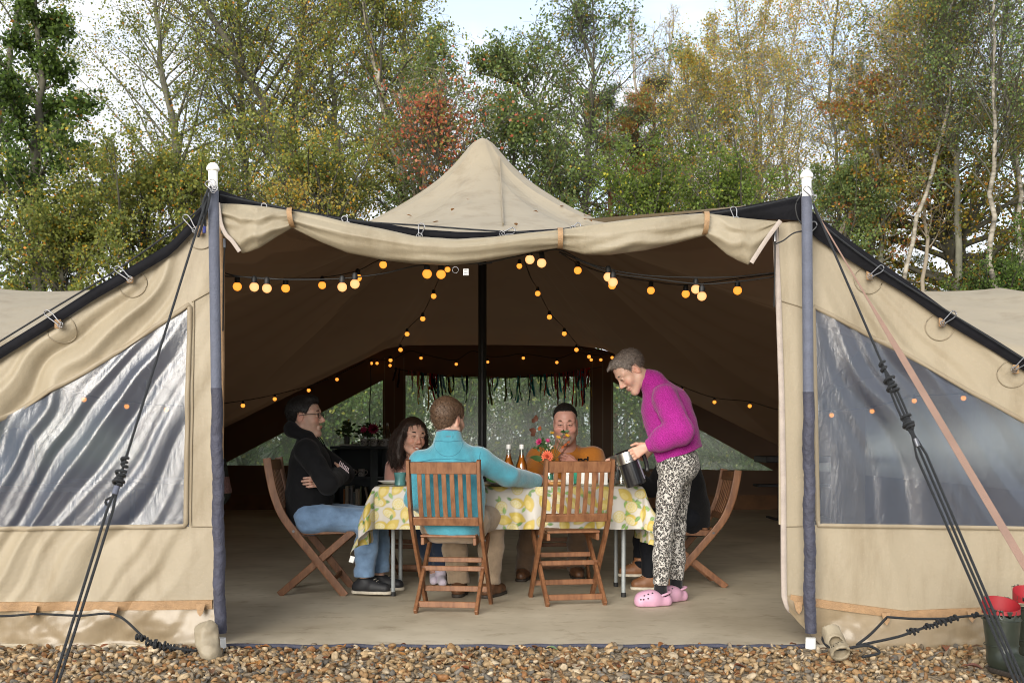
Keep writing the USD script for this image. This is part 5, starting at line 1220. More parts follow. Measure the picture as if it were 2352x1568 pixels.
A3 = lambda *a: np.array(a, float)
def unit(v):
    v = np.asarray(v, float); return v / np.linalg.norm(v)
class Head:
    def __init__(s, pos, yaw_dir, pitch=0.0, roll=0.0, S=1.0, jaw=1.0, nose=1.0, fat=0.0, smile=0.0):
        f0 = unit(A3(yaw_dir[0], yaw_dir[1], 0)); up0 = A3(0, 0, 1); l0 = np.cross(up0, f0)
        f = f0 * math.cos(pitch) + up0 * math.sin(pitch); u = up0 * math.cos(pitch) - f0 * math.sin(pitch)
        u, l = u * math.cos(roll) + l0 * math.sin(roll), l0 * math.cos(roll) - u * math.sin(roll)
        s.R = np.stack([f, l, u], 1); s.pos, s.S, s.jaw, s.nose, s.fat, s.smile = np.asarray(pos, float), S, jaw, nose, fat, smile
    def w(s, *p):
        return s.pos + s.S * (s.R @ A3(*p))
    def loc(s, p):
        return ((np.asarray(p) - s.pos) @ s.R) / s.S
    def egg(s, C, c, r, k=0.02, sub=False, tilt=None):
        R = s.R if tilt is None else s.R @ rot((0, 1, 0), tilt)
        C.egg(s.w(*c), A3(*r) * s.S, R, k * s.S, sub)
    def cone(s, C, a, b, ra, rb, k=0.012, sub=False):
        C.cone(s.w(*a), s.w(*b), ra * s.S, rb * s.S, k * s.S, sub)
    def skull(s, C, g=0.0):
        s.egg(C, (-0.018, 0, 0.05), (0.096 + g, 0.075 + g, 0.083 + g), 0.01)
        s.egg(C, (0.03, 0, 0.035), (0.062 + g, 0.066 + g, 0.07 + g), 0.03)
    def face(s, C):
        F_, J = s.fat, s.jaw
        s.skull(C)
        s.egg(C, (0.038, 0, -0.022), (0.056, 0.058 + F_, 0.085), 0.03)
        for y in (-1, 1):
            s.cone(C, (0.0, y * 0.052 * J, -0.055), (0.07, y * 0.014 * J, -0.106), 0.024 + F_ * 0.7, 0.019 + F_ * 0.4, 0.03)
            s.egg(C, (0.062, y * (0.04 + F_ * 0.4), -0.026), (0.026, 0.024 + F_ * 0.5, 0.024), 0.025)
            s.cone(C, (0.086, y * 0.012, 0.033), (0.066, y * 0.052, 0.034), 0.011, 0.01, 0.02)
            s.egg(C, (0.098, y * 0.031, 0.012), (0.014, 0.017, 0.011), 0.018, True)
            s.egg(C, (0.0835, y * 0.031, 0.0105), (0.0125, 0.015, 0.0115), 0.008)
            s.cone(C, (0.093, y * 0.02, 0.0165), (0.089, y * 0.043, 0.0155), 0.0052, 0.0052, 0.005)
            s.cone(C, (0.091, y * 0.022, 0.001), (0.088, y * 0.042, 0.002), 0.0042, 0.0042, 0.006)
            s.egg(C, (-0.012, y * (0.073 + F_ * 0.4), -0.004), (0.02, 0.009, 0.032), 0.006, tilt=0.25)
            s.egg(C, (-0.006, y * (0.082 + F_ * 0.4), 0.0), (0.009, 0.006, 0.016), 0.006, True)
            s.egg(C, (0.099, y * 0.012 * s.nose, -0.034), (0.012, 0.009, 0.008), 0.008)
        s.egg(C, (0.078, 0, -0.108), (0.021, 0.026 + F_ * 0.5, 0.018), 0.022)
        s.cone(C, (0.087, 0, 0.022), (0.112 + 0.006 * s.nose, 0, -0.024), 0.0085, 0.0125 * s.nose, 0.014)
        sm = s.smile
        s.cone(C, (0.094, -0.02 - 0.008 * sm, -0.063 + 0.01 * sm), (0.1, 0, -0.0645 - 0.002 * sm), 0.006, 0.0085, 0.01)
        s.cone(C, (0.094, 0.02 + 0.008 * sm, -0.063 + 0.01 * sm), (0.1, 0, -0.0645 - 0.002 * sm), 0.006, 0.0085, 0.01)
        s.cone(C, (0.09, -0.014, -0.0745 + 0.003 * sm), (0.09, 0.014, -0.0745 + 0.003 * sm), 0.0085, 0.0085, 0.01)
        s.cone(C, (0.112, -0.016 - 0.006 * sm, -0.069 + 0.006 * sm), (0.112, 0.016 + 0.006 * sm, -0.069 + 0.006 * sm), 0.0045 + 0.005 * sm, 0.0045 + 0.005 * sm, 0.004, True)
        if F_ > 0.004:
            s.egg(C, (0.03, 0, -0.108), (0.05, 0.055, 0.03), 0.03)
    def neck(s, C, base, r=0.056):
        C.cone(s.w(-0.018, 0, -0.035), base, r * s.S, r * 1.1 * s.S, 0.03)
    def tint(s, V, base, lips, beard=None, bcol=(0.2, 0.14, 0.1)):
        q = s.loc(V); base = A3(*base)
        col = np.tile(base, (len(V), 1))
        def blend(c, r, to, amt):
            d = np.linalg.norm((q - A3(*c)) / A3(*r), axis=1)
            k = (np.clip(1.35 - d, 0, 1) * amt).clip(0, 1)[:, None]
            col[:] = col * (1 - k) + np.asarray(to) * k
        warm = base * A3(1.12, 0.72, 0.66)
        for y in (-1, 1):
            blend((0.075, y * 0.042, -0.022), (0.03, 0.022, 0.022), warm, 0.7)
            blend((-0.01, y * 0.078, -0.004), (0.025, 0.02, 0.034), warm, 0.6)
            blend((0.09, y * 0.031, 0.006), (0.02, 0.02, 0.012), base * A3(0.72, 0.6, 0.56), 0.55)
        blend((0.118, 0, -0.024), (0.016, 0.016, 0.016), warm, 0.7)
        if beard:
            n = noise(V * 260)
            d = np.minimum(np.linalg.norm((q - A3(0.075, 0, -0.1)) / A3(0.06, 0.062, 0.04), axis=1), np.linalg.norm((q - A3(0.105, 0, -0.05)) / A3(0.02, 0.034, 0.01), axis=1))
            d = np.minimum(d, np.min([np.linalg.norm((q - A3(0.03, y * 0.06, -0.055)) / A3(0.035, 0.025, 0.05), axis=1) for y in (-1, 1)], 0) * 1.15)
            k = (np.clip(1.25 - d, 0, 1) * 2.2).clip(0, 1) * beard * (0.6 + 0.6 * n)
            k = k.clip(0, 1)[:, None]; col[:] = col * (1 - k) + A3(*bcol) * k
        col *= (0.88 + 0.24 * fbm(V * 45, 3))[:, None]
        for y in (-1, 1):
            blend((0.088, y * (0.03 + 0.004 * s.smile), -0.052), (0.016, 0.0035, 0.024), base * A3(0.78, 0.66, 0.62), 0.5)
        sm = s.smile
        blend((0.1, 0, -0.069 + 0.004 * sm), (0.03, 0.02 + 0.006 * sm, 0.0095), lips, 0.95)
        return col
    def eyes(s, t, body, brow_mat, lid=0.55):
        for y in (-1, 1):
            e = obj('eye', ball(s.w(0.0862, y * 0.031, 0.009), 0.0102 * s.S), 'eye_white', body, smooth=True)
            obj('iris', ball(s.w(0.0925, y * 0.031, 0.0085), A3(1, 1, 1) * 0.0046 * s.S), 'iris', body, smooth=True)
            pts = [s.w(0.0935, y * 0.012, 0.033), s.w(0.0925, y * 0.03, 0.0395), s.w(0.0785, y * 0.052, 0.034)]
            obj('eyebrow', tube(spline(pts, 9), np.array([0.0025, 0.004, 0.005, 0.0052, 0.005, 0.0046, 0.004, 0.0032, 0.0015]) * s.S, 6), brow_mat, body, smooth=True)
            lp = [s.w(0.0955, y * 0.017, 0.011), s.w(0.0985, y * 0.031, 0.0135), s.w(0.0925, y * 0.0455, 0.0105)]
            obj('eyelash', tube(spline(lp, 7), 0.0014 * s.S, 5), 'hair_dark', body, smooth=True)
def hand(C, wr, d, n, l, curl=(0.35, 0.5, 0.4), S=1.0, spread=0.0, thumb=(0.55, 0.6, 0.5)):
    """A hand at the wrist: d towards the fingers, n the way the palm faces, l from the little finger to the thumb."""
    d, n = unit(d), np.asarray(n, float); n = unit(n - d * (n @ d)); l0 = np.cross(d, n); l = l0 * (1 if l0 @ np.asarray(l, float) > 0 else -1)
    wr = np.asarray(wr, float)
    for y in (-0.024, -0.008, 0.008, 0.024):
        C.cone(wr + (d * 0.012 + l * y * 0.6) * S, wr + (d * 0.082 + l * y) * S, 0.0145 * S, 0.0118 * S, 0.012)
    for i, (y, f) in enumerate(((0.029, 0.94), (0.0098, 1.05), (-0.0098, 0.98), (-0.028, 0.78))):
        p = wr + (d * (0.086 - 0.004 * abs(i - 1)) + l * y) * S; a = 0.0
        dd = d + l * spread * (1.5 - i) * 0.2
        for k, (ln, r0, r1) in enumerate(((0.042, 0.0092, 0.0085), (0.027, 0.0085, 0.0078), (0.021, 0.0078, 0.0065))):
            a += curl[k] * (1 + 0.12 * (i - 1.5))
            q = p + (unit(dd) * math.cos(a) + n * math.sin(a)) * ln * f * S
            C.cone(p, q, r0 * S, r1 * S, 0.004); p = q
    b = wr + (d * 0.026 + l * 0.026 + n * 0.006) * S
    m = b + (d * thumb[0] + l * thumb[1] + n * thumb[2]) * 0.042 * S
    e = m + (d * (thumb[0] + 0.35) + l * (thumb[1] - 0.35) + n * thumb[2]) * 0.032 * S
    C.cone(wr + (d * 0.02 + l * 0.01) * S, b, 0.014 * S, 0.0135 * S, 0.012).cone(b, m, 0.0125 * S, 0.0098 * S, 0.008).cone(m, e, 0.0098 * S, 0.0078 * S, 0.004)
def bounds(pts, m):
    p = np.array(pts); return p.min(0) - m, p.max(0) + m
def torso(C, J, w_p, w_c, deep_p, deep_c, g=0.0, sh=0.058, belly=None, k=0.05):
    fr = J['front']
    mid = (J['pel'] + J['chest']) / 2 + (J.get('bend', A3(0, 0, 0)))
    C.cone(J['pel'], mid, w_p + g, (w_p + w_c) / 2 + g, k, flat=(fr, (w_p + g) / (deep_p + g)))
    C.cone(mid, J['chest'], (w_p + w_c) / 2 + g, w_c + g, k, flat=(fr, (w_c + g) / (deep_c + g)))
    C.cone(J['shL'], J['shR'], sh + g, sh + g, k)
    C.cone(J['chest'], J['neck'], w_c * 0.72 + g, sh + g * 0.6, k, flat=(fr, 1.25))
    if belly:
        C.egg(mid + fr * belly[0] + A3(0, 0, belly[2] if len(belly) > 2 else 0), A3(belly[1], belly[1], belly[1] * 1.1), None, k)
def shoe(t, ank, toe, mat_, sole_mat, w=0.042, label=None, name='shoe', tilt=0.0, zs=0.0, h=0.0055, high=0.0):
    ank, toe = np.asarray(ank, float), np.asarray(toe, float)
    d = toe - ank; d[2] = 0; d = unit(d)
    heel = A3(*ank) - d * 0.045; heel[2] = zs
    tp = A3(*toe); tp[2] = zs
    C = Clay(*bounds([heel, tp, ank + (0, 0, 0.06 + high)], 0.07), h)
    mid = heel * 0.55 + tp * 0.45
    C.cone(heel + (0, 0, 0.042), mid + (0, 0, 0.045), 0.037, 0.043, 0.03).cone(mid + (0, 0, 0.042), tp - d * 0.04 + (0, 0, 0.036), 0.046, 0.036, 0.03).cone(heel + d * 0.03 + (0, 0, 0.045), A3(ank[0], ank[1], zs + 0.085 + high), 0.04, 0.042, 0.03)
    C.cut(A3(0, 0, zs + 0.016), (0, 0, -1)); C.cut(A3(0, 0, zs + 0.1 + high), (0, 0, 1))
    s_ = obj(name, C.mesh(), mat_, t, smooth=True, label=label)
    C = Clay(*bounds([heel, tp], 0.07), h)
    C.cone(heel + (0, 0, 0.012), mid + (0, 0, 0.012), 0.04, 0.046, 0.02).cone(mid + (0, 0, 0.012), tp - d * 0.038 + (0, 0, 0.012), 0.046, 0.042, 0.02)
    C.cut(A3(0, 0, zs + 0.001), (0, 0, -1)); C.cut(A3(0, 0, zs + 0.021), (0, 0, 1))
    obj('sole', C.mesh(), sole_mat, s_, smooth=40)
    side = np.cross(d, (0, 0, 1))
    for q_ in range(4):
        c = heel * (0.47 - 0.07 * q_) + tp * (0.53 + 0.07 * q_) + (0, 0, 0.094 - 0.011 * q_)
        obj('lace', tube([c - side * 0.022, c + (0, 0, 0.003), c + side * 0.022], 0.0028, 5), sole_mat, s_, smooth=True)
    return s_
def on_surface(V, px, py, d_hint=None, tol=7.0):
    """The point of a finished surface that shows at (px, py)."""
    q = np.stack([CX + F * V[:, 0] / V[:, 1], HZ - F * (V[:, 2] - CAMZ) / V[:, 1]], 1)
    r = np.hypot(q[:, 0] - px, q[:, 1] - py)
    near = np.where(r < max(tol, np.sort(r)[4]))[0]
    front = near[V[near, 1] < V[near, 1].min() + 0.05]
    w = 1 / (r[front] + 0.5)
    dep = (V[front, 1] * w).sum() / w.sum()
    return at(px, py, dep)
def person(label, base):
    return thing('person', label, 'person', base)
def body_mesh(t, J, Hd, skin_c, lips, arms=('L', 'R'), hands=None, beard=None, bcol=(0.2, 0.14, 0.1), neck_r=0.056, legs=True, thick=1.0):
    parts, cols = [], []
    C = Clay(*bounds([v for k, v in J.items() if k not in ('front', 'bend')], 0.2), 0.011)
    torso(C, J, 0.13 * thick, 0.14 * thick, 0.09 * thick, 0.1 * thick)
    for s_ in arms:
        C.chain([J['sh' + s_], J['el' + s_], J['wr' + s_]], [0.046, 0.037, 0.025], 0.02)
    if legs:
        for s_ in 'LR':
            C.chain([J['hip' + s_], J['kn' + s_], J['an' + s_]], [0.075, 0.05, 0.034], 0.03)
    v, f = C.mesh(); parts.append((v, f)); cols.append(np.tile(A3(*skin_c), (len(v), 1)))
    C = Clay(*bounds([Hd.w(0, 0, 0.14), Hd.w(0, 0, -0.15), Hd.w(0.12, 0, 0), Hd.w(-0.11, 0, 0), J['neck']], 0.075), 0.0042)
    Hd.face(C); Hd.neck(C, J['neck'], neck_r)
    v, f = C.mesh(); parts.append((v, f)); cols.append(Hd.tint(v, skin_c, lips, beard, bcol))
    for s_, h in (hands or {}).items():
        wr, el = J['wr' + s_], J['el' + s_]
        C = Clay(*bounds([wr, wr + unit(h['d']) * 0.2, wr + (el - wr) * h.get('arm', 0.35)], 0.12), 0.0037)
        C.cone(wr + (el - wr) * h.get('arm', 0.35), wr, 0.03 + 0.012 * h.get('arm', 0.35), 0.0245, 0.02)
        hand(C, wr, h['d'], h['n'], h['l'], h.get('curl', (0.35, 0.5, 0.4)), h.get('S', 1.0), h.get('spread', 0), h.get('thumb', (0.55, 0.6, 0.5)))
        v, f = C.mesh(); parts.append((v, f))
        kn = noise(v * 70)[:, None]
        cols.append(A3(*skin_c) * (0.9 + 0.2 * kn) * A3(1.02, 0.93, 0.9))
    v, f = join(parts)
    return obj('body', (v, f), 'skin', t, smooth=True, color=np.vstack(cols))
def garment(name, mat_, t, fn, pts, m=0.22, h=0.0075, wr=None, parent=None):
    C = Clay(*bounds(pts, m), h)
    fn(C)
    if wr: C.wrinkle(*wr)
    v, f = C.mesh()
    return obj(name, (v, f), mat_, parent or t, smooth=True), v
def short_hair(t, Hd, m_, line, g=0.008, seed=0, amp=0.003, extra=None, parent=None, h=0.0042):
    C = Clay(*bounds([Hd.w(0, 0, 0.15), Hd.w(0, 0, -0.1), Hd.w(0.11, 0, 0), Hd.w(-0.13, 0, 0)], 0.1), h)
    Hd.skull(C, g)
    if extra: extra(C)
    C.wrinkle(amp, 75, seed)
    lx, lz = np.array(line, float).T
    C.keep(lambda p: (lambda q: (np.interp(q[..., 0], lx, lz) + 0.01 * (noise(p * 160) - 0.5) - q[..., 2]) * Hd.S)(Hd.loc(p)))
    v, f = C.mesh()
    hp = obj('hair', (v, f), m_, parent or t, smooth=True)
    strands(Hd, v, f, m_, hp, 1600, 0.007 if g < 0.006 else 0.014, seed)
    return hp
def strands(Hd, v, f, m_, hp, n, L, seed, down=0.0):
    r = np.random.default_rng(seed)
    tri = v[f]; nr = np.cross(tri[:, 1] - tri[:, 0], tri[:, 2] - tri[:, 0]); ar = np.linalg.norm(nr, axis=1)
    i = r.choice(len(f), n, p=ar / ar.sum()); w = r.dirichlet((1, 1, 1), n)
    p0 = (tri[i] * w[..., None]).sum(1); nn = nr[i] / ar[i][:, None]
    out = np.linalg.norm(p0 - Hd.w(-0.01, 0, 0.03), axis=1)
    flow = Hd.R @ A3(-0.25, 0, -0.55) if not down else A3(0, 0, -1)
    d = nn * (0.22 if not down else 0.12) + flow * 1.0 + r.normal(size=(n, 3)) * (0.25 if not down else 0.3)
    d /= np.linalg.norm(d, axis=1, keepdims=True)
    ln = (L * r.uniform(0.5, 1.3, n))[:, None]
    P_ = np.stack([p0 - nn * 0.002, p0 + d * ln * 0.5 + nn * 0.0015, p0 + d * ln], 1)
    obj('strands', tubes(P_, np.tile([0.0013, 0.0011, 0.0003], (n, 1)), 3), m_, hp, smooth=True, kind='stuff')
def knee_legs(C, J, r=(0.095, 0.068, 0.056), k=0.03, cuff=0.0):
    for s_ in 'LR':
        hip, kn, an = J['hip' + s_], J['kn' + s_], J['an' + s_]
        C.chain([hip, kn, (kn * 0.5 + an * 0.5), an], [r[0], r[1], (r[1] + r[2]) / 2 + 0.002, r[2]], k)

SK1, SK2, SK3 = (0.5, 0.31, 0.235), (0.5, 0.29, 0.215), (0.47, 0.25, 0.195)
LIP = (0.3, 0.1, 0.08)
# --- person in the black hoodie, arms folded
J = dict(front=A3(1, 0, 0), pel=at(706, 1186, 6.95), chest=at(712, 1070, 6.95), neck=at(702, 1000, 6.95), shL=at(712, 1030, 7.1), shR=at(704, 1034, 6.8), elR=at(754, 1112, 6.69), wrR=at(786, 1088, 6.95), elL=at(790, 1088, 7.1), wrL=at(748, 1104, 6.82),
         hipL=at(715, 1186, 7.03), hipR=at(712, 1190, 6.85), knL=at(866, 1188, 7.06), knR=at(846, 1194, 6.8), anL=at(872, 1322, 7.02), anR=at(836, 1322, 6.78))
Hd = Head(at(701, 958, 6.95), (1, -0.08), pitch=0.03, S=1.04, jaw=1.05, fat=0.003)
t = person('seated person in black hoodie and blue jeans with glasses and folded arms', (J['pel'][0], J['pel'][1], 0))
body = body_mesh(t, J, Hd, SK1, LIP, hands={'L': dict(d=at(712, 1107, 6.71) - J['wrL'], n=A3(0.1, 1, 0), l=A3(0, 0, 1), curl=(0.25, 0.4, 0.3)), 'R': dict(d=A3(-0.2, 1, 0.2), n=A3(-1, 0, 0), l=A3(0, 0, 1))}, beard=0.25)
Hd.eyes(t, body, 'hair_black')
short_hair(t, Hd, 'hair_black', [(-0.13, -0.075), (-0.06, -0.07), (-0.045, -0.03), (-0.03, 0.03), (0.0, 0.035), (0.025, 0.02), (0.04, 0.045), (0.055, 0.075), (0.08, 0.088), (0.12, 0.1)], 0.01, 3, extra=lambda C: (Hd.egg(C, (0.03, 0, 0.115), (0.055, 0.055, 0.028), 0.02), Hd.egg(C, (-0.07, 0, 0.02), (0.045, 0.06, 0.075), 0.02)), parent=body)
gl = obj('glasses', join([tube([Hd.w(0.106 - 0.003 * (1 - math.cos(a)), y * 0.033 + 0.022 * math.cos(a), 0.008 + 0.018 * math.sin(a)) for a in np.linspace(0, 2 * np.pi, 20)], 0.0019, 6) for y in (-1, 1)] + [tube([Hd.w(0.104, y * 0.055, 0.014), Hd.w(0.06, y * 0.074, 0.017), Hd.w(-0.012, y * 0.08, 0.012), Hd.w(-0.026, y * 0.078, -0.01)], 0.0022, 6) for y in (-1, 1)] + [tube([Hd.w(0.108, -0.011, 0.014), Hd.w(0.11, 0, 0.018), Hd.w(0.108, 0.011, 0.014)], 0.0018, 6)]), 'frame_black', t, smooth=True)
def f_(C):
    torso(C, J, 0.165, 0.165, 0.135, 0.135, 0.004, sh=0.07, belly=(0.03, 0.125, -0.03))
    for s_ in 'LR':
        C.chain([J['sh' + s_], J['el' + s_], J['wr' + s_]], [0.075, 0.066, 0.05], 0.02)
    for a in np.linspace(-2.5, 2.5, 15):                            # the hood lies round the neck
        p = J['neck'] + A3(-0.028 - 0.085 * math.cos(a) * 0.8, 0.088 * math.sin(a), 0.014 + 0.03 * math.cos(a))
        C.egg(p, A3(0.042, 0.045, 0.036 + 0.018 * max(math.cos(a), 0)), None, 0.02)
    C.cut(J['pel'] - A3(0, 0, 0.06), (0.25, 0, -1))
hd_, Vh = garment('hoodie', 'hoodie', t, f_, [J[k] for k in ('pel', 'neck', 'shL', 'shR', 'elL', 'elR', 'wrL', 'wrR')], 0.24, wr=(0.012, 10, 2))
for y in (-0.03, 0.03):
    obj('drawcord', tube(spline([J['neck'] + A3(0.075, y, 0.005), J['neck'] + A3(0.115, y * 1.2, -0.05), J['neck'] + A3(0.13, y * 1.2, -0.12)], 8), 0.003, 5), 'black_cloth', hd_, smooth=True)
rs_ = np.random.default_rng(4)
for q_ in range(7):
    c = on_surface(Vh, 781 + 3.2 * q_, 1066 + 2.6 * q_) - (0, 0.004, 0)
    obj('sleeve_print', tube([c + (0.004, 0, 0.018 + 0.006 * rs_.random()), c + (-0.004, -0.001, 0.0), c + (0.003, 0, -0.012)], 0.0028, 5), 'print_white', hd_, smooth=False)
jn, Vj = garment('jeans', 'jeans', t, lambda C: (knee_legs(C, J, (0.096, 0.074, 0.064)), C.cone(J['hipL'], J['hipR'], 0.105, 0.105, 0.04), C.cut(J['anR'] - A3(0, 0, 0.005), (0, 0, -1))), [J[k] for k in ('hipL', 'hipR', 'knL', 'knR', 'anL', 'anR')], 0.15, wr=(0.014, 12, 5, (1, 1, 1.6)))
shoe(t, J['anR'], at(898, 1350, 6.74), 'black_shoe', 'shoe_sole', zs=0.012)
shoe(t, J['anL'], at(928, 1345, 7.0), 'black_shoe', 'shoe_sole', zs=0.002)

# --- long-haired smiling person behind the table end
J = dict(front=A3(0.1, -1, 0), pel=at(955, 1170, 7.62), chest=at(948, 1100, 7.56), neck=at(945, 1052, 7.5), shL=at(988, 1072, 7.5), shR=at(906, 1074, 7.52), elR=at(899, 1135, 7.4), wrR=at(925, 1146, 7.18), elL=at(1010, 1130, 7.35), wrL=at(985, 1146, 7.18),
         hipL=at(985, 1180, 7.6), hipR=at(930, 1180, 7.6), knL=at(1012, 1195, 7.2), knR=at(960, 1195, 7.2), anL=at(1012, 1312, 7.32), anR=at(1000, 1318, 7.42))
Hd = Head(at(947, 1005, 7.42), (0.5, -0.87), pitch=-0.05, roll=0.1, S=1.03, jaw=0.97, smile=1.0)
t = person('smiling person with long dark hair and dusty pink shirt behind the table', (J['pel'][0], J['pel'][1], 0))
body = body_mesh(t, J, Hd, SK2, (0.33, 0.09, 0.07), hands={'R': dict(d=A3(0.3, -1, 0), n=A3(0, 0, -1), l=A3(1, 0, 0)), 'L': dict(d=A3(-0.3, -1, 0), n=A3(0, 0, -1), l=A3(-1, 0, 0))}, neck_r=0.05)
Hd.eyes(t, body, 'hair_dark')
obj('teeth', tube(spline([Hd.w(0.088, -0.02, -0.0635), Hd.w(0.1, -0.01, -0.067), Hd.w(0.1025, 0, -0.068), Hd.w(0.1, 0.01, -0.067), Hd.w(0.088, 0.02, -0.0635)], 12), 0.0052, 6), 'teeth', body, smooth=True)
obj('earring', ball(Hd.w(0.0, -0.083, -0.04), 0.005), 'steel', body, smooth=True)
C = Clay(*bounds([Hd.w(0, 0, 0.15), J['neck'] - (0, 0, 0.14), J['shL'], J['shR']], 0.16), 0.0055)
Hd.skull(C, 0.013)
for y, dx in ((-1, -0.02), (1, 0.02)):
    tops = [Hd.w(0.045, y * 0.058, 0.085), Hd.w(0.0, y * 0.085, 0.02), Hd.w(-0.02, y * 0.095, -0.06), J['neck'] + A3(y * -0.075 * -1 if False else 0, 0, 0)]
    for k in range(4):
        p0_ = Hd.w(0.03 - 0.03 * k, y * (0.066 + 0.004 * k), 0.09 - 0.01 * k)
        p1_ = Hd.w(0.005 - 0.03 * k, y * (0.09 + 0.004 * (k % 2)), 0.0)
        p2_ = Hd.w(0.012 - 0.03 * k, y * (0.095 + 0.008 * (k % 2)), -0.085)
        p3_ = Hd.w(0.025 - 0.03 * k, y * (0.088 + 0.012 * (k % 2)), -0.185 - 0.02 * (k % 2))
        C.chain(spline([p0_, p1_, p2_, p3_], 9), np.array([0.012, 0.016, 0.02, 0.025, 0.028, 0.029, 0.028, 0.024, 0.014]), 0.012)
C.chain([Hd.w(-0.07, 0, 0.05), Hd.w(-0.09, 0, -0.06), Hd.w(-0.09, 0, -0.17)], [0.07, 0.075, 0.05], 0.03)
C.wrinkle(0.007, 30, 9, (1, 1, 0.35))
C.keep(lambda p: (lambda q: np.minimum(np.minimum(0.07 - np.abs(q[..., 1]) - 0.25 * np.clip(q[..., 2] - 0.05, 0, 1), q[..., 0] - 0.012), 0.098 - 0.35 * np.abs(q[..., 1]) - q[..., 2]) * Hd.S)(Hd.loc(p)))
v, f = C.mesh(); hp_ = obj('hair', (v, f), 'hair_dark', body, smooth=True); strands(Hd, v, f, 'hair_dark', hp_, 2600, 0.05, 5, 1.0)
def f_(C):
    torso(C, J, 0.14, 0.15, 0.105, 0.115, 0.004, sh=0.055)
    for s_ in 'LR':
        C.chain([J['sh' + s_], J['el' + s_], J['wr' + s_]], [0.064, 0.054, 0.04], 0.02)
    C.cone(J['neck'] - A3(0, 0.01, 0.03), J['neck'] + A3(0, 0, 0.005), 0.07, 0.062, 0.02)
    C.cut(J['pel'] - A3(0, 0, 0.05), (0, 0, -1))
sh_, Vs = garment('shirt', 'pink_shirt', t, f_, [J[k] for k in ('pel', 'neck', 'shL', 'shR', 'elL', 'elR', 'wrL', 'wrR')], 0.2, wr=(0.01, 12, 4))
garment('jeans', 'dark_jeans', t, lambda C: (knee_legs(C, J, (0.085, 0.062, 0.052)), C.cone(J['hipL'], J['hipR'], 0.1, 0.1, 0.04), C.cut(J['anR'] + A3(0, 0, 0.05), (0, 0, -1))), [J[k] for k in ('hipL', 'hipR', 'knL', 'knR', 'anL', 'anR')], 0.15, wr=(0.007, 15, 5))
for s_, dx in (('L', 0.05), ('R', 0.0)):
    garment('sock', 'lilac_sock', t, lambda C: (C.cone(J['an' + s_] + A3(0, 0, 0.1), J['an' + s_] - A3(0, 0, 0.05), 0.043, 0.036, 0.02), C.cone(A3(J['an' + s_][0], J['an' + s_][1], 0.036), A3(J['an' + s_][0] + dx * 0.5, J['an' + s_][1] - 0.15, 0.03), 0.036, 0.029, 0.02), C.cut(A3(0, 0, 0.003), (0, 0, -1))), [J['an' + s_], J['an' + s_] + A3(dx, -0.15, -0.12), J['an' + s_] + A3(0, 0, 0.1)], 0.06, 0.006)

# --- person in the turquoise fleece, seen from behind
J = dict(front=A3(0.15, 1, 0), pel=at(1040, 1188, 6.22), chest=at(1034, 1082, 6.25), neck=at(1030, 1012, 6.24), shL=at(968, 1060, 6.26), shR=at(1102, 1056, 6.26), elR=at(1166, 1092, 6.38), wrR=at(1232, 1104, 6.66), elL=at(952, 1148, 6.27), wrL=at(985, 1172, 6.5),
         hipL=at(1010, 1200, 6.27), hipR=at(1078, 1200, 6.27), knL=at(1036, 1190, 6.72), knR=at(1132, 1186, 6.68), anL=at(1054, 1335, 6.78), anR=at(1124, 1332, 6.74))
Hd = Head(at(1030, 966, 6.3), (0.5, 0.87), pitch=-0.03, roll=0.02, S=1.04, jaw=1.05)
t = person('person in turquoise fleece and beige trousers seen from behind, reaching over the table', (J['pel'][0], J['pel'][1], 0))
body = body_mesh(t, J, Hd, SK1, LIP, hands={'R': dict(d=A3(0.75, 0.6, -0.12), n=A3(0.3, -0.25, -1), l=A3(-0.6, 0.8, 0.1), curl=(0.35, 0.45, 0.35)), 'L': dict(d=A3(0.4, 1, 0), n=A3(1, 0, 0), l=A3(0, 0, 1))}, beard=0.8, bcol=(0.13, 0.07, 0.04))
Hd.eyes(t, body, 'hair_brown')
short_hair(t, Hd, 'hair_brown', [(-0.13, -0.068), (-0.07, -0.064), (-0.045, -0.03), (-0.03, 0.03), (0.0, 0.035), (0.022, 0.01), (0.04, 0.04), (0.06, 0.08), (0.12, 0.1)], 0.011, 6, extra=lambda C: Hd.egg(C, (-0.06, 0, 0.015), (0.05, 0.064, 0.08), 0.02), parent=body)
def f_(C):
    torso(C, J, 0.185, 0.185, 0.125, 0.125, 0.005, sh=0.06)
    C.chain([J['shL'], J['elL'], J['wrL']], [0.07, 0.06, 0.046], 0.025)
    C.chain([J['shR'], J['elR'], J['wrR']], [0.076, 0.062, 0.045], 0.025)
    C.cone(J['neck'] - A3(0, 0.005, 0.03), J['neck'] + A3(0.0, 0.005, 0.032), 0.088, 0.076, 0.025)
    C.cut(J['pel'] - A3(0, 0, 0.105), (0, 0, -1)); C.cut(J['wrR'], J['wrR'] - J['elR']); C.cut(J['neck'] + A3(0, 0, 0.05), (0, 0.2, 1))
fl_g, Vf = garment('fleece', 'fleece', t, f_, [J[k] for k in ('pel', 'neck', 'shL', 'shR', 'elL', 'elR', 'wrL', 'wrR')], 0.24, wr=(0.013, 8.5, 3))
an = np.linspace(0, 2 * np.pi, 30)
obj('collar_lining', tube(np.stack([J['neck'][0] + 0.07 * np.cos(an), J['neck'][1] + 0.006 + 0.07 * np.sin(an), J['neck'][2] + 0.05 - 0.2 * 0.07 * np.sin(an)], 1), 0.006, 6), 'collar_lining', fl_g, smooth=True)
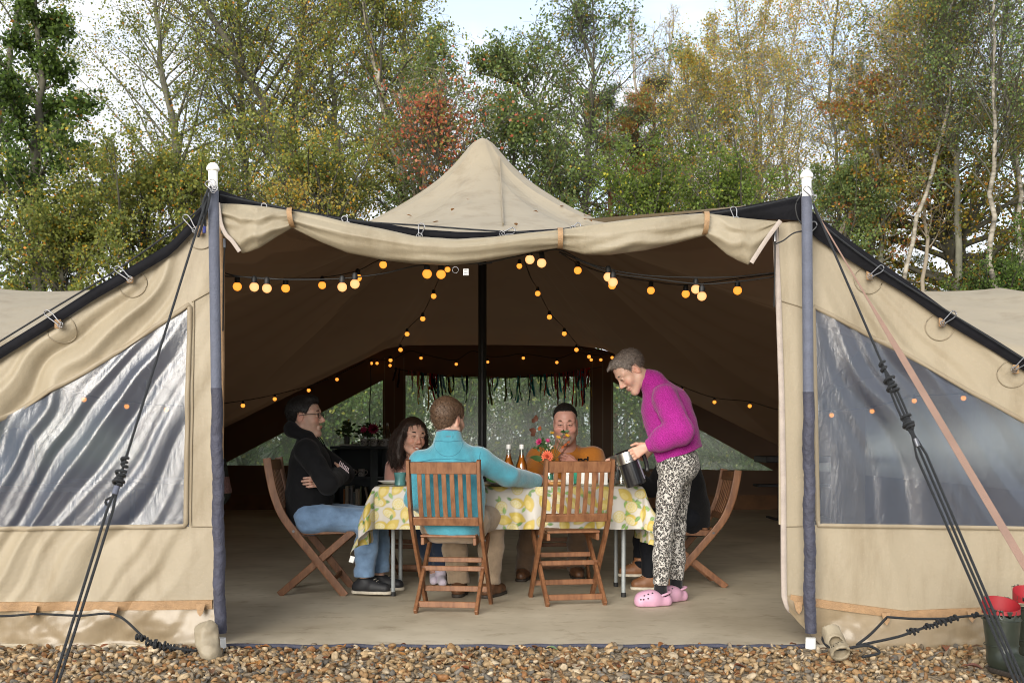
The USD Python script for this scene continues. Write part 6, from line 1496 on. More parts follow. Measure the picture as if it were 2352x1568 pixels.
def seam_on(V, path, r, m_, par, n=26, name='seam'):
    p = np.array(path, float); s = np.r_[0, np.cumsum(np.hypot(*np.diff(p, axis=0).T))]; ss = np.linspace(0, s[-1], n)
    pts = np.array([on_surface(V, a, b) for a, b in zip(np.interp(ss, s, p[:, 0]), np.interp(ss, s, p[:, 1]))])
    k = np.ones(5) / 5
    pts[:, 1] = np.convolve(np.pad(pts[:, 1], 2, 'edge'), k, 'valid') - 0.0015
    obj(name, tube(pts, r, 5), m_, par, smooth=True)
seam_on(Vf, [(950, 1062), (1000, 1054), (1040, 1053), (1100, 1061)], 0.0022, 'fleece_seam', fl_g)
an = np.linspace(0, np.pi, 20)
seam_on(Vf, [(1030 + 33 * math.cos(a), 1016 + 32 * math.sin(a)) for a in an], 0.002, 'fleece_seam', fl_g)
seam_on(Vf, [(1108, 1026), (1102, 1044), (1100, 1066), (1106, 1084)], 0.0022, 'fleece_seam', fl_g)
seam_on(Vf, [(1000, 1012), (1030, 1014), (1062, 1011)], 0.0022, 'fleece_seam', fl_g)
c = on_surface(Vf, 1030, 1002); obj('collar_label', box(c - (0, 0.001, 0), (0.05, 0.003, 0.018), ch=0.001), 'fleece', fl_g)
obj('label_print', box(c - (0, 0.003, 0), (0.03, 0.001, 0.004)), 'collar_lining', fl_g, smooth=False)
garment('trousers', 'beige_trousers', t, lambda C: (knee_legs(C, J, (0.1, 0.078, 0.07)), C.cone(J['hipL'], J['hipR'], 0.12, 0.12, 0.04), C.cut(J['anR'] - A3(0, 0, 0.02), (0, 0, -1))), [J[k] for k in ('hipL', 'hipR', 'knL', 'knR', 'anL', 'anR')], 0.16, wr=(0.013, 12, 5, (1, 1, 1.5)))
shoe(t, J['anL'] - A3(0, 0.03, 0), J['anL'] + A3(0.02, 0.17, 0), 'brown_shoe', 'dark_sole', zs=0.0)
shoe(t, J['anR'] - A3(0, 0.03, 0), J['anR'] + A3(0.09, 0.15, 0), 'brown_shoe', 'dark_sole', zs=0.0)

# --- person in the orange T-shirt facing the yard
J = dict(front=A3(-0.05, -1, 0), pel=at(1300, 1165, 7.75), chest=at(1300, 1080, 7.6), neck=at(1300, 1034, 7.46), shL=at(1362, 1052, 7.5), shR=at(1238, 1052, 7.5), elR=at(1222, 1098, 7.3), wrR=at(1252, 1100, 7.08), elL=at(1378, 1098, 7.32), wrL=at(1326, 1072, 7.12),
         hipL=at(1330, 1180, 7.75), hipR=at(1268, 1180, 7.75), knL=at(1335, 1195, 7.38), knR=at(1225, 1195, 7.38), anL=at(1322, 1298, 7.72), anR=at(1204, 1310, 7.62))
Hd = Head(at(1298, 972, 7.36), (-0.06, -1), pitch=-0.24, S=1.04, jaw=1.15, fat=0.012, nose=1.15)
t = person('broad seated person in orange T-shirt with grey goatee looking down at the table', (J['pel'][0], J['pel'][1], 0))
body = body_mesh(t, J, Hd, SK3, (0.27, 0.09, 0.07), hands={'L': dict(d=A3(-0.75, -0.15, 0.55), n=A3(-0.35, 0.85, -0.3), l=A3(0.3, 0, 0.9), curl=(0.7, 0.9, 0.6), arm=0.95, S=1.05), 'R': dict(d=A3(0.8, -0.6, 0), n=A3(0, 0, -1), l=A3(0.6, 0.8, 0), arm=0.95)}, beard=0.55, bcol=(0.26, 0.2, 0.16), neck_r=0.068, thick=1.2)
Hd.eyes(t, body, 'hair_brown')
short_hair(t, Hd, 'hair_black', [(-0.13, -0.07), (-0.07, -0.06), (-0.045, -0.01), (-0.02, 0.04), (0.02, 0.05), (0.035, 0.07), (0.05, 0.094), (0.07, 0.1), (0.12, 0.11)], 0.004, 7, amp=0.0015, parent=body)
C = Clay(*bounds([Hd.w(0.1, 0, -0.03), Hd.w(0.05, 0, -0.14)], 0.06), 0.0035)
Hd.cone(C, (0.083, -0.03, -0.085), (0.094, 0, -0.112), 0.011, 0.018, 0.01); Hd.cone(C, (0.083, 0.03, -0.085), (0.094, 0, -0.112), 0.011, 0.018, 0.01)
Hd.cone(C, (0.094, -0.031, -0.07), (0.108, 0, -0.049), 0.006, 0.0075, 0.008); Hd.cone(C, (0.094, 0.031, -0.07), (0.108, 0, -0.049), 0.006, 0.0075, 0.008)
C.wrinkle(0.003, 110, 2)
obj('beard', C.mesh(), 'beard_grey', body, smooth=True)
def f_(C):
    torso(C, J, 0.2, 0.2, 0.15, 0.15, 0.004, sh=0.075, belly=(0.06, 0.17, -0.03))
    for s_ in 'LR':
        e = J['sh' + s_] * 0.12 + J['el' + s_] * 0.88
        C.cone(J['sh' + s_], e, 0.083, 0.074, 0.03)
    C.cone(J['neck'] - A3(0, 0.0, 0.06), J['neck'] - A3(0, 0, 0.02), 0.1, 0.08, 0.03)
    for s_ in 'LR':
        e = J['sh' + s_] * 0.08 + J['el' + s_] * 0.92
        C.cone(e, J['el' + s_] + (J['el' + s_] - J['sh' + s_]) * 0.5, 0.0, 0.0, 0.001)
    C.cut(J['pel'] - A3(0, 0, 0.06), (0, 0, -1))
ts_, Vt_ = garment('t_shirt', 'orange_shirt', t, f_, [J[k] for k in ('pel', 'neck', 'shL', 'shR', 'elL', 'elR')], 0.26, wr=(0.011, 10, 6))
for ch, px, py in (('n', 1326, 1066), ('d', 1338, 1066), ('l', 1284, 1066)):
    tm = meshkit.text_mesh(ch, 0.055, 0.004, True); v = np.array(tm.vertices); c = on_surface(Vt_, px + 4, py - 8)
    obj('lettering', (np.stack([c[0] - 0.015 + v[:, 0], c[1] - 0.016 - v[:, 2], c[2] - 0.024 + v[:, 1]], 1), np.array(tm.faces)), 'black_sweat', ts_, smooth=False)
garment('trousers', 'brown_trousers', t, lambda C: (knee_legs(C, J, (0.11, 0.085, 0.066)), C.cone(J['hipL'], J['hipR'], 0.13, 0.13, 0.04), C.cut(J['anR'] - A3(0, 0, 0.02), (0, 0, -1))), [J[k] for k in ('hipL', 'hipR', 'knL', 'knR', 'anL', 'anR')], 0.16, wr=(0.008, 13, 5))
shoe(t, J['anL'], J['anL'] + A3(0.02, -0.2, 0), 'brown_shoe', 'dark_sole'); shoe(t, J['anR'], J['anR'] + A3(-0.03, -0.2, 0), 'brown_shoe', 'dark_sole')

# --- person sitting beyond the standing one
J = dict(front=A3(-1, 0, 0), pel=at(1580, 1182, 7.3), chest=at(1566, 1078, 7.3), neck=at(1552, 1012, 7.3), shL=at(1552, 1040, 7.12), shR=at(1556, 1038, 7.48), elL=at(1496, 1122, 7.08), wrL=at(1440, 1082, 6.96), elR=at(1500, 1120, 7.5), wrR=at(1450, 1120, 7.28),
         hipL=at(1575, 1188, 7.2), hipR=at(1578, 1188, 7.42), knL=at(1490, 1192, 7.12), knR=at(1480, 1190, 7.45), anL=at(1492, 1322, 7.05), anR=at(1470, 1296, 7.2))
Hd = Head(at(1546, 958, 7.3), (-1, 0), pitch=-0.1, S=1.0)
t = person('person in black top mostly hidden behind the pink jumper, brown trainers showing', (J['pel'][0], J['pel'][1], 0))
body = body_mesh(t, J, Hd, SK1, LIP, hands={'L': dict(d=A3(-0.6, -0.3, 0.6), n=A3(-0.7, 0, -0.7), l=A3(-0.5, 0.1, 0.8), curl=(0.3, 0.5, 0.4)), 'R': dict(d=A3(-1, 0, 0), n=A3(0, 0, -1), l=A3(0, -1, 0))})
Hd.eyes(t, body, 'hair_dark')
short_hair(t, Hd, 'hair_dark', [(-0.13, -0.068), (-0.07, -0.064), (-0.045, -0.03), (-0.03, 0.03), (0.0, 0.035), (0.04, 0.04), (0.06, 0.08), (0.12, 0.1)], 0.01, 6, parent=body)
def f_(C):
    torso(C, J, 0.17, 0.165, 0.14, 0.125, 0.004, sh=0.06)
    C.cone(J['pel'] + A3(0.0, 0, -0.07), J['pel'] + A3(0, 0, 0.06), 0.15, 0.15, 0.03)
    for s_ in 'LR':
        C.chain([J['sh' + s_], J['el' + s_], J['wr' + s_]], [0.068, 0.056, 0.042], 0.02)
    C.cut(J['pel'] - A3(0, 0, 0.14), (0, 0, -1))
tp_, Vb_ = garment('black_top', 'black_sweat', t, f_, [J[k] for k in ('pel', 'neck', 'shL', 'shR', 'elL', 'elR', 'wrL', 'wrR')], 0.22, wr=(0.007, 12, 8))
for px, py in ((1487, 1064), (1494, 1085), (1482, 1092)):
    c = on_surface(Vb_, px, py); obj('stud', ball(c - (0, 0.003, 0), 0.004, 1), 'steel', tp_, smooth=True)
garment('trousers', 'dark_trousers', t, lambda C: (knee_legs(C, J, (0.09, 0.066, 0.05)), C.cone(J['hipL'], J['hipR'], 0.1, 0.1, 0.04), C.cut(J['anL'] - A3(0, 0, 0.01), (0, 0, -1))), [J[k] for k in ('hipL', 'hipR', 'knL', 'knR', 'anL', 'anR')], 0.16, wr=(0.008, 13, 5))
shoe(t, J['anL'], at(1448, 1345, 7.05), 'tan_shoe', 'shoe_sole', high=0.03); shoe(t, J['anR'], at(1420, 1325, 7.2), 'tan_shoe', 'shoe_sole', zs=0.07, high=0.03)

# --- person standing in the pink jumper, pouring
J = dict(front=A3(-1, -0.12, 0), pel=at(1553, 1058, 6.45), chest=at(1532, 940, 6.44), neck=at(1500, 880, 6.43), shL=at(1528, 912, 6.29), shR=at(1518, 908, 6.58), elL=at(1562, 990, 6.22), wrL=at(1487, 1024, 6.3), elR=at(1530, 990, 6.66), wrR=at(1498, 1026, 6.52),
         hipL=at(1545, 1082, 6.37), hipR=at(1558, 1082, 6.54), knL=at(1524, 1215, 6.36), knR=at(1553, 1215, 6.55), anL=at(1517, 1345, 6.36), anR=at(1553, 1342, 6.56))
Hd = Head(at(1450, 852, 6.42), (-1, -0.2), pitch=-0.8, S=0.97, jaw=0.95, smile=0.45)
t = person('standing person in magenta knit jumper and leopard print trousers pouring from a kettle', (J['pel'][0], J['pel'][1], 0))
kd = unit(A3(-0.62, -0.05, -0.35))
body = body_mesh(t, J, Hd, SK1, LIP, hands={'L': dict(d=kd, n=A3(-0.3, 0.9, -0.25), l=A3(-0.5, 0, 0.86), curl=(0.55, 0.75, 0.6), thumb=(0.5, 0.5, 0.6)), 'R': dict(d=A3(-0.7, -0.3, -0.6), n=A3(0.3, -0.9, 0.2), l=A3(-0.5, 0, 0.86), curl=(0.5, 0.6, 0.5))}, neck_r=0.05)
Hd.eyes(t, body, 'hair_grey')
short_hair(t, Hd, 'hair_grey', [(-0.13, -0.06), (-0.07, -0.055), (-0.045, -0.02), (-0.03, 0.03), (0.0, 0.035), (0.02, 0.01), (0.035, 0.045), (0.05, 0.075), (0.07, 0.09), (0.085, 0.096), (0.12, 0.104)], 0.006, 9, amp=0.004,
           extra=lambda C: (Hd.egg(C, (0.03, 0, 0.115), (0.06, 0.045, 0.024), 0.015), Hd.cone(C, (0.06, 0, 0.115), (0.112, 0.005, 0.112), 0.02, 0.005, 0.012), Hd.cone(C, (0.06, -0.025, 0.11), (0.1, -0.03, 0.116), 0.016, 0.004, 0.012)), parent=body)
def f_(C):
    up = unit(J['chest'] - J['pel'])
    C.cone(J['pel'] + A3(0.0, 0, 0.05), J['chest'], 0.168, 0.155, 0.05, flat=(A3(0, 1, 0), 1.05))
    C.cone(J['shL'], J['shR'], 0.066, 0.066, 0.05)
    C.cone(J['chest'], J['neck'], 0.12, 0.075, 0.04)
    C.chain([J['shL'], (J['shL'] + J['elL']) / 2, J['elL'], (J['elL'] * 0.5 + J['wrL'] * 0.5), J['wrL']], [0.074, 0.076, 0.084, 0.078, 0.04], 0.022)
    C.chain([J['shR'], J['elR'], (J['elR'] * 0.5 + J['wrR'] * 0.5), J['wrR']], [0.074, 0.084, 0.07, 0.04], 0.022)
    nd = unit(Hd.w(-0.02, 0, -0.04) - J['neck'])
    C.cone(J['neck'] - nd * 0.01, J['neck'] + nd * 0.045, 0.072, 0.062, 0.02)
    C.cut(J['pel'] + A3(0, 0, 0.035), (0.33, 0, -1)); C.cut(J['wrL'] + (J['wrL'] - J['elL']) * 0.02, J['wrL'] - J['elL'])
garment('jumper', 'knit_pink', t, f_, [J[k] for k in ('pel', 'neck', 'shL', 'shR', 'elL', 'elR', 'wrL', 'wrR')], 0.22, h=0.007, wr=(0.013, 8, 4))
garment('trousers', 'leopard', t, lambda C: (knee_legs(C, J, (0.086, 0.056, 0.044), 0.03), C.cone(J['pel'] - A3(0, 0.03, 0), J['pel'] + A3(0, 0.03, 0), 0.122, 0.122, 0.05), C.egg(J['pel'] + A3(0.04, 0, -0.03), A3(0.1, 0.14, 0.1), None, 0.04), C.cut(J['anL'] + A3(0, 0, 0.012), (0, 0, -1)), C.cut(J['pel'] + A3(0, 0, 0.1), (0, 0, 1))),
        [J[k] for k in ('pel', 'hipL', 'hipR', 'knL', 'knR', 'anL', 'anR')], 0.18, h=0.007, wr=(0.012, 11, 5, (1, 1, 1.6)))
for s_, tx, ty in (('L', 1456, 6.3), ('R', 1512, 6.47)):
    an_ = J['an' + s_]
    garment('sock', 'black_sock', t, lambda C: C.cone(an_ + A3(0, 0, 0.03), A3(an_[0], an_[1], 0.05), 0.039, 0.04, 0.02), [an_, A3(an_[0], an_[1], 0.03)], 0.07, 0.006)
    toe = A3((tx - CX) * ty / F, ty, 0); hl = A3(an_[0] + 0.05, an_[1], 0); d = unit(toe - hl)
    def f_(C):
        C.cone(hl + A3(0, 0, 0.03) + d * 0.02, hl * 0.5 + toe * 0.5 + A3(0, 0, 0.034), 0.041, 0.047, 0.03).cone(hl * 0.5 + toe * 0.5 + A3(0, 0, 0.038), toe - d * 0.05 + A3(0, 0, 0.034), 0.053, 0.046, 0.03)
        C.egg(hl * 0.42 + toe * 0.58 + A3(0, 0, 0.06), A3(0.07, 0.045, 0.035), None, 0.03)
        C.cone(A3(an_[0], an_[1], 0.07), A3(an_[0], an_[1], 0.14), 0.045, 0.05, 0.004, True)
        C.cut(A3(0, 0, 0.003), (0, 0, -1))
    cl, Vc = garment('clog', 'pink_clog', t, f_, [toe, hl, hl + A3(0, 0, 0.1)], 0.08, 0.0055)
    for (u, z_) in ((0.5, 0.092), (0.62, 0.086), (0.72, 0.078), (0.62, 0.055), (0.74, 0.05), (0.84, 0.05)):
        c = hl * (1 - u) + toe * u; q_ = Vc[np.argmin(np.linalg.norm(Vc - (c[0], c[1] - 0.05, z_), axis=1))]
        obj('vent_hole', ball(q_, (0.006, 0.004, 0.005), 1), 'frame_black', cl, smooth=True)
    st = [A3(an_[0] - 0.03, an_[1] - 0.046, 0.055), A3(an_[0] + 0.03, an_[1] - 0.04, 0.075), A3(an_[0] + 0.065, an_[1], 0.085), A3(an_[0] + 0.03, an_[1] + 0.04, 0.075), A3(an_[0] - 0.03, an_[1] + 0.046, 0.055)]
    obj('heel_strap', tube(spline(st, 16), 0.0075, 6), 'pink_clog', cl, smooth=True)
    obj('rivet', ball(st[0] - (0, 0.004, 0), (0.011, 0.005, 0.011), 2), 'pink_clog', cl, smooth=True)

# --- kettle in the standing person's hand
plain('kettle_black', (0.012, 0.012, 0.014), 0.18, 0.2, 10, coat=0.5); plain('brushed_steel', (0.55, 0.53, 0.5), 0.3, 0.12, 60, metal=1.0, stretch=(0.3, 1, 6))
kc = at(1447, 1072, 6.36)
ka = unit(A3(-0.36, 0, 1)); kx = unit(np.cross((0, 1, 0), ka)); KR = np.stack([kx, A3(0, 1, 0), ka], 1)   # axis leaning towards the spout
kt = thing('kettle', 'steel and black electric kettle held tilted over the glass jug', 'kettle', kc)
K = lambda pr: lathe(pr, kc, 30, KR)
obj('body', K([(0, -0.115), (0.062, -0.115), (0.066, -0.105), (0.064, 0.03)]), 'kettle_black', kt, smooth=40)
obj('steel_collar', K([(0.0645, 0.03), (0.0655, 0.032), (0.063, 0.095), (0.061, 0.098)]), 'brushed_steel', kt, smooth=40)
obj('lid', K([(0.061, 0.098), (0.058, 0.104), (0.0, 0.108)]), 'kettle_black', kt, smooth=40)
kp = lambda x, y, z: kc + KR @ A3(x, y, z)
sp = trimesh.convex.convex_hull(np.array([kp(-0.055, -0.03, 0.098), kp(-0.055, 0.03, 0.098), kp(-0.1, -0.008, 0.1), kp(-0.1, 0.008, 0.1), kp(-0.055, -0.02, 0.05), kp(-0.055, 0.02, 0.05), kp(-0.096, 0, 0.09)]))
obj('spout', sp, 'brushed_steel', kt, smooth=False)
obj('handle', join([tube(spline([kp(0.045, -0.01, 0.098), kp(0.082, -0.012, 0.094), kp(0.1, -0.006, 0.05), kp(0.1, 0, -0.02), kp(0.09, 0, -0.06)], 20), 0.0135, 10)]), 'kettle_black', kt, smooth=True)
obj('gauge', box(kp(0.055, -0.036, -0.02), (0.012, 0.006, 0.15), KR, 0.004), 'collar_lining', kt)
for q_ in range(4):
    obj('brand_mark', box(kp(0.012 - 0.009 * q_, -0.0648, 0.045), (0.006, 0.001, 0.006), KR), 'ink', kt, smooth=False)
# ---------------------------------------------------------------- festoon lights
mat('bulb_orange', {'lw': ('layer_weight', {'blend': 0.35}), 'r': ('rgb_ramp', {'ramp': [(0.0, (1.0, 0.34, 0.05)), (0.7, (0.95, 0.27, 0.025)), (1.0, (0.6, 0.15, 0.01))]}), 'e': ('emission', {'strength': 0.28})}, [('lw.facing', 'r.fac'), ('r.color', 'e.color')], surface='e.emission')
mat('bulb_cream', {'lw': ('layer_weight', {'blend': 0.35}), 'r': ('rgb_ramp', {'ramp': [(0.0, (1.0, 0.52, 0.23)), (0.7, (0.95, 0.38, 0.12)), (1.0, (0.65, 0.22, 0.05))]}), 'e': ('emission', {'strength': 0.27})}, [('lw.facing', 'r.fac'), ('r.color', 'e.color')], surface='e.emission')
def festoon(label, cables, bulbs, r=0.0035, sub=2, cream=()):
    c0_ = at(*cables[0][len(cables[0]) // 2])
    t = thing('festoon_lights', label, 'string lights', c0_)
    for c in cables:
        obj('cable', tube(spline([at(*p) for p in c], 12 * len(c)), r, 6), 'cable', t, smooth=True)
    for k, (px, py, d) in enumerate(bulbs):
        c = at(px, py, d)
        b = obj('bulb', ball(c, 0.0235, sub), 'bulb_cream' if k in cream else 'bulb_orange', t, smooth=True)
        obj('socket', lathe([(0.0, 0.019), (0.014, 0.019), (0.0155, 0.03), (0.0145, 0.046), (0.008, 0.056), (0.0, 0.057)], c, 12), 'cable', b, smooth=40)
d1, d2 = 5.28, 6.4
festoon('front string of orange bulbs swagged from the white-capped pole to the centre of the roll', [[(508, 625, d1), (545, 634, d1), (600, 640, d1), (680, 642, d1), (780, 640, d1), (880, 628, d1), (960, 610, d1), (1050, 606, d1), (1130, 604, d1)], [(508, 634, d1), (584, 637, d1), (640, 641, d1)]],
    [(545, 658, d1 + 0.35), (584, 659, d1), (613, 662, d1 - 0.05), (656, 662, d1 + 0.5), (786, 659, d1 - 0.08), (815, 652, d1 - 0.08), (981, 629, d1 - 0.05), (1013, 630, d1)], cream=(1, 2, 4, 5))
festoon('second string of small orange bulbs rising from the pole end to the roof', [[(620, 641, 6.0), (740, 637, d2), (820, 622, d2 + 0.2), (880, 595, d2 + 0.3), (960, 590, d2 + 0.6), (1026, 598, 8.5)]], [(740, 655, d2), (822, 638, d2), (880, 608, d2 + 0.1)])
festoon('front string with pairs of cream bulbs between the middle strap and the second pole', [[(1100, 608, d1), (1180, 590, d1), (1240, 580, d1), (1285, 574, d1), (1340, 600, d1), (1397, 618, d1), (1480, 632, d1), (1580, 637, d1), (1680, 636, d1), (1790, 625, d1)], [(1285, 578, d1 + 0.05), (1350, 606, d1), (1408, 627, d1), (1500, 640, d1), (1610, 652, d1), (1700, 646, d1), (1790, 634, d1)]],
    [(1217, 596, d1), (1244, 604, d1), (1397, 636, d1), (1408, 648, d1 - 0.04), (1598, 664, d1 + 0.1), (1612, 680, d1 - 0.02), (1694, 667, d1 + 0.4)], cream=(0, 1, 2, 3, 4, 5))
festoon('string of small orange bulbs behind the cream pairs', [[(1285, 580, 5.6), (1330, 606, 6.3), (1400, 630, 6.5), (1495, 646, 6.5), (1575, 654, 6.4), (1690, 640, 6.2), (1790, 628, 5.6)]], [(1327, 621, d2), (1406, 656, 6.6), (1495, 667, d2), (1575, 675, 6.2)])
festoon('bulb line running back from the front roll toward the dark shelf', [[(1018, 606, 8.2), (1008, 640, 8.4), (996, 668, 8.8), (971, 720, 9.4), (940, 752, 10.2), (918, 790, 11.2), (897, 816, 12.6), (872, 822, 14.8)]], [(1028, 619, 8.4), (996, 680, 8.8), (971, 732, 9.4), (935, 767, 10.2), (920, 803, 11.2), (897, 827, 12.6)], r=0.004, sub=1)
festoon('bulb line running back from the front roll toward the pink jumper', [[(1205, 600, 8.2), (1220, 640, 8.4), (1235, 664, 8.8), (1262, 716, 9.4), (1296, 754, 10.2), (1326, 790, 11.2), (1350, 806, 12.6), (1400, 812, 14.9)]], [(1193, 611, 8.6), (1235, 674, 8.8), (1262, 728, 9.4), (1296, 766, 10.2), (1324, 803, 11.2), (1353, 819, 12.6)], r=0.004, sub=1)
db = 15.25
festoon('rear string of bulbs sagging along the top of the middle window', [[(850, 823, db), (875, 826, db), (900, 826, db), (940, 806, db), (967, 812, db), (1010, 822, db), (1048, 826, db), (1085, 806, db), (1119, 818, db), (1160, 818, db), (1202, 812, db), (1279, 822, db), (1325, 808, db), (1358, 815, db), (1410, 812, db)]],
    [(853, 834, db), (866, 834, db), (896, 839, db), (967, 822, db), (1048, 836, db), (1120, 831, db), (1202, 822, db), (1279, 832, db), (1358, 826, db), (1380, 826, db), (1406, 821, db)], r=0.006, sub=1)
festoon('bulb line sloping down the wall beside the person in black hoodie', [[(850, 823, 15.2), (774, 861, 14), (709, 886, 13), (631, 906, 12), (558, 920, 11.2), (470, 930, 10.6), (382, 930, 10.2), (291, 922, 9.8), (193, 906, 9.5), (90, 870, 9.2)]], [(774, 871, 14), (709, 896, 13), (631, 916, 12), (558, 931, 11.2), (382, 940, 10.2), (291, 933, 9.8), (193, 917, 9.5)], r=0.005, sub=1)
festoon('bulb line sloping down the wall beyond the pink jumper', [[(1412, 812, 15.2), (1490, 850, 14.4), (1567, 887, 13.6), (1641, 913, 12.6), (1722, 922, 12), (1797, 942, 11.2), (1910, 943, 10.4), (2003, 934, 10), (2100, 910, 9.6), (2213, 902, 9.2), (2330, 870, 9)]], [(1567, 897, 13.6), (1641, 923, 12.6), (1722, 932, 12), (1797, 953, 11.2), (1910, 953, 10.4), (2003, 944, 10), (2100, 920, 9.6), (2213, 914, 9.2)], r=0.005, sub=1)
obj('power_lead', tube(spline([at(850, 826, 13.4), at(852, 880, 13.3), at(849, 940, 13.3), at(851, 1000, 13.25)], 20), 0.006, 6), 'cable', smooth=True, label='thin black lead hanging from the bulbs down to the dark shelf', cat='cable')

# ---------------------------------------------------------------- ribbons over the middle window
rr = np.random.default_rng(12)
gar = thing('ribbon_garland', 'line of many coloured rag ribbons hanging over the middle window', 'garland', at(1140, 850, 15.3))
obj('cord', tube(spline([at(905, 846, 15.32), at(1000, 862, 15.32), at(1140, 868, 15.32), at(1280, 860, 15.32), at(1382, 842, 15.32)], 40), 0.006, 5), 'cable', gar, smooth=True)
rc = [('rag_black', (0.012, 0.012, 0.014)), ('rag_navy', (0.02, 0.03, 0.06)), ('rag_red', (0.32, 0.015, 0.012)), ('rag_maroon', (0.12, 0.02, 0.03)), ('rag_brown', (0.13, 0.075, 0.05)), ('rag_teal', (0.02, 0.16, 0.2)), ('rag_green', (0.02, 0.08, 0.045)), ('rag_olive', (0.07, 0.065, 0.03)), ('rag_blue', (0.08, 0.16, 0.22)), ('rag_yellow', (0.38, 0.24, 0.05)), ('rag_rose', (0.3, 0.1, 0.1)), ('rag_grey', (0.2, 0.21, 0.2)), ('rag_magenta', (0.22, 0.015, 0.08))]
for n_, c_ in rc:
    c_ = tuple(min(0.8, 1.9 * q_) for q_ in c_)
    mat(n_, {'d': ('principled_bsdf', {'base_color': c_, 'roughness': 0.9}), 't': ('translucent_bsdf', {'color': c_}), 'x': ('mix_closure', {'fac': 0.55})}, [('d.BSDF', 'x.closure1'), ('t.BSDF', 'x.closure2')], surface='x.closure')
pxs = np.sort(np.concatenate([rr.uniform(908, 1378, 62), rr.uniform(940, 1010, 12), rr.uniform(1290, 1345, 12), rr.uniform(1180, 1260, 8)]))
for px in pxs:
    y0 = np.interp(px, [905, 1000, 1140, 1280, 1382], [846, 862, 868, 860, 842])
    L = rr.choice([38, 48, 60, 75, 100], p=[0.3, 0.34, 0.22, 0.1, 0.04]) * rr.uniform(0.75, 1.2)
    w = rr.uniform(0.012, 0.036); n = 9
    u = np.linspace(0, 1, n)
    xs = px + np.cumsum(rr.normal(size=n)) * 1.4 * u; ys = y0 - 3 + L * u
    p = np.array([at(a, b, 15.29 + 0.02 * rr.normal()) for a, b in zip(xs, ys)])
    tw = np.cumsum(rr.normal(size=n)) * 0.35 + rr.uniform(-0.7, 0.7)
    wid = w * (0.75 + 0.5 * noise(np.stack([u * 3 + px, u * 0, u * 0], -1)))
    off = np.stack([np.cos(tw) * wid / 2, np.sin(tw) * wid / 2, 0 * u], 1)
    nm = rc[{0: 2, 1: 2}.get(rr.integers(0, 4), 0)][0] if 985 < px < 1005 else rc[rr.choice(len(rc), p=np.array([6, 6, 12, 10, 8, 14, 10, 6, 10, 6, 6, 4, 2]) / 100)][0]
    obj('ribbon', sheet(np.stack([p - off, p + off], 1)), nm, gar, smooth=True)

# ---------------------------------------------------------------- dark shelf unit with crockery and books
plain('shelf_paint', (0.012, 0.024, 0.03), 0.5, 0.2, 8)
ds = 13.0
X = lambda px: (px - CX) * ds / F
Zr = lambda py: CAMZ - (py - HZ) * ds / F
sx0, sx1, sz = X(762), X(945), Zr(1024)
su = thing('shelf_unit', 'dark blue-green open shelf unit with fluted divider behind the table', 'shelf', ((sx0 + sx1) / 2, ds + 0.2, 0))
mid0, mid1 = X(850), X(868)
obj('top_board', box(((sx0 + sx1) / 2, ds + 0.19, sz - 0.02), (sx1 - sx0 + 0.04, 0.42, 0.04), ch=0.005), 'shelf_paint', su)
obj('back_panel', box(((sx0 + sx1) / 2, ds + 0.385, (sz - 0.04) / 2), (sx1 - sx0, 0.02, sz - 0.045)), 'shelf_paint', su)
for xa, xb in ((sx0, sx0 + 0.035), (mid0, mid1), (sx1 - 0.035, sx1)):
    u_ = obj('upright', box(((xa + xb) / 2, ds + 0.185, (sz - 0.045) / 2 + 0.002), (xb - xa, 0.37, sz - 0.05), ch=0.003), 'shelf_paint', su)
    if xb - xa > 0.05:
        for q_ in range(4):
            obj('flute', tube([(xa + 0.018 + 0.02 * q_, ds - 0.001, 0.72), (xa + 0.018 + 0.02 * q_, ds - 0.001, 0.9)], 0.006, 6), 'shelf_paint', u_, smooth=True)
for z in (Zr(1094), Zr(1160)):
    obj('shelf', box(((sx0 + mid0) / 2 + 0.017, ds + 0.19, z - 0.012), (mid0 - sx0 - 0.037, 0.36, 0.022)), 'shelf_paint', su)
    obj('shelf', box(((sx1 + mid1) / 2 - 0.017, ds + 0.19, z - 0.012), (sx1 - mid1 - 0.037, 0.36, 0.022)), 'shelf_paint', su)
plain('mug_white', (0.42, 0.42, 0.41), 0.3, 0.04)
def mug(px, z, dy, label, grp=None):
    c = np.array([X(px), ds + dy, z]); m = thing('white_mug', label, 'mug', c, grp)
    obj('cup', lathe([(0, 0), (0.04, 0), (0.042, 0.004), (0.042, 0.09), (0.039, 0.09), (0.038, 0.008), (0, 0.008)], c, 22), 'mug_white', m, smooth=40)
    obj('handle', tube(spline([c + q_ for q_ in ((0.04, 0, 0.075), (0.066, 0, 0.07), (0.07, 0, 0.04), (0.042, 0, 0.018))], 12), 0.006, 6), 'mug_white', m, smooth=True)
    a = np.linspace(0, 2 * np.pi, 18)
    e = obj('emblem', tube(np.stack([c[0] - 0.006 + 0.024 * np.cos(a), c[1] - 0.0425 + 0.006 * np.abs(np.cos(a)), c[2] + 0.045 + 0.024 * np.sin(a)], 1), 0.0035, 5), 'ink', m, smooth=True)
    for q_ in ((0.012, 0.006), (-0.008, 0.012), (0.0, -0.01)):
        obj('emblem_mark', box(c + (q_[0] - 0.006, -0.0435, 0.045 + q_[1]), (0.018, 0.002, 0.007)), 'ink', e, smooth=False)
mug(833, sz, 0.08, 'white mug with round dark emblem on the shelf, nearest the pink flowers')
mug(857, sz, 0.08, 'white mug with round dark emblem on the shelf, middle of three')
mug(880, sz, 0.08, 'white mug with round dark emblem on the shelf, under the clear bottles')
mug(845, sz, 0.2, 'white mug in the second row behind the pink flowers', None)
mug(869, sz, 0.2, 'white mug in the second row behind the middle mug', None)
mug(804, Zr(1094), 0.1, 'white mug on the inner shelf beside the black sleeve')
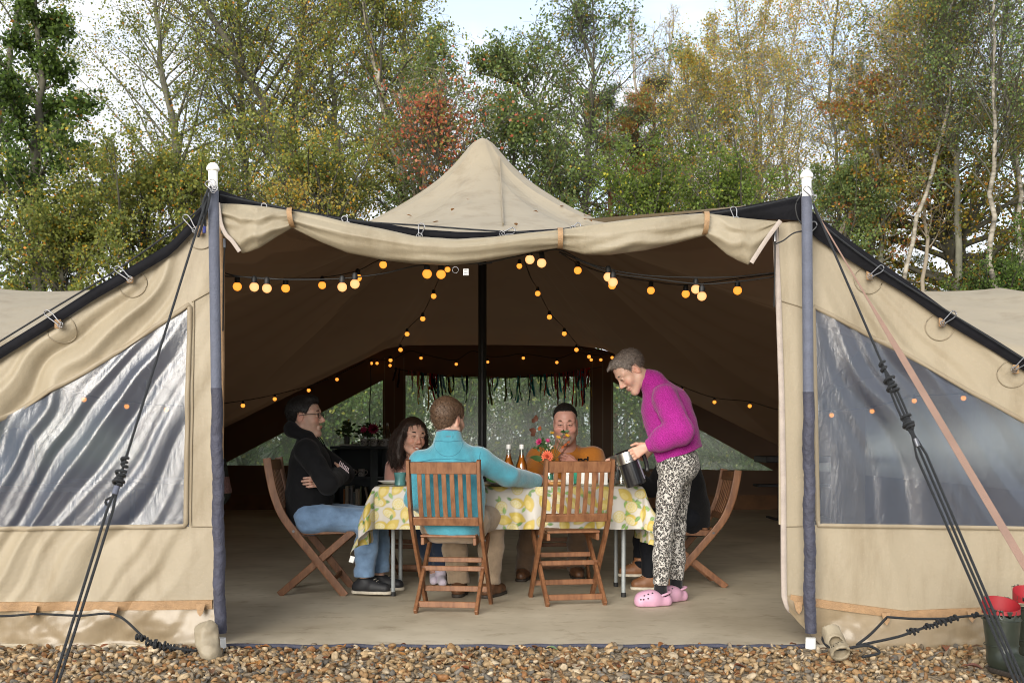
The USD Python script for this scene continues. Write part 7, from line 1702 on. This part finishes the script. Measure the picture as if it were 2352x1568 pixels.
mug(828, Zr(1094), 0.1, 'white mug on the inner shelf nearer the fluted divider')
obj('tray', box((X(800), ds + 0.16, sz + 0.012), (0.24, 0.2, 0.022), ch=0.006), 'mug_white', label='pale shallow tray under the dark vase on the shelf', cat='tray')
obj('glass_bowl', lathe([(0, 0), (0.03, 0), (0.055, 0.03), (0.05, 0.06), (0.045, 0.06), (0.05, 0.03), (0, 0.006)], (X(814), ds + 0.1, sz + 0.001), 22), 'clear_glass', smooth=40, label='small glass bowl between the dark vase and the mugs', cat='bowl')
plain('dark_vase', (0.015, 0.015, 0.018), 0.3)
for px, lb, mt_, fl in ((793, 'dark vase of leafy stems and yellow sprigs on the shelf', 'dark_vase', 'y'), (836, 'small vase with pink star flower and dark leaves on the shelf', 'clear_glass', 'p'), (853, 'small vase with large magenta dahlia on the shelf', 'clear_glass', 'm')):
    c = np.array([X(px), ds + 0.14, sz + (0.024 if fl == 'y' else 0.0005)])
    v_ = thing('shelf_vase', lb, 'flowers', c)
    obj('vase', lathe([(0, 0), (0.034, 0), (0.036, 0.1), (0.032, 0.12), (0.029, 0.12), (0.03, 0.01), (0, 0.006)], c, 20), mt_, v_, smooth=40)
    hs = []
    rv = np.random.default_rng(px)
    for q_ in range(10):
        p_ = c + A3(rv.normal() * 0.055, rv.normal() * 0.03, 0.16 + rv.random() * 0.12)
        hs.append((p_, [('leaf_green', join([leafblade(p_ - (0, 0, 0.03 * k), rv.normal(size=3) * (1, 0.6, 0.6) + (0, -0.2, 0.2), 0.07, 0.03) for k in range(4)]))]))
    if fl == 'y': hs += [(c + A3(0.01 * q_, 0, 0.24 + 0.03 * q_), [('petal_yellow', dahlia(c + A3(0.01 * q_, 0, 0.24 + 0.03 * q_), (0, -1, 0.6), 0.022, 1, 7))]) for q_ in range(3)]
    if fl == 'p': hs += [(at(836, 987, ds + 0.1), [('petal_pink', dahlia(at(836, 987, ds + 0.06), (-0.2, -1, 0.4), 0.06, 2, 8))])]
    if fl == 'm': hs += [(at(858, 985, ds + 0.1), [('petal_magenta', dahlia(at(858, 985, ds + 0.05), (0.1, -1, 0.2), 0.085, 4, 14))])]
    bouquet(v_, c + (0, 0, 0.1), hs)
for px, lb, sw in ((868, 'clear swing-top glass bottle on the shelf, nearer the dahlia', True), (886, 'clear long-necked glass bottle on the shelf in front of the canvas', False)):
    c = np.array([X(px), ds + 0.22, sz + 0.0005]); b = thing('glass_bottle', lb, 'bottle', c)
    obj('glass', lathe([(0, 0), (0.042, 0), (0.044, 0.01), (0.044, 0.12), (0.03, 0.18), (0.015, 0.23), (0.014, 0.28), (0.0165, 0.285), (0.0165, 0.295), (0, 0.295)], c, 22), 'clear_glass', b, smooth=40)
    if sw: obj('stopper', lathe([(0, 0.296), (0.012, 0.296), (0.014, 0.31), (0, 0.318)], c, 14), 'mug_white', b, smooth=40)
bkc = [('orange_book', (0.3, 0.11, 0.02), 'orange'), ('cream_book', (0.36, 0.33, 0.27), 'cream'), ('dark_book', (0.06, 0.06, 0.07), 'black'), ('grey_book', (0.2, 0.21, 0.22), 'grey'), ('slate_book', (0.1, 0.13, 0.15), 'slate'), ('pale_book', (0.4, 0.37, 0.31), 'ivory'), ('tan_book', (0.33, 0.27, 0.19), 'tan'), ('olive_book', (0.11, 0.13, 0.07), 'olive'), ('beige_book', (0.28, 0.25, 0.2), 'beige')]
order = ['first', 'second', 'third', 'fourth', 'fifth', 'sixth', 'seventh', 'eighth', 'leaning last']
zb = Zr(1160) - 0.0005; xb_ = X(787)
for k, (n_, c_, w_) in enumerate(bkc):
    plain(n_ + '_cover', c_, 0.6, 0.15, 20)
    th = [0.022, 0.04, 0.02, 0.026, 0.03, 0.028, 0.022, 0.02, 0.026][k]; hh = [0.2, 0.235, 0.21, 0.24, 0.16, 0.2, 0.2, 0.235, 0.225][k]
    lean = 0.2 if k == 8 else 0.0
    R = rot((0, 1, 0), -lean)
    c = A3(xb_ + th / 2 + lean * 0.26, ds + 0.12, zb + hh / 2 * math.cos(lean) + th / 2 * math.sin(lean) + 0.001)
    b = thing('book', f'{w_} coloured book, {order[k]} in the row on the low shelf', 'book', c)
    obj('cover', box(c, (th, 0.16, hh), R, 0.002), n_ + '_cover', b)
    obj('pages', box(c + (0, 0.004, 0), (th - 0.006, 0.154, hh + 0.0015), R), 'white_paper', b, smooth=False)
    xb_ += th + 0.003

# ---------------------------------------------------------------- other furniture seen inside
plain('black_plastic', (0.012, 0.012, 0.014), 0.55, 0.2)
dp = 13.2
q0 = at(1735, 1114, dp)
pb = thing('bench_table', 'black folding picnic table with bench by the far wall', 'table', (q0[0] + 0.6, dp, 0))
zt_ = CAMZ - (1047 - HZ) * dp / F
obj('tabletop', box((at(1765, 0, dp)[0] + 0.75, dp + 0.45, zt_ - 0.045), (1.5, 0.7, 0.085), ch=0.01), 'black_plastic', pb)
obj('bench', box((q0[0] + 0.8, dp, q0[2] + 0.0), (1.6, 0.28, 0.03), ch=0.006), 'black_plastic', pb)
for dx in (0.3, 1.3):
    lgx = q0[0] + dx
    obj('leg', tube([(lgx, dp, 0.0), (lgx, dp, q0[2] - 0.016)], 0.02, 8), 'black_plastic', pb, smooth=40)
    obj('leg', tube(spline([(lgx + 0.1, dp + 0.1, 0.02), (lgx + 0.06, dp + 0.2, 0.3), (lgx + 0.12, dp + 0.4, zt_ - 0.09)], 10), 0.018, 8), 'black_plastic', pb, smooth=40)
    obj('foot', box((lgx, dp + 0.25, 0.0125), (0.04, 0.7, 0.024)), 'black_plastic', pb)
# patterned jacket over a chair by the pole
dj = 8.6
jk = thing('hung_jacket', 'dark speckled garment with red and white woven band at the canvas edge', 'jacket', at(500, 1100, dj))
plain('jacket_dark', (0.03, 0.035, 0.03), 0.9, 0.8, 60); plain('jacket_band', (0.3, 0.17, 0.16), 0.9, 0.5, 90)
C = Clay(*bounds([at(470, 1058, dj), at(532, 1150, dj)], 0.12), 0.008)
C.cone(at(490, 1070, dj), at(496, 1130, dj), 0.11, 0.12, 0.03).wrinkle(0.008, 14, 3)
v, f = C.mesh(); obj('body', (v, f), 'jacket_dark', jk, smooth=True)
C = Clay(*bounds([at(470, 1058, dj), at(532, 1150, dj)], 0.14), 0.008)
C.cone(at(491, 1098, dj), at(496, 1128, dj), 0.121, 0.126, 0.0).wrinkle(0.008, 14, 3); C.cut(at(490, 1092, dj), (0, 0, 1)); C.cut(at(490, 1132, dj), (0, 0, -1))
v, f = C.mesh(); obj('woven_band', (v, f), 'jacket_band', jk, smooth=True)
# tables and a draped blue coat seen dimly through the window beside the guy rope
plain('grey_wood', (0.2, 0.18, 0.16), 0.7); plain('blue_cloth', (0.05, 0.13, 0.17), 0.9)
for px, d, w_, lb in ((90, 8.6, 1.5, 'low grey table dimly seen through the window beside the guy rope'), (330, 10.2, 1.3, 'further grey table seen through the window near the pole')):
    c = at(px, 0, d); t_ = thing('side_table', lb, 'table', (c[0], d, 0))
    obj('tabletop', box((c[0], d, 0.62), (w_, 0.7, 0.04), ch=0.008), 'grey_wood', t_)
    for sx in (-1, 1):
        for sy in (-1, 1):
            obj('leg', box((c[0] + sx * (w_ / 2 - 0.08), d + sy * 0.28, 0.3), (0.04, 0.04, 0.598)), 'black_plastic', t_)
C = Clay(*bounds([at(20, 980, 8.4), at(60, 1110, 8.4)], 0.25), 0.01)
c_ = at(25, 1100, 8.5); C.cone(A3(c_[0], 8.5, 0.66), A3(c_[0] + 0.05, 8.5, 1.0), 0.2, 0.12, 0.03).wrinkle(0.015, 9, 2); C.cut(A3(0, 0, 0.645), (0, 0, -1))
obj('blue_coat', C.mesh(), 'blue_cloth', smooth=True, label='blue coat heaped on the low grey table behind the window', cat='coat')

# ---------------------------------------------------------------- guy ropes, bungees, straps
def knot(c, r, n, ax, seed, parent, turns=3.2, rad=0.007):
    """Loops of rope wound round a line."""
    ax = unit(ax); a = unit(np.cross(ax, (0.2, 1, 0.1))); b = np.cross(ax, a)
    s = np.linspace(0, 1, n)
    p = np.array([c + ax * (u - 0.5) * r * 3.0 + (a * math.cos(turns * 6.28 * u) + b * math.sin(turns * 6.28 * u)) * r * (0.75 + 0.3 * math.sin(9 * u + seed)) for u in s])
    obj('knot', tube(p, rad, 6), 'rope', parent, smooth=True)
def guy(name, label, top, anchor, knots, split, r=0.0055, offs=((-0.008, 0), (0.009, 0.004))):
    A, B_ = np.asarray(top), np.asarray(anchor)
    g = thing(name, label, 'rope', A)
    q = lambda t: A + (B_ - A) * t
    obj('rope', tube([q(0), q(split)], r, 7), 'rope', g, smooth=True)
    d = unit(B_ - A); s = unit(np.cross(d, (0, 1, 0)))
    for o, e in offs:
        obj('rope', tube([q(split - 0.01), q(split + 0.04) + s * o * 1.4, q(0.75) + s * o * 1.2 + (0, e, 0), q(1) + s * o], r * 1.05, 7), 'rope', g, smooth=True)
    for k, (t_, rr_, tu) in enumerate(knots):
        knot(q(t_), rr_, 60, d, k, g, tu)
    return g, q
def t_at(A, B_, py):
    ts = np.linspace(0, 1, 400); P_ = A[None] + (B_ - A)[None] * ts[:, None]
    return ts[np.argmin(np.abs(HZ - F * (P_[:, 2] - CAMZ) / P_[:, 1] - py))]
A, B_ = at(476, 452, 5.0), at(112, 1622, 3.93)
B_[2] = 0.0
g_, q_ = guy('guy_rope', 'black guy rope crossing the clear window beside the jacket side of the opening', A, B_, [(t_at(A, B_, 1062), 0.014, 2.2), (t_at(A, B_, 1098), 0.02, 4.2)], t_at(A, B_, 1122))
obj('splice', tube([q_(t_at(A, B_, 1118)), q_(t_at(A, B_, 1136))], 0.0125, 10), 'sleeve', g_, smooth=40)
c_ = q_(t_at(A, B_, 1140)); obj('hook', tube(spline([c_, c_ + A3(-0.02, 0, -0.004), c_ + A3(-0.034, 0, -0.016), c_ + A3(-0.03, 0, -0.03), c_ + A3(-0.016, 0, -0.026)], 14), 0.0055, 6), 'rope', g_, smooth=True)
obj('peg', tube([B_ + (0, 0, -0.02), B_ + (0, 0.0, 0.03)], 0.012, 8), 'steel', g_, smooth=40)
A, B_ = at(1868, 468, 5.0), at(2366, 1622, 3.93); B_[2] = 0
g_, q_ = guy('guy_rope', 'black guy rope with double knots leading down past the rubber boots', A, B_, [(t_at(A, B_, 842), 0.014, 1.6), (t_at(A, B_, 884), 0.022, 3.4), (t_at(A, B_, 972), 0.021, 5.2)], t_at(A, B_, 1000), offs=((-0.016, 0), (0.0, 0.004), (0.014, 0.0)))
for o in (-0.014, 0.012):
    a, b = q_(t_at(A, B_, 846)), q_(t_at(A, B_, 1010)); s_ = A3(1, 0, 0.4)
    obj('rope', tube(spline([a, a * 0.7 + b * 0.3 + s_ * o, a * 0.3 + b * 0.7 + s_ * o, b], 16), 0.005, 6), 'rope', g_, smooth=True)
obj('splice', tube([q_(t_at(A, B_, 1008)), q_(t_at(A, B_, 1026))], 0.011, 10), 'steel', g_, smooth=40)
obj('peg', tube([B_ + (0, 0, -0.02), B_ + (0, 0.0, 0.03)], 0.012, 8), 'steel', g_, smooth=40)
A, B_ = at(1874, 486, 5.02), at(2545, 1625, 3.93); B_[2] = 0.0
ts = np.linspace(0, 1, 30); P_ = A + (B_ - A) * ts[:, None]
d = unit(B_ - A); s_ = unit(np.cross(d, (0, 1, 0)))
wd = np.interp(ts, [0, 0.2, 0.35, 1], [0.006, 0.008, 0.03, 0.034])[:, None] / 2
G = np.stack([P_ - s_ * wd, P_ - s_ * wd + (0, -0.002, 0), P_ + s_ * wd + (0, -0.002, 0), P_ + s_ * wd], 1)
obj('webbing_strap', sheet(G), 'pink_webbing', smooth=40, label='dusty pink webbing strap stretched from the second pole top past the rubber boots', cat='strap')
# short ropes at the pole heads
for a, b, c in (((481, 430), (466, 470), (472, 520)), ((484, 428), (478, 470), (455, 545))):
    obj('pole_lashing', tube(spline([at(*a, 5.0), at(*b, 4.98), at(*c, 5.0)], 14), 0.006, 6), 'rope', tent, smooth=True)
obj('blue_rope_end', tube([at(470, 520, 5.0), at(469, 535, 5.0)], 0.0075, 7), 'blue_ink', tent, smooth=40)
for pt_ in (((475, 420), (490, 436)), ((1850, 432), (1868, 452)), ((484, 416), (494, 432))):
    carabiner(*pt_[0], *pt_[1], d=4.98)
for pts in ([(1842, 445), (1828, 470), (1832, 500), (1846, 520)], [(1846, 530), (1822, 536), (1800, 552), (1782, 560)]):
    obj('loose_cord', tube(spline([at(a, b, 5.04) for a, b in pts], 18), 0.004, 6), 'cable', tent, smooth=True)
for (px, py), (px2, py2), ln in (((516, 548), (514, 590), 760), ((1780, 530), (1780, 580), 705)):
    z_ = obj('zip_pull', tube([at(px, py, 5.1), at(px, (py + py2) / 2, 5.1)], 0.008, 8), 'steel', tent, smooth=40)
    obj('pull_cord', tube(spline([at(px, (py + py2) / 2, 5.1), at(px2, py2 + 20, 5.1), at(px2 - 2, ln, 5.12)], 14), 0.004, 6), 'cable', z_, smooth=True)
an_ = np.linspace(0, 2 * np.pi, 20)
obj('ring', tube([at(1046 + 7 * math.cos(a), 620 + 7 * math.sin(a), 5.08) for a in an_], 0.0022, 5), 'steel', tent, smooth=True)
tg_ = obj('sewn_label', box(at(1070, 625, 5.08), (0.026, 0.002, 0.032)), 'mug_white', tent, smooth=False)
for q_ in range(4):
    obj('print_line', box(at(1070, 619 + 4 * q_, 5.078), (0.018, 0.001, 0.002)), 'ink', tg_, smooth=False)
gr1 = thing('ground_rope', 'black cord through the wall loops knotted to the canvas roll at the pole foot', 'rope', at(266, 1411, 5.0))
obj('rope', tube(spline([at(-200, 1412, 5.0), at(0, 1414, 5.0), at(82, 1409, 5.0), at(180, 1413, 4.99), at(266, 1411, 4.98), at(330, 1462, 4.9), at(360, 1478, 4.88), at(420, 1490, 4.85), at(452, 1494, 4.88)], 60), 0.006, 6), 'rope', gr1, smooth=True)
for k, (px, py, r_) in enumerate(((322, 1463, 0.012), (350, 1476, 0.018), (372, 1482, 0.02), (395, 1486, 0.015), (428, 1492, 0.013))):
    knot(at(px, py, 4.87), r_, 50, A3(1, 0, -0.3), k, gr1, 3.0, 0.006)
gr2 = thing('ground_rope', 'black cords and knots pegged beside the rolled canvas and boots', 'rope', at(2040, 1420, 5.0))
for path in ([(1968, 1480, 4.8), (2000, 1455, 4.86), (2036, 1418, 4.95)], [(1968, 1482, 4.8), (2060, 1462, 4.85), (2100, 1448, 4.88), (2150, 1432, 4.9), (2190, 1422, 4.93), (2225, 1414, 4.96), (2420, 1412, 5.0)], [(2036, 1416, 4.94), (2100, 1420, 4.92), (2185, 1420, 4.92)], [(1900, 1440, 4.95), (1890, 1470, 4.85), (1920, 1490, 4.75), (1990, 1482, 4.78), (2020, 1498, 4.72), (1980, 1508, 4.7)]):
    obj('rope', tube(spline([at(*p) for p in path], 30), 0.0065, 6), 'rope', gr2, smooth=True)
for k, (px, py, r_) in enumerate(((2096, 1449, 0.016), (2132, 1438, 0.013), (2158, 1430, 0.016), (2188, 1420, 0.013), (2240, 1412, 0.009))):
    knot(at(px, py, 4.88), r_, 50, A3(1, 0, 0.25), k + 3, gr2, 2.4, 0.006)
# canvas sleeves rolled up at the pole feet
def roll(path, r, lb, seed, hollow):
    C = Clay(*bounds(path, r + 0.05), 0.006)
    for a, b in zip(path[:-1], path[1:]):
        C.cone(a, b, r, r * 1.05, 0.01)
    d = unit(np.asarray(path[-1]) - np.asarray(path[0]))
    if hollow: C.cut(path[0], -d); C.cut(path[-1], d)
    if hollow: C.cone(np.asarray(path[-1]) - d * 0.06, np.asarray(path[-1]) + d * 0.05, r * 0.82, r * 0.82, 0.005, True)
    C.wrinkle(0.011 if hollow else 0.022, 16, seed)
    obj('canvas_roll', C.mesh(), 'canvas', smooth=True, label=lb, cat='canvas roll')
roll([at(474, 1448, 4.9), at(478, 1475, 4.88), at(480, 1500, 4.86)], 0.05, 'bunched beige canvas sleeve at the foot of the pole with the blue cord', 3, False)
roll([at(1906, 1444, 4.86), at(1918, 1472, 4.82), at(1932, 1500, 4.74)], 0.042, 'open tan canvas tube lying at the foot of the second pole', 5, True)

# ---------------------------------------------------------------- rubber boots
plain('boot_green', (0.022, 0.028, 0.02), 0.38, 0.35, 9, 0.1, 60); plain('boot_red', (0.28, 0.012, 0.018), 0.6, 0.1)
def boot(lb, px, d, h, toe):
    c = at(px, 0, d); c[2] = 0.0
    C = Clay(c + (-0.25, -0.32, -0.02), c + (0.25, 0.16, h + 0.1), 0.0062)
    toe = unit(A3(*toe))
    C.cone(c + (0, 0, 0.07), c + (0.0, 0.01, h + 0.05), 0.06, 0.0875, 0.03).cone(c + (0, 0, 0.05), c + toe * 0.17 + (0, 0, 0.045), 0.052, 0.044, 0.03)
    C.cone(c + (0, 0.01, h - 0.03), c + (0, 0.012, h + 0.12), 0.0805, 0.0815, 0.002, True)
    C.cut(A3(c[0], c[1] + 0.011, h), (0.0, -0.3, 1)); C.cut(A3(0, 0, 0.002), (0, 0, -1)); C.wrinkle(0.004, 14, 2)
    v, f = C.mesh()
    b = thing('rubber_boot', lb, 'boot', c, 'pair of rubber boots')
    obj('boot', (v, f), 'boot_green', b, smooth=True)
    a = np.linspace(0, 2 * np.pi, 30)
    rim = np.stack([c[0] + 0.077 * np.cos(a), c[1] + 0.011 + 0.077 * np.sin(a), h - 0.004 + 0.3 * 0.077 * np.sin(a)], 1)
    low = rim * (1, 1, 0) + (0, 0, h - 0.045)
    obj('lining', sheet(np.stack([rim, low], 1)), 'boot_red', b, smooth=True)
    obj('insole', (np.vstack([low, low.mean(0)]), [[i, (i + 1) % 30, 30] for i in range(30)]), 'boot_red', b, smooth=False)
    C = Clay(c + (-0.25, -0.32, -0.02), c + (0.25, 0.16, 0.1), 0.0062)
    C.cone(c + (0, 0, 0.02), c + toe * 0.17 + (0, 0, 0.02), 0.06, 0.05, 0.02); C.cut(A3(0, 0, 0.024), (0, 0, 1)); C.cut(A3(0, 0, 0.001), (0, 0, -1))
    obj('sole', C.mesh(), 'dark_sole', b, smooth=40)
    for z in (h - 0.07, 0.12):
        ra = 0.0605 + 0.025 * z / h
        obj('welt', tube(np.stack([c[0] + ra * np.cos(a), c[1] + 0.008 + ra * np.sin(a), 0 * a + z], 1), 0.0022, 5), 'boot_green', b, smooth=True)
boot('dark green rubber boot with red lining standing nearest the guy rope', 2302, 4.5, 0.3, (0.25, -1, 0))
boot('dark green rubber boot with red lining at the photo edge', 2372, 4.62, 0.33, (0.5, -1, 0))

# ---------------------------------------------------------------- fallen leaves
rl = np.random.default_rng(21)
def flat_leaf(c, L, seed):
    r_ = np.random.default_rng(seed); a = r_.uniform(0, 6.28); t = np.linspace(0, 1, 7)
    w = L * 0.28 * np.sin(np.pi * t ** 0.8); d = A3(math.cos(a), math.sin(a), 0); s = A3(-d[1], d[0], 0)
    mid = c + d * ((t - 0.5) * L)[:, None] + A3(0, 0, 1) * (0.1 * L * np.cos(3 * t + seed))[:, None]
    cu = A3(0, 0, 1) * (w * r_.uniform(0.1, 0.7))[:, None]
    return sheet(np.stack([mid - s * w[:, None] + cu, mid, mid + s * w[:, None] + cu], 1))
tinted('dry_leaf', 0.5)
ms, cs = [], []
for k in range(230):
    y = 3.9 + (YF - 4.0) * rl.random() ** 0.7
    c = A3(rl.uniform(-2.5, 2.5), y, 0.012 + 0.008 * rl.random())
    m = flat_leaf(c, rl.uniform(0.022, 0.06), k); ms.append(m)
    cs.append(np.tile(np.array([(0.16, 0.05, 0.02), (0.22, 0.09, 0.03), (0.3, 0.14, 0.04), (0.12, 0.06, 0.03)][rl.integers(4)]) * rl.uniform(0.6, 1.1), (len(m[0]), 1)))
obj('fallen_leaves', join(ms), 'dry_leaf', smooth=True, color=np.vstack(cs), label='small fallen autumn leaves scattered over the gravel', cat='leaves', kind='stuff')
for px, py, L, cl_, lb in ((2235, 1545, 0.085, (0.13, 0.05, 0.035), 'large dark red-brown leaf lying on the gravel before the boots'), (2173, 1500, 0.07, (0.16, 0.05, 0.025), 'red-brown leaf at the wall foot near the knotted cords'), (1268, 1500, 0.06, (0.13, 0.2, 0.1), 'pale green leaf on the gravel by the middle of the floor edge'), (565, 1500, 0.06, (0.26, 0.09, 0.025), 'orange leaf on the gravel near the pole foot'), (1690, 1560, 0.07, (0.2, 0.07, 0.02), 'rust leaf at the lower edge of the gravel')):
    c = at(px, py, gd(py)); m = flat_leaf(c + (0, -0.0, 0.02), L, px)
    obj('fallen_leaf', m, 'dry_leaf', smooth=True, color=np.tile(np.array(cl_), (len(m[0]), 1)), label=lb, cat='leaf')
ms, cs = [], []
for px, py in ((940, 500), (1000, 515), (1075, 462), (1185, 518), (1230, 490), (1290, 478), (1345, 500), (1356, 512), (1040, 486), (1345, 508), (1352, 497)):
    hit = roof_hit(px, py)
    if hit is not None:
        m = flat_leaf(hit + (0, -0.004, 0.008), 0.05, px); ms.append(m); cs.append(np.tile(A3(0.3, 0.14, 0.05), (len(m[0]), 1)))
if ms:
    obj('roof_leaves', join(ms), 'dry_leaf', smooth=True, color=np.vstack(cs), label='few small dead leaves stuck on the roof cone', cat='leaves', kind='stuff')
# dark edging along the front of the floor
n = 60; xs = np.linspace(fx(520), fx(1850), n)
obj('floor_edging', tube(np.stack([xs, YF - 0.035 + 0.012 * (noise(np.stack([xs * 6, 0 * xs, 0 * xs], -1)) - 0.5), -0.012 + 0.012 * noise(np.stack([xs * 9, 0 * xs, 0 * xs + 5], -1))], 1), 0.012, 7), 'sleeve_low', smooth=True, label='dark blue-black edging strip along the front of the floor', cat='edging')
